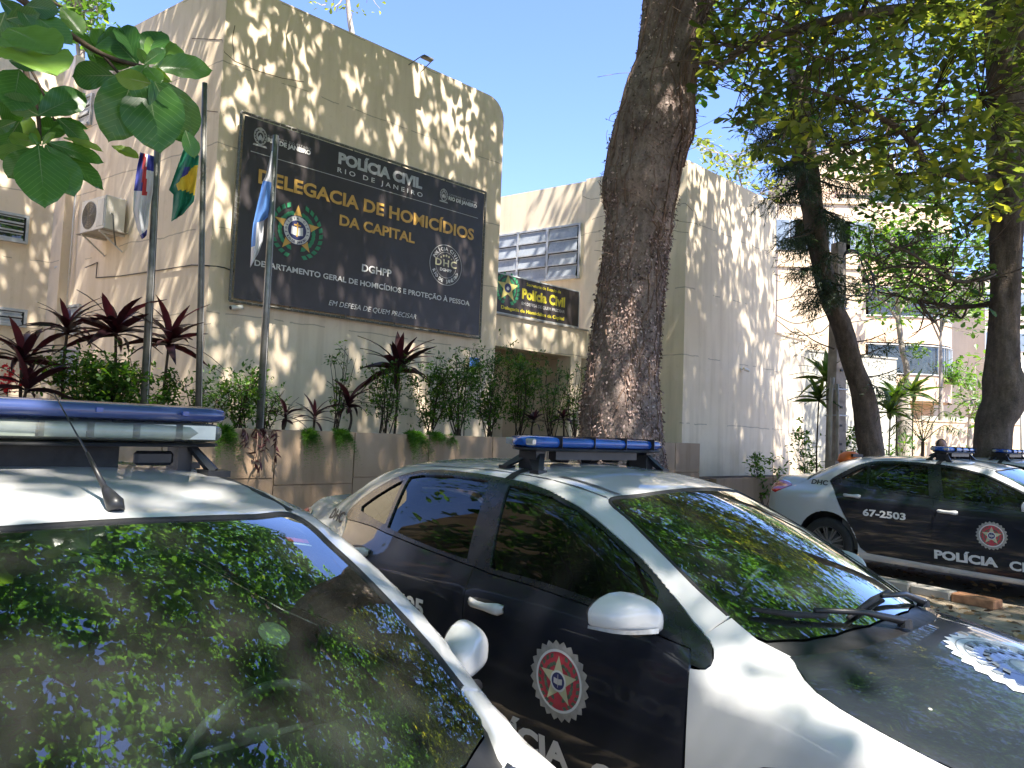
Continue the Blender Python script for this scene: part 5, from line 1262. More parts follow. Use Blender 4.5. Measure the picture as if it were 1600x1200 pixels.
# ---- low plants: each one a thing
def shrub(label, base, h, spread, n, size, mat='leaf_shrub', name='shrub', seed=0, stems=5, group=None, tm=None, lean=0.):
    rg = np.random.default_rng(seed+100); base = np.array(base); t = thing(name, label, 'shrub' if name == 'shrub' else 'plant', tuple(base), group=group); mb = MB(); ends = []
    for k in range(stems):
        a = rg.uniform(0, 2*PI); top = base+np.array([spread*.6*math.cos(a)*rg.uniform(.3, 1)+lean, spread*.6*math.sin(a)*rg.uniform(.3, 1), h*rg.uniform(.72, 1)])
        C = limb(mb, [base+rg.normal(0, .05, 3)*[1, 1, 0], base+(top-base)*.5+rg.normal(0, spread*.06, 3), top], .011, .003, 5, 0, rg, 12); ends.append(C)
        for j in range(5):
            p = C[rg.integers(3, len(C)-1)]; q = p+np.array([rg.normal(0, spread*.16), rg.normal(0, spread*.16), abs(rg.normal(.10, .06))*min(1.5, h)]); D = limb(mb, [p, (p+q)/2+[0, 0, .02], q], .005, .002, 4, 0, rg, 6); ends.append(D)
    mb.build('stems', M['twig'], t, True, world=True)
    P = np.concatenate([c[len(c)//4:] for c in ends]); c = P[rg.integers(0, len(P), n)]+rg.normal(0, spread*.11, (n, 3))*[1, 1, .8]
    foliage('foliage', [rosettes(c, 4, size, rg, .6, jit=.015, tmpl=tm or T_quad5(.5))], mat, t); return t
def cordyline(label, base, h, L, n, seed, mat='leaf_purple', w=.19, name='cordyline', group='purple strap leaved plants in the planter'):
    rg = np.random.default_rng(seed+500); base = np.array(base, float); t = thing(name, label, 'plant', tuple(base), group=group)
    top = base+np.array([rg.normal(0, .05), rg.normal(0, .05), h]); wlimb(t, 'stem', [base, (base+top)/2+rg.normal(0, .03, 3), top], .022, .016, 'twig', 7, 0, 10)
    me_o = None
    n = int(n*1.4)
    for k in range(n):
        az = k*2.4+rg.normal(0, .25); el = 1.25-1.25*(k/n)+rg.normal(0, .12); d = np.array([[math.cos(el)*math.cos(az), math.cos(el)*math.sin(az), math.sin(el)]])
        R = rotm(d, np.array([rg.normal(0, .35)])); V, Fc, T = blades(T_strap(w*rg.uniform(.85, 1.1), rg.uniform(.2, .8)), (top+[0, 0, -.10*k/n])[None], R, [L*rg.uniform(.75, 1.1)], np.array([rg.uniform(0, .6) if k > 2 else .9]))
        mesh('leaf', V, Fc, M[mat], t, True, world=True, tint=T)
    return t
def pp(px, py, off): s, z = FP.hit(px, py, off); return FP.W(s, off, zPl-.08)
def topz(px, py, off): return FP.hit(px, py, off)[1]
def cord_at(label, px, py_base, py_crown, off, L, n, seed, **k):
    b = pp(px, 660, off); z = topz(px, py_crown, off); cordyline(label, b, max(.1, z-b[2]), L*1.2, n, seed, **k)
cord_at('purple strap leaved plant at the far left above the light bar', 33, 620, 553, .9, .42, 20, 1)
cord_at('purple strap leaved plant beside the red flower spike', 38, 630, 600, .6, .40, 14, 2)
cord_at('upright purple plant in front of the louvred window of the wing', 100, 600, 510, 1.1, .42, 18, 3)
cord_at('large dark purple plant between the wing window and the left flagpole', 172, 600, 512, .9, .50, 20, 4)
cord_at('dark purple plant growing between the two left flagpoles', 252, 600, 528, .8, .46, 18, 5)
cord_at('tall maroon plant under the words EM DEFESA DE QUEM PRECISAR', 617, 640, 572, 1.0, .62, 20, 6)
cord_at('small maroon plant left of the tall one under the banner', 543, 650, 628, .7, .42, 12, 7)
cord_at('purple wandering plant on the planter edge beside the grey flagpole', 440, 660, 645, .35, .26, 14, 8, w=.2)
cord_at('purple spiky plant low on the planter between flagpole and small maroon plant', 490, 660, 648, .4, .30, 14, 9, w=.14)
cord_at('purple plant at the right end of the planter by the trunk', 832, 670, 652, .35, .24, 14, 10, w=.2)
cord_at('reddish plant in the planter near the canopy pier', 882, 670, 650, .5, .26, 12, 11, w=.2)
sh = [('green shrub behind the clay pot', 125, 545, 1.0, .9, 420, .065), ('yellow green shrub beneath the dark purple plants', 168, 560, .75, .8, 380, .07), ('leggy shrub between the left flagpoles', 232, 560, .7, .7, 260, .06),
      ('thin shrub right of the tall dark flagpole', 322, 590, .7, .8, 200, .055), ('dense shrub at the foot of the grey flagpole', 372, 575, .6, .8, 300, .055), ('sparse shrub under the lower left of the banner', 415, 600, .6, .6, 110, .055),
      ('thin sprig shrub under the middle of the banner', 527, 540, .9, .5, 60, .055), ('green shrub behind the tall maroon plant', 600, 560, .9, .9, 260, .055), ('tall leafy shrub right of the maroon plant', 672, 560, .8, .8, 380, .055),
      ('tallest leafy shrub under the lower right of the banner', 715, 528, .7, .9, 520, .055), ('leafy shrub at the corner of the left block', 765, 540, .7, .9, 560, .055), ('bright shrub before the dark entrance', 812, 545, .7, .9, 520, .055),
      ('thin stemmed shrub right of the entrance', 862, 560, .7, .7, 200, .05), ('shrub against the left side of the thick trunk', 897, 560, .7, .6, 220, .05)]
for i, (lb_, px, pyt, off, sp, n, sz) in enumerate(sh):
    b = pp(px, 660, off); z = topz(px, pyt, off); shrub(lb_, b, max(.3, z-b[2]), sp, int(n*1.15), sz*1.3, seed=i, stems=6+n//90, group='green shrubs in the planter', mat='leaf_shrub')
def fern(label, px, py, off, r, n, seed, hang=.0, name='asparagus_fern'):
    rg = np.random.default_rng(seed+900); b = pp(px, py, off); b[2] = zPl-.05; t = thing(name, label, 'fern', tuple(b), group='feathery ferns spilling over the planter')
    parts = []
    for k in range(n):
        az = rg.uniform(0, 2*PI); L = r*rg.uniform(.5, 1.1); d = np.array([math.cos(az), math.sin(az), 0])
        if hang: d = d*.35+nD*.8; d = d/np.linalg.norm(d)
        ts = np.linspace(.1, 1, 26); P = b+d*(ts*L)[:, None]+np.array([0, 0, 1.])*((1.1*ts-(1.3+hang*1.6)*ts**2)*L*.75)[:, None]
        for s in (-1, 1):
            side = np.cross(d, [0, 0, 1.])*s; dd = np.repeat((side*.8+d*.5)[None], len(P), 0)+rg.normal(0, .35, (len(P), 3)); parts.append(blades(T_small(.12), P, rotm(dd, rg.normal(0, .6, len(P))), .065*(1.15-ts)*rg.uniform(.7, 1.3, len(P))*1.6, rg.uniform(0, 1, len(P))))
    foliage('fronds', parts, 'fern', t, 'stuff'); return t
fern('feathery green fern below the small maroon plant', 527, 660, .12, .46, 80, 1, .7)
fern('feathery fern spilling down the planter near its joint', 478, 660, .10, .42, 60, 2, .9)
fern('large feathery fern under the tall maroon plant', 640, 660, .14, .58, 130, 3, .7)
fern('bright feathery fern on the planter edge by the tall shrub', 672, 655, .2, .42, 80, 4, .2)
fern('feathery fern hanging at the left end of the planter in view', 345, 650, .12, .46, 90, 5, .9)
fern('small fern near the light bar of the middle car', 700, 665, .12, .24, 26, 6, .7)
# trailing purple vine over the planter face
tv = thing('trailing_plant', 'purple trailing plant hanging over the planter left of the joint', 'plant', tuple(pp(405, 670, .05)))
rg = np.random.default_rng(3); mb = MB(); parts = []
for px, ln in ((398, .45), (412, .30), (380, .25), (428, .38), (405, .62)):
    b = pp(px, 670, -.02)+[0, 0, .08]; P = curve([b, b+nD*.10+[0, 0, -ln*.2], b+nD*.07+[0, 0, -ln]], 16); mb.tube(P, .006, 5)
    d = np.repeat([[0, 0, -.6]], len(P), 0)+rg.normal(0, .7, (len(P), 3)); parts.append(blades(T_strap(.28, .2), P, rotm(d, rg.normal(0, .5, len(P))), rg.uniform(.08, .13, len(P)), rg.uniform(.3, 1, len(P))))
mb.build('stems', M['vine'], tv, True, world=True); foliage('foliage', parts, 'leaf_purple', tv)
# red flower spike
b = pp(8, 660, .8); zt = topz(8, 572, .8); fs = thing('red_flower', 'red flower spike at the left edge above the light bar', 'flower', tuple(b)); wlimb(fs, 'stem', [b, [b[0], b[1], zt]], .008, .005, 'twig', 5)
rg = np.random.default_rng(4); n = 160; P = np.array([b[0], b[1], zt-.14])+rg.normal(0, 1, (n, 3))*[.045, .045, .09]; foliage('petals', [blades(T_small(.8), P, rotm(rg.normal(0, 1, (n, 3)), rg.normal(0, 1, n)), rg.uniform(.03, .05, n), rg.uniform(0, 1, n))], 'redflower', fs)
# ================================================================ TREES
def pixY(px, py, Y): return at(px, py, Y)
def trunk_from_pixels(par, rows, Y, mat, n=40, rough=.03, mb_name='trunk', zext=None, rg=rng, below=True):
    """rows: (y, left x, right x) picture measures of the trunk at distance Y; round trunk with bulges"""
    cen = []; rad = []
    for y, xl, xr in rows:
        c = at((xl+xr)/2, y, Y); cen.append(c); rad.append((at(xr, y, Y)-at(xl, y, Y))[0]/2*.985)
    cen = np.array(cen); rad = np.array(rad); o = np.argsort(cen[:, 2]); cen, rad = cen[o], rad[o]
    if below:
        cen = np.concatenate([[[cen[0, 0]-.02, cen[0, 1], -.05]], cen]); rad = np.concatenate([[rad[0]*1.22], rad])
    if zext is not None:
        for p, r in zext: cen = np.concatenate([cen, [p]]); rad = np.concatenate([rad, [r]])
    z = np.linspace(cen[0, 2], cen[-1, 2], int((cen[-1, 2]-cen[0, 2])/.055)); fx, fy, fr = pchip(cen[:, 2], cen[:, 0]), pchip(cen[:, 2], cen[:, 1]), pchip(cen[:, 2], rad)
    th = np.linspace(0, 2*PI, n, endpoint=False); X, Y_, R = fx(z), fy(z), fr(z)
    ph = rg.uniform(0, 6, 12); rr = R[:, None]*(1+0*th[None])
    for i, (a, b, amp) in enumerate(((2, .9, .6), (3, 1.7, .55), (5, 2.6, .4), (8, 4.1, .28), (13, 9, .2), (17, 14, .14))):
        rr = rr+rough*amp*np.sin(a*th[None]+b*z[:, None]+ph[i]+1.3*np.sin(z[:, None]*1.1+ph[i+6]))
    rr += rg.normal(0, rough*.10, rr.shape)
    V = np.stack([X[:, None]+rr*np.cos(th), Y_[:, None]+rr*np.sin(th), z[:, None]+0*rr], -1).reshape(-1, 3); m = len(z)
    Fc = np.array([(i*n+k, i*n+(k+1) % n, i*n+n+(k+1) % n, i*n+n+k) for i in range(m-1) for k in range(n)])
    o = mesh(mb_name, V, Fc, M[mat], par, True, world=True)
    return o, (z, X, Y_, rr, th)
def along(C, t): i = min(len(C)-2, int(t*(len(C)-1))); f = t*(len(C)-1)-i; return C[i]*(1-f)+C[i+1]*f
def grow(par, limbs, rg, mat='bark_dark', nsec=6, lsec=(1.5, 3.), nter=5, name='limb'):
    """main limbs (pts, r0, r1) each a part; their branches joined to the limb; returns all branch points"""
    pts = []
    for L in limbs:
        mb = MB(); C = limb(mb, L[0], L[1], L[2], 10, 0, rg, 30); pts.append(C[len(C)//3:])
        for k in range(nsec):
            t = rg.uniform(.25, .98); p = along(C, t); d = C[-1]-C[0]; d = d/np.linalg.norm(d)
            sd_ = np.array([-d[1], d[0], 0])*rg.choice([-1, 1])*rg.uniform(.5, 1.1)+d*rg.uniform(.1, .9)+[0, 0, rg.uniform(-.25, .3)]; q = p+sd_*rg.uniform(*lsec)*(1.1-.5*t)
            r = L[1]*(1-t)+L[2]*t; D = limb(mb, [p, p+(q-p)*.35+rg.normal(0, .12, 3), p+(q-p)*.7+rg.normal(0, .15, 3), q], r*.5, .014, 7, 0, rg, 14); pts.append(D[3:])
            for j in range(nter):
                a = along(D, rg.uniform(.25, 1)); b = a+np.array([rg.normal(0, .5), rg.normal(0, .5), rg.normal(.05, .2)])*1.1; E_ = limb(mb, [a, (a+b)/2+rg.normal(0, .08, 3), b], .014, .006, 5, 0, rg, 7); pts.append(E_)
        mb.build(name, M[mat], par, True, world=True)
    return np.concatenate(pts)
def in_view(P, m=45):
    x, y, z = proj(P); return (z > 0) & (x > -m) & (x < 1600+m) & (y > -m) & (y < 1200+m), x, y
def twigs_to(par, cen, pts, mat='twig', r=.006, maxd=2.0, name='twigs'):
    mb = MB(); V = []; F3 = []
    for i in range(0, len(cen)):
        d = np.linalg.norm(pts-cen[i], axis=1); j = d.argmin()
        if d[j] > maxd: continue
        a, b = pts[j], cen[i]; m_ = (a+b)/2+np.array([0, 0, -.05]); 
        mb.tube([a, m_, b], [r*1.3, r, r*.6], 3, False)
    if mb.v:
        o = mb.build(name, M[mat], par, True, world=True); o['kind'] = 'stuff'
# ---- the thick vine covered tree by the planter
YA = 10.2
tA = thing('almond_tree', 'thick tree trunk covered with dry vines in front of the planter', 'tree', (float(at(970, 690, YA)[0]), YA, 0))
rowsA = [(700, 902, 1036), (690, 905, 1034), (640, 908, 1032), (590, 917, 1027), (545, 924, 1029), (500, 930, 1031), (450, 936, 1035), (400, 941, 1040), (360, 945, 1049), (330, 946, 1055), (300, 939, 1062), (280, 941, 1065), (262, 947, 1068), (240, 950, 1072), (215, 953, 1080), (197, 958, 1083), (170, 966, 1083), (150, 973, 1081), (120, 985, 1083), (87, 998, 1088), (50, 1003, 1098), (15, 1007, 1110), (-30, 1012, 1120), (-80, 1018, 1128)]
topA = at(1085, -160, YA)
trA, gA = trunk_from_pixels(tA, rowsA, YA, 'bark', 56, .030, zext=[(topA, .44), (topA+[.25, -.3, .9], .50)])
z, X, Yc, rr, th = gA; rg = np.random.default_rng(21)
def onA(zz_, tt_, lift=0.):
    i = np.clip(np.searchsorted(z, zz_), 0, len(z)-1); k = np.round(tt_/(2*PI)*56).astype(int) % 56; R_ = rr[i, k]+lift
    return np.stack([X[i]+R_*np.cos(tt_), Yc[i]+R_*np.sin(tt_), zz_], -1)
mb = MB()
for k in range(190):
    z0 = rg.uniform(.8, z[-1]-.6); t0 = rg.uniform(0, 2*PI); n = 14; L = rg.uniform(.5, 2.2)*(1.4 if z0 > 4 else .8); dt = np.cumsum(rg.normal(0, .07, n))+rg.normal(0, .25)*np.linspace(0, 1, n)
    zz_ = np.clip(z0+np.linspace(0, L, n), z[0], z[-1]-.02); mb.tube(onA(zz_, t0+dt, rg.uniform(.0, .012)), rg.uniform(.005, .014)*np.linspace(1.2, .6, n), 4, False)
for k in range(150):
    zc = rg.choice([4.3, 5.0, 5.6, 6.1])+rg.normal(0, .45); t0 = rg.normal(-PI/2, .9); n = 8; a = onA(np.array([zc]), np.array([t0]), .0)[0]; d = rg.normal(0, 1, 3)*[.5, .2, .5]; r_ = np.array([math.cos(t0), math.sin(t0), 0])
    P = [a, a+r_*.05+d*.12, a+r_*.07+d*.28+rg.normal(0, .03, 3), a+r_*.03+d*.42]; mb.tube(curve(P, 8), .0035, 3, False)
tag(mb.build('dry_vines', M['vine'], tA, True, world=True), kind='stuff')
n = 24000; zz_ = rg.uniform(.6, z[-1], n); zz_ = np.where(rg.uniform(0, 1, n) < .45, rg.uniform(.6, 4.4, n), zz_); tt_ = rg.uniform(0, 2*PI, n)
clump = np.sin(tt_*3+zz_*2.1)+np.sin(tt_*7-zz_*3.7)*.7+rg.normal(0, .9, n); keep = clump > -.5; zz_, tt_ = zz_[keep], tt_[keep]; n = len(zz_)
P = onA(zz_, tt_, rg.uniform(0, .022, n)); out = np.stack([np.cos(tt_), np.sin(tt_), 0*tt_], -1); d = np.stack([rg.normal(0, .6, n), rg.normal(0, .6, n), -1+rg.normal(0, .6, n)], -1)+out*.35
x_ = np.cross(d, out+rg.normal(0, .4, (n, 3))); x_ /= np.linalg.norm(x_, axis=1)[:, None]; d /= np.linalg.norm(d, axis=1)[:, None]; R = np.stack([x_, d, np.cross(x_, d)], 1)
foliage('clinging_leaves', [blades(T_small(.6), P, R, rg.uniform(.02, .058, n), np.clip(rg.normal(.48, .3, n), 0, 1))], 'deadleaf', tA)
crownA = np.array(topA+[.25, -.3, .9])
limbsA = [([crownA, crownA+[-1.4, -1.6, 1.5], crownA+[-3.6, -3.8, 2.5], crownA+[-6.2, -6.0, 2.8]], .30, .06), ([crownA, crownA+[.6, -2.2, 1.3], crownA+[.2, -5.2, 2.2], crownA+[-1.2, -8.5, 2.5]], .30, .06),
          ([crownA, crownA+[2.2, -.8, 1.3], crownA+[5.0, -2.2, 2.2], crownA+[8.2, -3.4, 2.2]], .26, .05), ([crownA, crownA+[-1.8, 1.0, 1.9], crownA+[-4.2, 2.6, 3.6], crownA+[-6.5, 3.4, 4.2]], .24, .05),
          ([crownA, crownA+[1.5, 1.6, 1.6], crownA+[3.6, 3.6, 3.4], crownA+[5.4, 5.0, 4.4]], .22, .05), ([crownA, crownA+[-.3, .8, 2.2], crownA+[-.8, 2.4, 4.2], crownA+[-1.5, 3.6, 5.4]], .2, .05), ([crownA, crownA+[2.0, -2.6, 1.0], crownA+[4.2, -6.2, 1.6], crownA+[5.8, -9.4, 1.6]], .24, .05)]
ptsA = grow(tA, limbsA, np.random.default_rng(31), nsec=9, lsec=(1.6, 3.4), nter=6)
# street canopy: leaf whorls over the yard, thinned by slow noise so that gaps cluster
def fbm(P, s, ph=0.):
    x, y = P[:, 0]*s, P[:, 1]*s
    return (np.sin(x*1.7+y*.9+ph)+np.sin(-x*.8+y*1.9+1.3+ph)+.7*np.sin(x*3.1-y*2.7+2+ph)+.5*np.sin(x*5.3+y*4.7+ph*2))/3.2
def canopy(n, ext, zr, rg, dens=0.25, mask=None, mg=70):
    P = np.stack([rg.uniform(ext[0], ext[1], n), rg.uniform(ext[2], ext[3], n), rg.uniform(0, 1, n)], -1)
    lay = np.round(P[:, 2]*3)/3+rg.normal(0, .045, n); P[:, 2] = zr[0]+(zr[1]-zr[0])*np.clip(lay, 0, 1)+fbm(P, .35, 4.)*.5
    k = fbm(P, .8, zr[0])+rg.normal(0, .35, n) > dens-.4; P = P[k]
    v, x, y = in_view(P, mg); P = P[~v]
    if mask is not None: P = P[mask(P)]
    return P
rg = np.random.default_rng(41)
cA = canopy(CANOPY_A, (-9, 12, -1.5, 18.5), (8.6, 14.0), rg)
cA = np.concatenate([cA, canopy(1300, (-7, 4, 6.5, 15.5), (9.0, 13.5), rg, -.6, mg=28), canopy(1900, (3, 11, 12, 18.5), (9.5, 13.5), rg, -.4, mg=28)])
o1 = foliage('crown', [rosettes(cA, 7, .27, rg, .33, jit=.06, droop=.12)], 'leaf', tA); o1['kind'] = 'stuff'
twigs_to(tA, cA[::2], ptsA, maxd=1.6)
# ---- left almond tree: trunk out of frame, its near branch hangs into the top left corner
tL = thing('almond_tree', 'almond tree whose big green leaves hang into the top left corner', 'tree', (-4.6, .4, 0))
wlimb(tL, 'trunk', [(-4.6, .4, 0), (-4.5, .5, 1.6), (-4.55, .7, 3.2), (-4.2, .9, 4.6), (-4.0, 1.0, 6.2)], .26, .17, 'bark_dark', 14, .01)
rg = np.random.default_rng(51)
limbsL = [([(-4.0, 1.0, 6.2), (-3.0, 1.8, 7.4), (-1.6, 3.0, 8.0), (.4, 4.8, 8.6)], .15, .04), ([(-4.0, 1.0, 6.2), (-4.4, -.6, 7.6), (-4.2, -3.0, 8.4), (-3.6, -5.6, 8.6)], .15, .04), ([(-4.0, 1.0, 6.2), (-2.6, -.2, 7.2), (-.6, -1.8, 7.8), (1.8, -3.2, 8.0)], .13, .04), ([(-4.0, 1.0, 6.2), (-5.6, 2.0, 7.6), (-7.2, 3.6, 8.6)], .13, .04)]
ptsL = grow(tL, limbsL, rg, nsec=8, lsec=(1.2, 2.6), nter=5)
cL = canopy(CANOPY_L, (-10, 5, -8, 6.5), (6.6, 9.2), rg)
foliage('crown', [rosettes(cL, 7, .26, rg, .33, jit=.06, droop=.12)], 'leaf', tL); twigs_to(tL, cL[::2], ptsL, maxd=1.5)
# near branches and single big leaves, measured in the photograph: (tip px,py, base px,py, distance, width ratio)
def near_leaf(base, tip, wr, roll, tint, bend=.12):
    base, tip = np.array(base), np.array(tip); L = np.linalg.norm(tip-base); d = (tip-base)/L
    view = base-EYEP; view /= np.linalg.norm(view); up = -view*1.0+np.array([0, 0, .25]); R = rotm(d[None], np.array([roll]), up)[0]
    V = []; nt_ = 14; nu = 9; vein = []
    for i in range(nt_+1):
        t = i/nt_; w = wr*.5*(math.sin(PI*min(1, t**1.35))**.62)*(1 if t < .97 else .75); w = max(w, .006)
        if t < .10: w *= .5+.5*t/.10
        for j in range(nu):
            u = (j/(nu-1))*2-1; zc = .10*abs(u)*w*2-bend*t*t+.012*math.sin(t*22+abs(u)*2)*abs(u)
            V.append((u*w, t-.03*abs(u), zc+.006*math.sin((t-.35*abs(u))*60)*abs(u))); vein.append((t-.34*abs(u)*w/.25)*11)
    V = np.array(V)*L@R+base; Fc = [(i*nu+j, i*nu+j+1, i*nu+nu+j+1, i*nu+nu+j) for i in range(nt_) for j in range(nu-1)]
    o = mesh('leaf', V, Fc, M['leaf_big'], tL, True, world=True, tint=np.full(len(V), tint)); va = o.data.attributes.new('vein', 'FLOAT', 'POINT'); va.data.foreach_set('value', np.array(vein, np.float32))
    s = MB().tube([V[i*nu+nu//2]-R[2]*.0012*1 for i in range(nt_+1)], np.linspace(.0028, .0007, nt_+1), 4, False).build('midrib', M['midrib'], o, True)
    s.data.transform(Matrix.Translation(tuple(-np.array(tL.location)))); return o
D0 = 2.55
def nl(bx, by, tx, ty, wr, tint, dd=0., td=0., roll=0.):
    o = near_leaf(at(bx, by, D0+dd), at(tx, ty, D0+dd+td), wr, roll, tint)
    if (bx, by, tx) == (200, 130, 205): o.data.materials[0] = M['brownleaf']; o['label'] = 'withered orange brown leaf'
NL = [(215, 105, 172, 218, .58, .3, 0, -.05, .1), (228, 112, 248, 228, .60, .28, .05, -.1, -.1), (235, 115, 290, 222, .54, .22, .0, .1, .2), (262, 130, 308, 215, .60, .3, .1, .1, .3), (290, 205, 305, 245, .6, .35, .1, 0, .2),
      (240, 105, 334, 103, .52, .62, .05, .1, .4), (230, 100, 278, 58, .55, .72, .1, .15, .2), (245, 108, 288, 95, .5, .5, .05, .1, -.2), (222, 98, 205, 35, .62, .10, .1, .1, -.3), (222, 98, 250, 38, .5, .2, .1, .1, .4), (215, 100, 160, 42, .62, .12, .08, .1, .2),
      (210, 102, 140, 50, .5, .3, .12, .1, .4), (235, 130, 183, 120, .56, .85, -.05, -.1, .5), (268, 128, 236, 108, .45, .8, -.02, 0, .6), (178, 118, 107, 118, .62, .08, .05, 0, .1), (200, 105, 140, 85, .45, .35, .1, 0, .5), (205, 95, 118, 60, .42, .5, .2, .1, .5),
      (200, 130, 205, 183, .32, .95, .1, 0, 0), (175, 228, 217, 243, .45, .9, .1, 0, .5), (60, 180, 135, 140, .56, .3, .05, .1, .2), (62, 178, 95, 150, .6, .15, .1, .1, -.3), (65, 176, 45, 178, .5, .4, .1, 0, .3), (60, 180, 5, 150, .62, .28, -.1, -.1, .3),
      (30, 110, 22, 166, .66, .25, -.1, -.1, .2), (20, 75, 84, 93, .55, .8, -.3, -.2, .5), (14, 45, 84, 70, .62, .75, -.3, -.1, .5), (10, 30, 60, 20, .55, .15, -.2, 0, 0), (40, 15, 112, 62, .45, .35, -.1, 0, .3), (30, 12, 55, 45, .6, .2, -.2, 0, .2),
      (95, 12, 130, 50, .6, .75, .0, 0, .3), (40, 10, 90, 15, .7, .08, -.1, 0, .1), (60, 228, 70, 315, .60, .3, -.05, -.1, .0), (72, 228, 118, 302, .60, .32, 0, 0, .2), (75, 222, 165, 250, .36, .34, .05, .1, .3), (50, 232, 12, 280, .66, .28, -.05, 0, .2),
      (70, 220, 168, 290, .40, .2, .05, .1, .6), (58, 222, 8, 215, .45, .75, 0, 0, .4), (64, 225, 8, 180, .4, .85, .05, .1, .4), (62, 220, 98, 182, .55, .25, .1, .1, .1), (45, 232, -10, 245, .5, .5, 0, 0, .3), (66, 228, 40, 290, .5, .2, .05, .05, .4), (232, 104, 215, 75, .5, .5, .04, -.05, .3), (228, 104, 250, 125, .5, .7, -.05, -.05, .3), (230, 102, 210, 122, .45, .6, -.05, -.05, .1), (226, 100, 258, 75, .5, .4, .02, 0, .2), (66, 226, 85, 205, .4, .8, -.05, 0, .3), (60, 228, 45, 205, .4, .6, -.04, 0, .3), (236, 108, 262, 185, .62, .25, .08, .05, .1), (20, 20, 40, 62, .7, .12, .0, .05, .2), (0, 0, 45, 38, .7, .1, .1, .1, .2), (120, 60, 160, 92, .5, .15, .15, .1, .4), (110, 50, 150, 70, .6, .4, .2, .1, .5), (40, 120, 75, 175, .5, .12, .1, .1, .2), (0, 140, 30, 200, .6, .18, .0, .1, .2), (30, 190, 0, 240, .6, .25, .05, .05, .2), (150, 80, 200, 70, .5, .3, .15, .1, .5),
      (90, 185, 145, 232, .48, .25, .08, .1, .3), (85, 188, 140, 196, .42, .35, .1, .1, .6), (15, 95, 60, 105, .5, .1, -.1, 0, .2), (-20, 60, 40, 88, .55, .7, -.2, 0, .4), (100, 215, 160, 230, .3, .9, .1, 0, .7), (25, 190, -15, 205, .5, .2, 0, 0, 0), (8, 20, -20, 90, .7, .2, -.2, 0, 0)]
for q in NL: nl(*q)
for lf in list(tL.children):
    pass
mb = MB()
for pts, r0, r1 in (([(-60, -60), (20, -10), (90, 40), (160, 85), (222, 104)], .016, .007), ([(-60, -60), (-10, 20), (30, 80), (45, 130), (60, 180), (62, 225)], .014, .006), ([(160, 85), (200, 130), (240, 160)], .006, .003), ([(30, 80), (60, 130), (85, 188)], .006, .003), ([(-60, -60), (40, -20), (95, 10)], .010, .005)):
    mb.tube(curve([at(x, y, D0+.08) for x, y in pts], 14), np.linspace(r0, r1, len(curve([at(x, y, D0) for x, y in pts], 14))), 7)
mb.tube(curve([at(-60, -60, D0+.08), (-3.4, 2.0, 4.3), (-4.2, .9, 4.6)], 12), .02, 7)
tag(mb.build('near_branch', M['twig'], tL, True, world=True), kind='stuff')
# ---- tree at the right edge
YB = 11.8
tB = thing('almond_tree', 'dark trunked tree at the right edge with layered leafy branches', 'tree', (float(at(1555, 690, YB)[0]), YB, 0))
rowsB = [(705, 1527, 1578), (667, 1529, 1579), (645, 1532, 1592), (620, 1541, 1602), (600, 1540, 1600), (575, 1543, 1592), (500, 1549, 1589), (420, 1551, 1592), (330, 1550, 1598), (240, 1546, 1602), (175, 1547, 1600), (120, 1545, 1602), (66, 1543, 1598), (20, 1540, 1602), (-40, 1536, 1606)]
topB = at(1575, -130, YB); trunk_from_pixels(tB, rowsB, YB, 'bark_dark', 36, .018, zext=[(topB, .26)])
hb_ = lambda x, y, Y: at(x, y, Y)
limbsB = [([hb_(1560, 285, YB), hb_(1490, 270, YB-.2), hb_(1450, 265, YB-.5), hb_(1420, 215, YB-1.0), hb_(1350, 170, YB-1.6), hb_(1240, 130, YB-2.4)], .10, .02), ([hb_(1560, 40, YB), hb_(1480, 15, YB-.6), hb_(1350, 22, YB-1.6), hb_(1200, 60, YB-2.5), hb_(1115, 110, YB-2.8)], .13, .02),
          ([hb_(1570, 470, YB), hb_(1500, 480, YB+.4), hb_(1440, 470, YB+.7), hb_(1370, 455, YB+1.)], .045, .010), ([hb_(1565, 420, YB), hb_(1500, 440, YB-.2), hb_(1430, 400, YB-.4), hb_(1375, 372, YB-.6)], .04, .010),
          ([topB, topB+[-1.5, -1.5, 1.2], topB+[-3.4, -3.8, 2.0], topB+[-5.0, -6.5, 2.0]], .2, .04), ([topB, topB+[1.0, 1.5, 1.3], topB+[2.5, 3.8, 2.4]], .18, .04), ([topB, topB+[-1.8, .9, 1.2], topB+[-4.2, 1.4, 1.6]], .16, .03), ([topB, topB+[1.2, -2.2, 1.2], topB+[2.6, -5.4, 1.8]], .18, .04)]
rg = np.random.default_rng(61); ptsB = grow(tB, limbsB[4:], rg, nsec=8, lsec=(1.3, 2.8), nter=5)
ptsB2 = grow(tB, limbsB[:4], rg, nsec=7, lsec=(.6, 1.3), nter=4)
cB = canopy(CANOPY_B, (5, 16, -4, 16), (8.2, 12.), rg); 
foliage('crown', [rosettes(cB, 7, .26, rg, .33, jit=.06, droop=.12)], 'leaf', tB); twigs_to(tB, cB[::3], ptsB, maxd=1.5)
def region(n, poly, Y0, Y1, rg, holes=(), yb=1.):
    """points through a crown volume whose outline in the photograph is poly"""
    P = np.array(poly, float); x = rg.uniform(P[:, 0].min(), P[:, 0].max(), n); y = rg.uniform(P[:, 1].min(), P[:, 1].max(), n); k = inpoly(x, y, P)
    for h in holes: k &= ~inpoly(x, y, np.array(h, float))
    x, y = x[k], y[k]; D = Y0+(Y1-Y0)*rg.uniform(0, 1, len(x))**yb
    return np.stack([at(a, b, c) for a, b, c in zip(x, y, D)])
rg = np.random.default_rng(71)
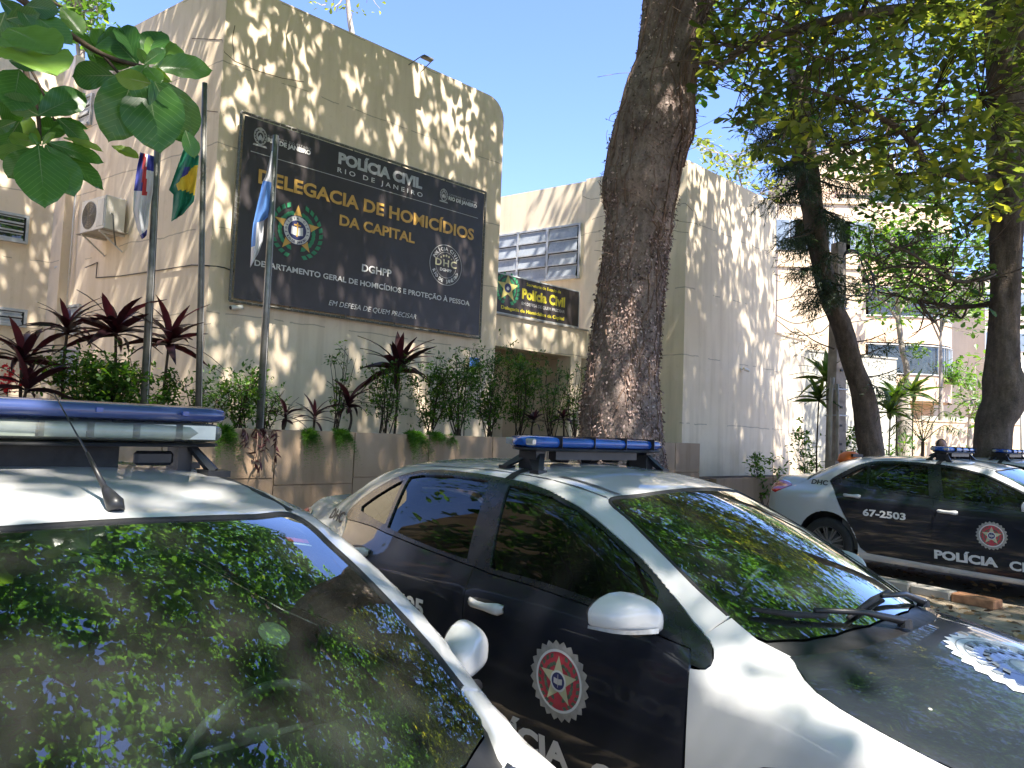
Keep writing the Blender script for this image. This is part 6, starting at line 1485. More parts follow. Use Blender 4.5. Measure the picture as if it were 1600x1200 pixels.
polyB = [(1112, -60), (1106, 20), (1096, 70), (1085, 118), (1092, 150), (1078, 148), (1100, 158), (1135, 128), (1178, 150), (1160, 172), (1118, 190), (1150, 192), (1175, 215), (1190, 250), (1225, 265), (1260, 250), (1310, 270), (1345, 285), (1400, 300), (1450, 320), (1500, 335), (1548, 330), (1660, 330), (1660, -60)]
c1 = region(1500, polyB, 8.6, 12.6, rg, [[(1120, 95), (1180, 118), (1165, 128), (1112, 125)], [(1395, 145), (1425, 140), (1430, 160), (1400, 165)]])
k = fbm(c1[:, [0, 2]], 1.9, 1.)+rg.normal(0, .35, len(c1)) > -.30; c1 = c1[k]
rg2 = np.random.default_rng(72); c1b = region(900, polyB, 13.5, 19., rg2, yb=.8); k = fbm(c1b[:, [0, 2]], 1.5, 5.)+rg2.normal(0, .35, len(c1b)) > -.1; c1b = c1b[k]; c1b = c1b[c1b[:, 2] > 6.5]
foliage('rear_foliage', [rosettes(c1b, 6, .25, rg2, .38, jit=.06, droop=.15)], 'leaf', tB); twigs_to(tB, c1b[::2], ptsB, maxd=1.6)
foliage('front_foliage', [rosettes(c1, 6, .20, rg, .38, jit=.05, droop=.2)], 'leaf_olive', tB); twigs_to(tB, c1, np.concatenate([ptsB2, ptsB]), maxd=1.2)
c2 = region(520, [(1345, 300), (1420, 270), (1550, 300), (1552, 470), (1500, 500), (1440, 480), (1400, 440), (1345, 420), (1330, 380)], 11.5, 15.5, rg)
c2b = region(260, [(1585, 60), (1660, 60), (1660, 640), (1600, 560), (1595, 300)], 12, 16, rg)
k = fbm(c2[:, [0, 2]], 2.6, 2.)+rg.normal(0, .4, len(c2)) > -.15; c2 = c2[k]
foliage('low_foliage', [rosettes(np.concatenate([c2, c2b]), 6, .17, rg, .4, jit=.05, droop=.2)], 'leaf_bright', tB); twigs_to(tB, c2, ptsB2, maxd=1.2)
# ---- leaning conifer with drooping needles
YC = 16.5
tC = thing('conifer_tree', 'leaning dark conifer behind the utility pole with drooping needled branches', 'tree', (float(at(1362, 705, YC)[0]), YC, 0))
rowsC = [(712, 1343, 1382), (677, 1338, 1375), (620, 1331, 1366), (560, 1312, 1345), (507, 1297, 1330), (470, 1282, 1314), (433, 1272, 1303), (390, 1265, 1296), (350, 1257, 1290), (310, 1249, 1283), (283, 1244, 1281), (240, 1240, 1275), (190, 1236, 1268), (130, 1232, 1258), (60, 1230, 1250)]
trunk_from_pixels(tC, rowsC, YC, 'bark_dark', 28, .02, zext=[(at(1238, -20, YC), .10)])
rg = np.random.default_rng(81); mb = MB(); parts = []
def spray(a, b, r, dens):
    C = curve([a, (a+b)/2+[0, 0, -.05], b], 14); mb.tube(C, np.linspace(r, .008, len(C)), 5)
    m = int(dens*1.5*np.linalg.norm(b-a)); idx = rg.uniform(.15, 1, m); P = np.array([along(C, t) for t in idx]); d0 = b-a; d0 /= np.linalg.norm(d0)
    side = rg.normal(0, 1, (m, 3))*[1, 1, .35]+d0*.9; side[:, 2] -= .55; side /= np.linalg.norm(side, axis=1)[:, None]; L = rg.uniform(.25, .55, m)
    for k in range(m):
        nn = 18; ts = np.linspace(.05, 1, nn)[:, None]; Q = P[k]+side[k]*L[k]*ts+np.array([0, 0, -.12])*ts**2
        dd = np.repeat(side[k][None], nn, 0)*.8+rg.normal(0, .55, (nn, 3)); dd[:, 2] -= .3; parts.append(blades(T_small(.13), Q, rotm(dd, rg.normal(0, 1, nn)), rg.uniform(.10, .17, nn), rg.uniform(0, 1, nn)))
for (y0, n_, xl, xr) in ((150, 7, -70, 75), (190, 7, -80, 80), (235, 8, -80, 80), (280, 8, -75, 90), (325, 8, -70, 95), (365, 7, -65, 90), (405, 6, -55, 85), (440, 5, -45, 60)):
    cx_ = np.interp(y0, [r[0] for r in rowsC][::-1], [(r[1]+r[2])/2 for r in rowsC][::-1])
    for k in range(n_):
        tx = cx_+rg.uniform(xl, xr); a = at(cx_, y0+rg.uniform(-15, 15), YC); b = at(tx, y0+rg.uniform(5, 40), YC+rg.uniform(-1.1, 1.1)); spray(a, b, .028, 15)
for a, b in (((1303, 545), (1246, 515)), ((1330, 560), (1402, 530)), ((1345, 585), (1372, 605)), ((1330, 535), (1385, 520)), ((1290, 470), (1262, 470)), ((1345, 590), (1406, 575))): spray(at(*a, YC), at(*b, YC-.4), .02, 9)
tag(mb.build('branches', M['bark_dark'], tC, True, world=True), kind='stuff'); foliage('needles', parts, 'needle', tC)
# ---- slender pale tree
YD = 23.
tD = thing('young_tree', 'slender tree with a pale crooked trunk before the peach balconies', 'tree', (float(at(1412, 700, YD)[0]), YD, 0))
trunk_from_pixels(tD, [(705, 1400, 1424), (660, 1402, 1424), (625, 1405, 1420), (600, 1412, 1421), (575, 1412, 1421), (550, 1406, 1414), (520, 1402, 1410), (495, 1399, 1407), (470, 1400, 1406)], YD, 'bark_pale', 14, .01)
rg = np.random.default_rng(91)
ptsD = grow(tD, [([at(1403, 500, YD), at(1380, 470, YD), at(1350, 455, YD)], .05, .02), ([at(1403, 490, YD), at(1430, 455, YD), at(1470, 430, YD)], .05, .02), ([at(1402, 480, YD), at(1400, 430, YD-.5), at(1390, 380, YD-.8)], .05, .02)], rg, 'bark_pale', nsec=4, lsec=(.5, 1.2), nter=3)
c = region(360, [(1335, 470), (1345, 420), (1330, 380), (1350, 330), (1400, 350), (1450, 380), (1500, 410), (1500, 455), (1455, 480), (1430, 500), (1400, 505), (1360, 500)], YD-2, YD+1.5, rg); k = fbm(c[:, [0, 2]], 1.5, 3.)+rg.normal(0, .4, len(c)) > -.2; c = c[k]
foliage('crown', [rosettes(c, 6, .24, rg, .5, jit=.12, droop=.15)], 'leaf_bright', tD); twigs_to(tD, c, ptsD, maxd=1.6, r=.012)
c = region(40, [(1412, 545), (1440, 535), (1450, 550), (1430, 560)], YD-.4, YD+.4, rg); foliage('side_foliage', [rosettes(c, 5, .16, rg, .5, jit=.06)], 'leaf_bright', tD)
# ---- background trees over the roofs
def back_tree(label, poly, Y, n, sz, mat, trunkpts, seed, kk=5, jit=.15):
    rg = np.random.default_rng(seed); b = at(*trunkpts[0], Y); t = thing('distant_tree', label, 'tree', (float(b[0]), float(b[1]), 0)); C = [np.array([b[0], b[1], 0])]+[at(*p, Y) for p in trunkpts]
    o, Cc = wlimb(t, 'trunk', C, .16, .04, 'bark_pale', 8, 0); c = region(n, poly, Y-1.5, Y+1.5, rg); k = fbm(c[:, [0, 2]], 1.1, seed)+rg.normal(0, .4, len(c)) > -.1; c = c[k]
    ends = region(9, poly, Y-1, Y+1, rg); mb = MB(); pts = [Cc]
    for e in ends: D = limb(mb, [Cc[-1-rg.integers(0, 6)], (Cc[-1]+e)/2+rg.normal(0, .2, 3), e], .045, .012, 5, 0, rg, 10); pts.append(D)
    mb.build('branches', M['bark_pale'], t, True, world=True); twigs_to(t, c, np.concatenate(pts), maxd=1.6, r=.012, mat='bark_pale')
    foliage('crown', [rosettes(c, kk, sz, rg, .5, jit=jit, droop=.1)], mat, t); return t
back_tree('pale green tree above the roof at the far left', [(88, -40), (165, -40), (168, 40), (150, 70), (120, 60), (92, 30)], 20, 240, .26, 'leaf_bright', [(125, 300), (128, 60)], 5)
back_tree('bare branched tree top showing over the left roof edge', [(455, -60), (610, -60), (600, 12), (560, 30), (520, 22), (480, 8)], 24, 60, .22, 'leaf_olive', [(560, 200), (545, 20), (540, -30)], 6, 3)
back_tree('thin tree with pale leaf clusters above the flat roofed block', [(1083, 222), (1110, 215), (1130, 250), (1180, 225), (1215, 235), (1225, 310), (1190, 305), (1150, 285), (1110, 262)], 27, 230, .30, 'leaf_olive', [(1180, 420), (1165, 300)], 7)
back_tree('sunlit green tree between the far towers', [(1380, 330), (1440, 300), (1560, 340), (1560, 520), (1500, 520), (1440, 480), (1390, 430)], 33, 600, .36, 'leaf_bright', [(1470, 640), (1470, 480)], 8)
back_tree('green tree at the far right behind the dark trunk', [(1490, 560), (1540, 545), (1560, 650), (1510, 660), (1490, 620)], 30, 160, .30, 'leaf_bright', [(1515, 690), (1515, 640)], 9)
# ---- plants at the foot of the right hand walls
def at_g(px, Y): p = at(px, 700, Y); return np.array([p[0], p[1], 0.])
def zt(px, py, Y): return at(px, py, Y)[2]
for i, (lb_, px, Y, py, L, n, m_) in enumerate((('dark green strap plant left of the utility pole', 1278, 17.5, 620, .60, 20, 'palm'), ('tall green rosette plant against the pale wall', 1297, 18.5, 590, .75, 22, 'palm'), ('bushy rosette plant right of the leaning trunk', 1405, 19., 620, .75, 24, 'palm'), ('upper rosette plant beside the pale trunk', 1428, 20., 610, .7, 20, 'palm'), ('rosette plant between the leaning trunk and pale trunk', 1388, 18., 640, .65, 20, 'palm'))):
    b = at_g(px, Y); cordyline(lb_, b, zt(px, py, Y), L, n, 40+i, mat=m_, w=.2, name='rosette_plant', group='green strap leaved plants by the far walls')
for i, (lb_, px, Y, py, sp, n) in enumerate((('small weed bush at the foot of the right block', 1196, 17.8, 708, .7, 110), ('creeper bush beside the utility pole', 1262, 18.5, 650, .9, 160), ('low bush between pole and leaning trunk', 1325, 18.2, 655, .8, 180), ('low bush right of the leaning trunk', 1400, 20, 670, 1.0, 200), ('leafy bush behind the person', 1497, 20.5, 688, .8, 120))):
    b = at_g(px, Y); shrub(lb_, b, max(.4, zt(px, py, Y)), sp, n, .12, seed=60+i, stems=6, group='bushes by the far walls')
# young palm
Yp = 18.; b = at_g(1440, Yp); pm = thing('young_palm', 'young palm with arching feathery fronds left of the person', 'palm', tuple(b)); c0 = at(1442, 690, Yp); wlimb(pm, 'trunk', [b, c0], .05, .04, 'twig', 8)
rg = np.random.default_rng(17)
for (tx, ty, mx, my) in ((1495, 650, 1470, 645), (1500, 672, 1475, 665), (1415, 645, 1428, 650), (1400, 680, 1415, 665), (1442, 622, 1440, 650), (1460, 628, 1452, 655), (1425, 625, 1434, 655), (1395, 665, 1415, 658)):
    C = curve([c0, at(mx, my, Yp-.1), at(tx, ty, Yp-.2+rg.normal(0, .2))], 22); mb = MB().tube(C, np.linspace(.012, .004, len(C)), 4); st_ = mb.build('frond', M['palm'], pm, True, world=True)
    T_ = np.gradient(C, axis=0); T_ /= np.linalg.norm(T_, axis=1)[:, None]; parts = []
    for s in (-1, 1):
        sdv = np.cross(T_, [0, 0, 1.])*s; sdv /= np.maximum(np.linalg.norm(sdv, axis=1), .1)[:, None]; dd = sdv*.6+T_*.6+np.array([0, 0, -.45])+rg.normal(0, .08, T_.shape); parts.append(blades(T_small(.07), C[3:], rotm(dd, rg.normal(0, .3, len(C)))[3:], np.full(len(C)-3, .34), rg.uniform(0, 1, len(C)-3)))
    V, Fc, T = cat(parts); mesh('leaflets', V, Fc, M['palm'], pm, True, world=True, tint=T)
# litter on the ground
rg = np.random.default_rng(7); n = 5200; P = np.stack([rg.uniform(1.5, 10, n), rg.uniform(3, 14, n), rg.uniform(.004, .02, n)], -1); d = rg.normal(0, 1, (n, 3)); d[:, 2] *= .15
V, Fc, T = blades(T_quad5(.6), P, rotm(d, rg.normal(0, .5, n)), rg.uniform(.03, .12, n), rg.uniform(0, 1, n)); tag(mesh('leaf_litter', V, Fc, M['litter'], None, True, tint=T), 'brown dry leaves scattered on the parking ground between the cars', 'leaf litter', kind='stuff')
# ================================================================ BACKGROUND BUILDINGS, POLE, SMALL THINGS
# kerb island and pale walkway strip between the cars
ka, kb = at(1385, 905, 1), None
def gp(px, py, z=0.): d = ray(px, py); return EYEP+d*(z-EYE)/d[2]
k0, k1 = gp(1388, 905, .1), gp(1562, 938, .1); dk = k1-k0; ka_ = math.atan2(dk[1], dk[0]); Lk = np.linalg.norm(dk)
wk = tag(mesh('walkway', [tuple(k0[:2])+(.006,), tuple((k0-[dk[0]*.5, dk[1]*.5, 0])[:2])+(.006,), tuple((k0-[dk[0]*.5, dk[1]*.5, 0]+nD*-.0-uD*-.0+np.array([-dk[1], dk[0], 0])/Lk*-1.0)[:2])+(.006,), tuple((k0+dk*3+np.array([-dk[1], dk[0], 0])/Lk*-1.0)[:2])+(.006,), tuple((k0+dk*3)[:2])+(.006,)], [(0, 1, 2, 3, 4)], M['walk']), kind='structure')
kr = thing('kerb', 'worn concrete kerb with orange paint at its end behind the middle car hood', 'kerb', (float(k0[0]), float(k0[1]), 0), ka_)
n_k = 4
for i in range(n_k):
    MB().box((-.6+i*(Lk+.6)/n_k+.006, -.09, 0), (-.6+(i+1)*(Lk+.6)/n_k-.006, .09, .105+random.uniform(-.008, .008)), bev=.014).build('kerb_stone', M['concrete'] if i < n_k-1 else M['kerbpaint'], kr)
# utility pole
YU = 17.3
ub_ = at_g(1305, YU); up_ = thing('utility_pole', 'square concrete utility pole with looping cables', 'utility pole', tuple(ub_), .35)
hU = at(1310, 380, YU)[2]; wU = (at(1318, 500, YU)-at(1300, 500, YU))[0]/2
V = []; 
for z_, w_ in ((0, wU*1.25), (hU, wU*.85)): V += [(-w_, -w_, z_), (w_, -w_, z_), (w_, w_, z_), (-w_, w_, z_)]
dx = at(1311, 380, YU)[0]-ub_[0]; V = [(x+(dx if z_ > 1 else 0), y, z_) for x, y, z_ in V]
pb = MB().add(V, [(3, 2, 1, 0), (4, 5, 6, 7), (0, 1, 5, 4), (1, 2, 6, 5), (2, 3, 7, 6), (3, 0, 4, 7)]).build('pole', M['pole_concrete'], up_)
h = MB()
for k in range(13):
    z_ = .8+k*.42; xo = dx*z_/hU; h.box((xo-.03, -wU*1.25, z_), (xo+.03, -wU*.9, z_+.05))
tag(h.build('bolt_holes', M['black'], up_), kind='stuff')
for z_ in (2.3, 2.9, at(1310, 470, YU)[2], at(1310, 484, YU)[2], 4.9): xo = dx*z_/hU; MB().box((xo-wU*1.3, -wU*1.3, z_), (xo+wU*1.3, wU*1.3, z_+.03)).build('steel_band', M['metalframe'], up_)
cu = MB().tube([toloc(up_, at(x, y, YU-.25)) for x, y in ((1296, 720), (1297, 680), (1298, 620), (1301, 590))], .045, 8).tube([toloc(up_, at(x, y, YU-.28)) for x, y in ((1308, 720), (1309, 640), (1308, 600))], .035, 8); cu.build('conduit', M['whiteplastic2'], up_, True)
lc = MB()
for pts in (((1318, 402), (1322, 393), (1335, 392), (1350, 405), (1362, 430), (1365, 450), (1352, 460), (1330, 462), (1318, 460)), ((1318, 400), (1330, 390), (1345, 398), (1358, 420), (1370, 432), (1374, 415), (1366, 398), (1350, 396)), ((1320, 405), (1340, 400), (1352, 425), (1358, 455), (1345, 470), (1320, 467)), ((1319, 398), (1336, 394), (1356, 412), (1366, 440), (1362, 462), (1350, 472)), ((1319, 468), (1335, 462), (1350, 463), (1358, 460))):
    lc.tube(curve([toloc(up_, at(x, y, YU-.2+.05*math.sin(x))) for x, y in pts], 30), .016, 6)
lc.build('cable_loop', M['black'], up_, True)
for i, (lb_, pts, Ys) in enumerate((('black cable running from the pole loops to the dark trunk at right', ((1350, 440), (1450, 478), (1545, 480)), (17, 15, 12.4)), ('lower black cable between the utility pole and the balconies', ((1320, 505), (1390, 495), (1440, 483), (1500, 470)), (17.2, 20, 22, 25)),
    ('cable drooping between the flat roofed block and the pole', ((1212, 492), (1240, 505), (1270, 500), (1303, 488)), (20.8, 19.6, 18.4, 17.3)), ('cable sagging from the roof corner of the block to the pole', ((1213, 500), (1245, 522), (1280, 520), (1303, 500)), (20.8, 19.6, 18.4, 17.3)), ('cable rising from the pole towards the upper balconies', ((1318, 440), (1380, 450), (1440, 446), (1530, 470)), (17.2, 22, 26, 30)),
    ('cable crossing to the far wall at the height of the balconies', ((1212, 470), (1250, 462), (1303, 458)), (20.8, 19, 17.3)))):
    P = [at(x, y, Y) for (x, y), Y in zip(pts, Ys)]; P = curve(P, 24); cable(lb_, P, .012)
# peach apartment block: curved balconies
YG = 39.
def zb(py, px=1450, Y=YG): return at(px, py, Y)[2]
xL, xR = at(1342, 600, YG)[0], at(1528, 600, YG)[0]
ab = thing('apartment_building', 'peach apartment block with curved balconies behind the garden wall', 'building', (float(xL), YG, 0))
Wd = xR-xL; st_h = zb(537)-zb(627); zf = zb(627)
def arc_plan(x0, x1, bulge, n=16, flat=.45):
    """balcony front: straight on the left, curving back on the right"""
    P = [(x0, 0)]
    for i in range(n+1):
        t = i/n; a = t*PI/2; P.append((x0+(x1-x0)*(flat+(1-flat)*math.sin(a)), (1-math.cos(a))*bulge))
    return P
def sweep(mb, plan, off, z0, z1, th):
    """strip of wall of thickness th following a plan curve"""
    P = np.array(plan); T = np.gradient(P, axis=0); T /= np.linalg.norm(T, axis=1)[:, None]; Nn = np.stack([T[:, 1], -T[:, 0]], 1); A = P+Nn*off; B = P+Nn*(off-th); n = len(P); V = [(p[0], p[1], z) for z in (z0, z1) for q in (A, B) for p in q]
    Fc = []
    for i in range(n-1): Fc += [(i, i+1, 2*n+i+1, 2*n+i), (n+i+1, n+i, 3*n+i, 3*n+i+1), (2*n+i, 2*n+i+1, 3*n+i+1, 3*n+i), (i+1, i, n+i, n+i+1)]
    Fc += [(0, 2*n, 3*n, n), (n-1, 2*n-1, 4*n-1, 3*n-1)]; mb.add(V, Fc); return mb
MB().box((-2.2, 3.2, 0), (Wd-.5, 14, zf+st_h*4.0)).build('wall', M['peach'], ab)
sx0 = at(1415, 600, YG)[0]-xL
for k in range(4):
    z0 = zf+st_h*k; pl_ = arc_plan(.0, Wd, 3.2, flat=.5)
    bal = sweep(MB(), pl_, 0, z0, z0+1.35, .18).build('balcony', M['peach'], ab)
    n_p = len(pl_); V = [(x, y+.05, z0) for x, y in pl_]+[(Wd-.3, 3.3, z0), (0, 3.3, z0)]; V2 = [(a, b, c+.14) for a, b, c in V]; m_ = len(V)
    MB().add(V+V2, [tuple(range(m_-1, -1, -1)), tuple(range(m_, 2*m_))]+[(i, (i+1) % m_, m_+(i+1) % m_, m_+i) for i in range(m_)]).build('slab', M['peach'], bal)
    g = sweep(MB(), arc_plan(.5, Wd-.05, 3.0, flat=.45), -.05, z0+1.35, z0+st_h-.05, .02).build('balcony_glazing', M['windowblue'], bal)
    rl = MB()
    P = arc_plan(.0, Wd-.02, 3.15, 20, .5)
    for i in range(6, len(P), 1): rl.tube([(P[i][0], P[i][1]-.03, z0+1.3), (P[i][0], P[i][1]-.03, z0+st_h-.05)], .025, 4)
    for zz_ in (z0+1.37, z0+st_h-.12): rl.tube([(x, y-.03, zz_) for x, y in P], .035, 4)
    rl.build('window_post', M['metalframe'], bal)
    MB().box((.3, 3.05, z0+1.0), (Wd-1.2, 3.18, z0+st_h-.2)).build('dark_opening', M['darkroom'], bal)
    # stepped flower box at the left
    MB().box((-1.9, -.35+.3*(k % 2), z0+.1), (-.02, 2.9, z0+.95)).build('flower_box', M['peach'], bal)
    MB().box((-3.6, .9, z0+.25), (-1.95, 3.1, z0+.9)).build('parapet', M['cream'], bal)
MB().box((-1.5, 3.6, zf+st_h*4.0), (Wd*.6, 10, zf+st_h*4.7)).build('penthouse', M['cream'], ab)
rl = MB()
for k in range(26): rl.box((.2+k*.22, 2.6, zf+st_h*4.0+.9), (.24+k*.22, 2.64, zf+st_h*4.0+2.1))
rl.box((.2, 2.6, zf+st_h*4.0+.85), (5.8, 2.64, zf+st_h*4.0+.9)); rl.box((.2, 2.6, zf+st_h*4.0+2.05), (5.8, 2.65, zf+st_h*4.0+2.1)); rl.build('roof_railing', M['metalframe'], ab)
lw = MB().box((2.4, -1.5, 0), (7.2, -1.2, zb(652))).build('entrance_wall', M['wall_pale'], ab)
shrub('climbing plant on the lower curved balcony', (xL+Wd*.80, YG+.5, zf+1.0), .9, 2.2, 160, .22, seed=88, stems=10, name='balcony_plant')
cordyline('upright yellow green plants on the balcony flower box', (xL-.9, YG+1.2, zf+.95), .15, 1.3, 16, 77, mat='palm', w=.12, name='balcony_plant', group=None)
# cream and grey towers
def tower(label, pxl, pxr, pyt, Y, mat, dep=8, wins=None, rot=0.):
    a, b = at(pxl, 600, Y), at(pxr, 600, Y); z_ = at((pxl+pxr)/2, pyt, Y)[2]; t = thing('apartment_building', label, 'building', (float(a[0]), Y, 0), rot); W_ = b[0]-a[0]
    MB().box((0, 0, 0), (W_, dep, z_)).build('wall', M[mat], t); MB().box((-.05, -.08, z_), (W_+.05, dep, z_+.25)).build('parapet', M[mat], t)
    if wins:
        nx, ny, z0 = wins
        for i in range(nx):
            for j in range(ny):
                x0 = W_*(i+.5)/nx; zz_ = z0+j*3.; 
                if zz_+1.5 > z_: continue
                f_ = MB().box((x0-.8, -.04, zz_), (x0+.8, .0, zz_+1.4)).build('window', M['metalframe'], t)
                MB().box((x0-.74, -.055, zz_+.06), (x0-.03, -.045, zz_+1.34)).build('pane', M['windowblue2'], f_); MB().box((x0+.03, -.055, zz_+.06), (x0+.74, -.045, zz_+1.34)).build('pane', M['windowblue2'], f_)
        for j in range(ny+1):
            if z0-.6+j*3 < z_: MB().box((-.06, -.07, z0-.75+j*3), (W_+.06, -.0, z0-.62+j*3)).build('floor_band', M[mat], t)
    return t
tower('cream building with ledges behind the flat roofed block', 1213, 1352, 318, 33, 'cream', 6, (4, 1, 10.2))
tower('tall pale tower with windows behind the conifer', 1285, 1345, 238, 52, 'greybuild', 8, (2, 5, 6.))
tower('pale tower partly hidden at the far right', 1540, 1700, 430, 55, 'greybuild', 8, (5, 4, 6.))
# orange litter bin beyond the cars
p = at(1328, 712, 15.2); ob = thing('litter_bin', 'orange plastic litter bin behind the far saloon roof', 'litter bin', (float(p[0]), 15.2, 0), .3); zt_ = p[2]
MB().lathe([(.13, 0), (.20, .55), (.21, .60), (.23, .60), (.23, .64), (.20, .74), (.10, .80), (.0001, .81)], 20, Matrix.Translation((0, 0, zt_-.72))).build('bin_body', M['orange'], ob, True)
MB().tube([(0, .22, 0), (0, .22, zt_+.1)], .03, 8).build('post', M['greypaint'], ob)
MB().box((-.12, -.225, zt_-.02), (.12, -.17, zt_+.04)).build('slot', M['black'], ob)
cn = thing('orange_barrier', 'orange plastic barrier standing behind the numbered saloon', 'barrier', tuple(at_g(1412, 11.6)), .6)
MB().box((-.22, -.05, 0), (.22, .05, 1.12), bev=.04).box((-.3, -.16, 0), (-.2, .16, .1)).box((.2, -.16, 0), (.3, .16, .1)).build('barrier_body', M['orange'], cn)
# white post at the far right
wp_ = at_g(1597, 21.); wq = thing('white_post', 'thin white post at the right edge by the dark trunk', 'post', tuple(wp_)); MB().tube([(0, 0, 0), (0, 0, at(1597, 560, 21.)[2])], .05, 8).build('post', M['whiteplastic'], wq, True); MB().lathe([(.055, 0), (.06, .02), (.0001, .05)], 8, Matrix.Translation((0, 0, at(1597, 560, 21.)[2]))).build('cap', M['whiteplastic'], wq)
# ---- the person behind the far saloon
hp = at(1471, 697, 15.5); gx_, gy_ = float(hp[0]), 15.5; top_z = float(hp[2])+.10
pe = thing('person', 'dark haired person in dark clothes standing behind the far saloon', 'person', (gx_, gy_, 0), 0.)
Hs = top_z/1.62
def skin(name, verts, edges, radii, mat, parent, sub=2, root=0):
    me = bpy.data.meshes.new(name); me.from_pydata(verts, edges, []); o = bpy.data.objects.new(name, me); COL.objects.link(o); o.parent = parent
    m_ = o.modifiers.new('skin', 'SKIN'); m_.use_smooth_shade = True; sub_ = o.modifiers.new('sub', 'SUBSURF'); sub_.levels = sub; sub_.render_levels = sub
    for v, r in zip(me.skin_vertices[0].data, radii): v.radius = (r, r) if not isinstance(r, tuple) else r
    me.skin_vertices[0].data[root].use_root = True; me.materials.append(M[mat]); return o
JV = [(0, 0, .92), (0, .01, 1.08), (0, .0, 1.26), (0, .01, 1.38), (0, .0, 1.44), (.10, 0, .88), (.11, -.01, .48), (.11, .02, .09), (.12, -.14, .04), (-.10, 0, .88), (-.11, -.01, .48), (-.11, .02, .09), (-.12, -.14, .04), (.19, .01, 1.34), (.24, .03, 1.08), (.25, -.04, .85), (.25, -.06, .76), (-.19, .01, 1.34), (-.24, .03, 1.08), (-.25, -.04, .85), (-.25, -.06, .76)]
JE = [(0, 1), (1, 2), (2, 3), (3, 4), (0, 5), (5, 6), (6, 7), (7, 8), (0, 9), (9, 10), (10, 11), (11, 12), (3, 13), (13, 14), (14, 15), (15, 16), (3, 17), (17, 18), (18, 19), (19, 20)]
JR = [(.15, .11), (.125, .095), (.155, .105), (.11, .08), .052, .085, .055, .038, .035, .085, .055, .038, .035, .055, .042, .03, .026, .055, .042, .03, .026]
skin('body', [tuple(c*Hs for c in v) for v in JV], JE, JR, 'shirt', pe)
hd_ = MB(); V = []
for i in range(13):
    ph = PI*i/12
    for k in range(18):
        t = 2*PI*k/18; x, y, z_ = .076*math.sin(ph)*math.cos(t), .095*math.sin(ph)*math.sin(t), .118*math.cos(ph)
        if z_ < -.03: x *= 1-.30*(-z_-.03)/.09; y = y*(1-.15*(-z_-.03)/.09)-.008
        if y < -.06 and abs(x) < .018 and -.03 < z_ < .02: y -= .018
        V.append((x, y, z_+1.53))
Fc = [(i*18+k, i*18+18+k, i*18+18+(k+1) % 18, i*18+(k+1) % 18) for i in range(12) for k in range(18)]
hs = Matrix.Scale(Hs, 4); V = [tuple(hs@Vector(v)) for v in V]; head = mesh('head', V, Fc, M['skin'], pe, True)
for x in (-.03, .03): MB().lathe([(.0001, .010), (.009, .004), (.010, 0)], 10, hs@Matrix.Translation((x, -.085, 1.535))@Matrix.Rotation(PI/2, 4, 'X')).build('eye', M['black'], head)
for x in (-.078, .078): MB().box((x-.008, -.015, 1.50), (x+.008, .02, 1.56), hs, .004).build('ear', M['skin'], head)
MB().box((-.022, -.094, 1.468), (.022, -.082, 1.476), hs).build('mouth', M['red'], head)
V = []
for i in range(9):
    ph = PI*.62*i/8
    for k in range(18):
        t = PI*(-.10+1.2*k/17); rr_ = 1.0+.03*math.sin(k*3.1); V.append((.092*rr_*math.sin(ph)*math.cos(t), .108*rr_*math.sin(ph)*math.sin(t)+.008, .132*math.cos(ph)+1.535-(.12*(i/8)**2 if i > 5 else 0)))
V = [tuple(hs@Vector(v)) for v in V]; ho = mesh('hair', V, [(i*18+k, i*18+18+k, i*18+19+k, i*18+k+1) for i in range(8) for k in range(17)], M['hair'], head, True); s_ = ho.modifiers.new('t', 'SOLIDIFY'); s_.thickness = .012
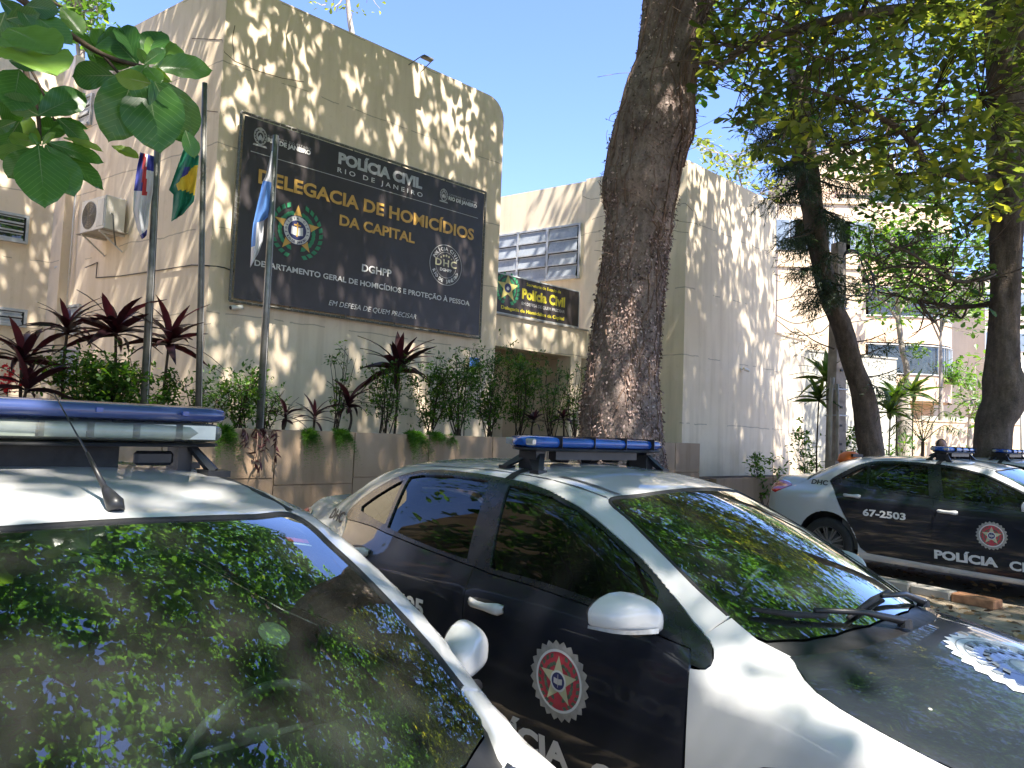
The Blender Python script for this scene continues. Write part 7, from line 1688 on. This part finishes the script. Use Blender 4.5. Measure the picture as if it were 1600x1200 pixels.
for sx_ in (-1, 1):
    for f_ in range(4): skin('finger', [(sx_*.25*Hs, (-.06)*Hs, .76*Hs), (sx_*(.25-.004)*Hs, (-.075-.012*(f_-1.5))*Hs, .715*Hs), (sx_*(.247)*Hs, (-.080-.014*(f_-1.5))*Hs, (.675+.006*abs(f_-1.5))*Hs)], [(0, 1), (1, 2)], [.016, .009, .007], 'skin', pe, 1)
    skin('finger', [(sx_*.25*Hs, -.06*Hs, .76*Hs), (sx_*.235*Hs, -.095*Hs, .735*Hs), (sx_*.232*Hs, -.105*Hs, .705*Hs)], [(0, 1), (1, 2)], [.015, .010, .008], 'skin', pe, 1)
# trees across the street behind the photographer: they fill the reflections
def street_tree(label, x, y, h, rad, n, seed):
    rg = np.random.default_rng(seed); t = thing('street_tree', label, 'tree', (x, y, 0), group='trees across the street'); b = np.array([x, y, 0.])
    wlimb(t, 'trunk', [b, b+[.1, 0, h*.3], b+[0, .1, h*.6]], .22, .12, 'bark_dark', 10); c = b+[0, 0, h*.75]+rg.normal(0, 1, (n, 3))*[rad*.5, rad*.5, h*.16]
    pts = grow(t, [([b+[0, .1, h*.55], b+[rad*.5*math.cos(a), rad*.5*math.sin(a), h*.75], b+[rad*.9*math.cos(a), rad*.9*math.sin(a), h*.85]], .1, .03) for a in (0, 1.5, 3., 4.6)], rg, nsec=3, nter=2)
    foliage('crown', [rosettes(c, 6, .42, rg, .4, jit=.15, droop=.1, tmpl=T_quad5(.55))], 'leaf', t)
for i, (x, y) in enumerate(((-9, -6), (-2, -11), (6, -10), (13, -6), (17, 2), (-12, 3))): street_tree('leafy street tree across the road ' + ('behind the left car', 'straight behind the camera', 'behind the middle car', 'behind the numbered car', 'right of the row of cars', 'left of the row of cars')[i], x, y, 8.5, 4, 420, 200+i)
# unseen house block added on the left to darken the side window reflections
nh = thing('reflection_house', 'brown house block added out of view on the left for window reflections', 'building', (-11.5, -1, 0))
MB().box((-3, -8, 0), (0, 8, 11)).build('wall', M['housebrown'], nh); MB().box((-3.2, -8.2, 11), (.3, 8.2, 11.25)).build('roof', M['concrete'], nh)
for y in (-5, -1, 3): MB().box((0, y-.6, 3.6), (.05, y+.6, 5.0)).build('window', M['darkroom'], nh)
for i, (x, y) in enumerate(((-8.5, 1.5), (-10.5, -3.5))): street_tree(('leafy tree added before the unseen house block for window reflections', 'second leafy tree added unseen by the house block for reflections')[i], x, y, 7.5, 3.2, 420, 300+i)  # two unseen trees added to cover sky in the side window reflections
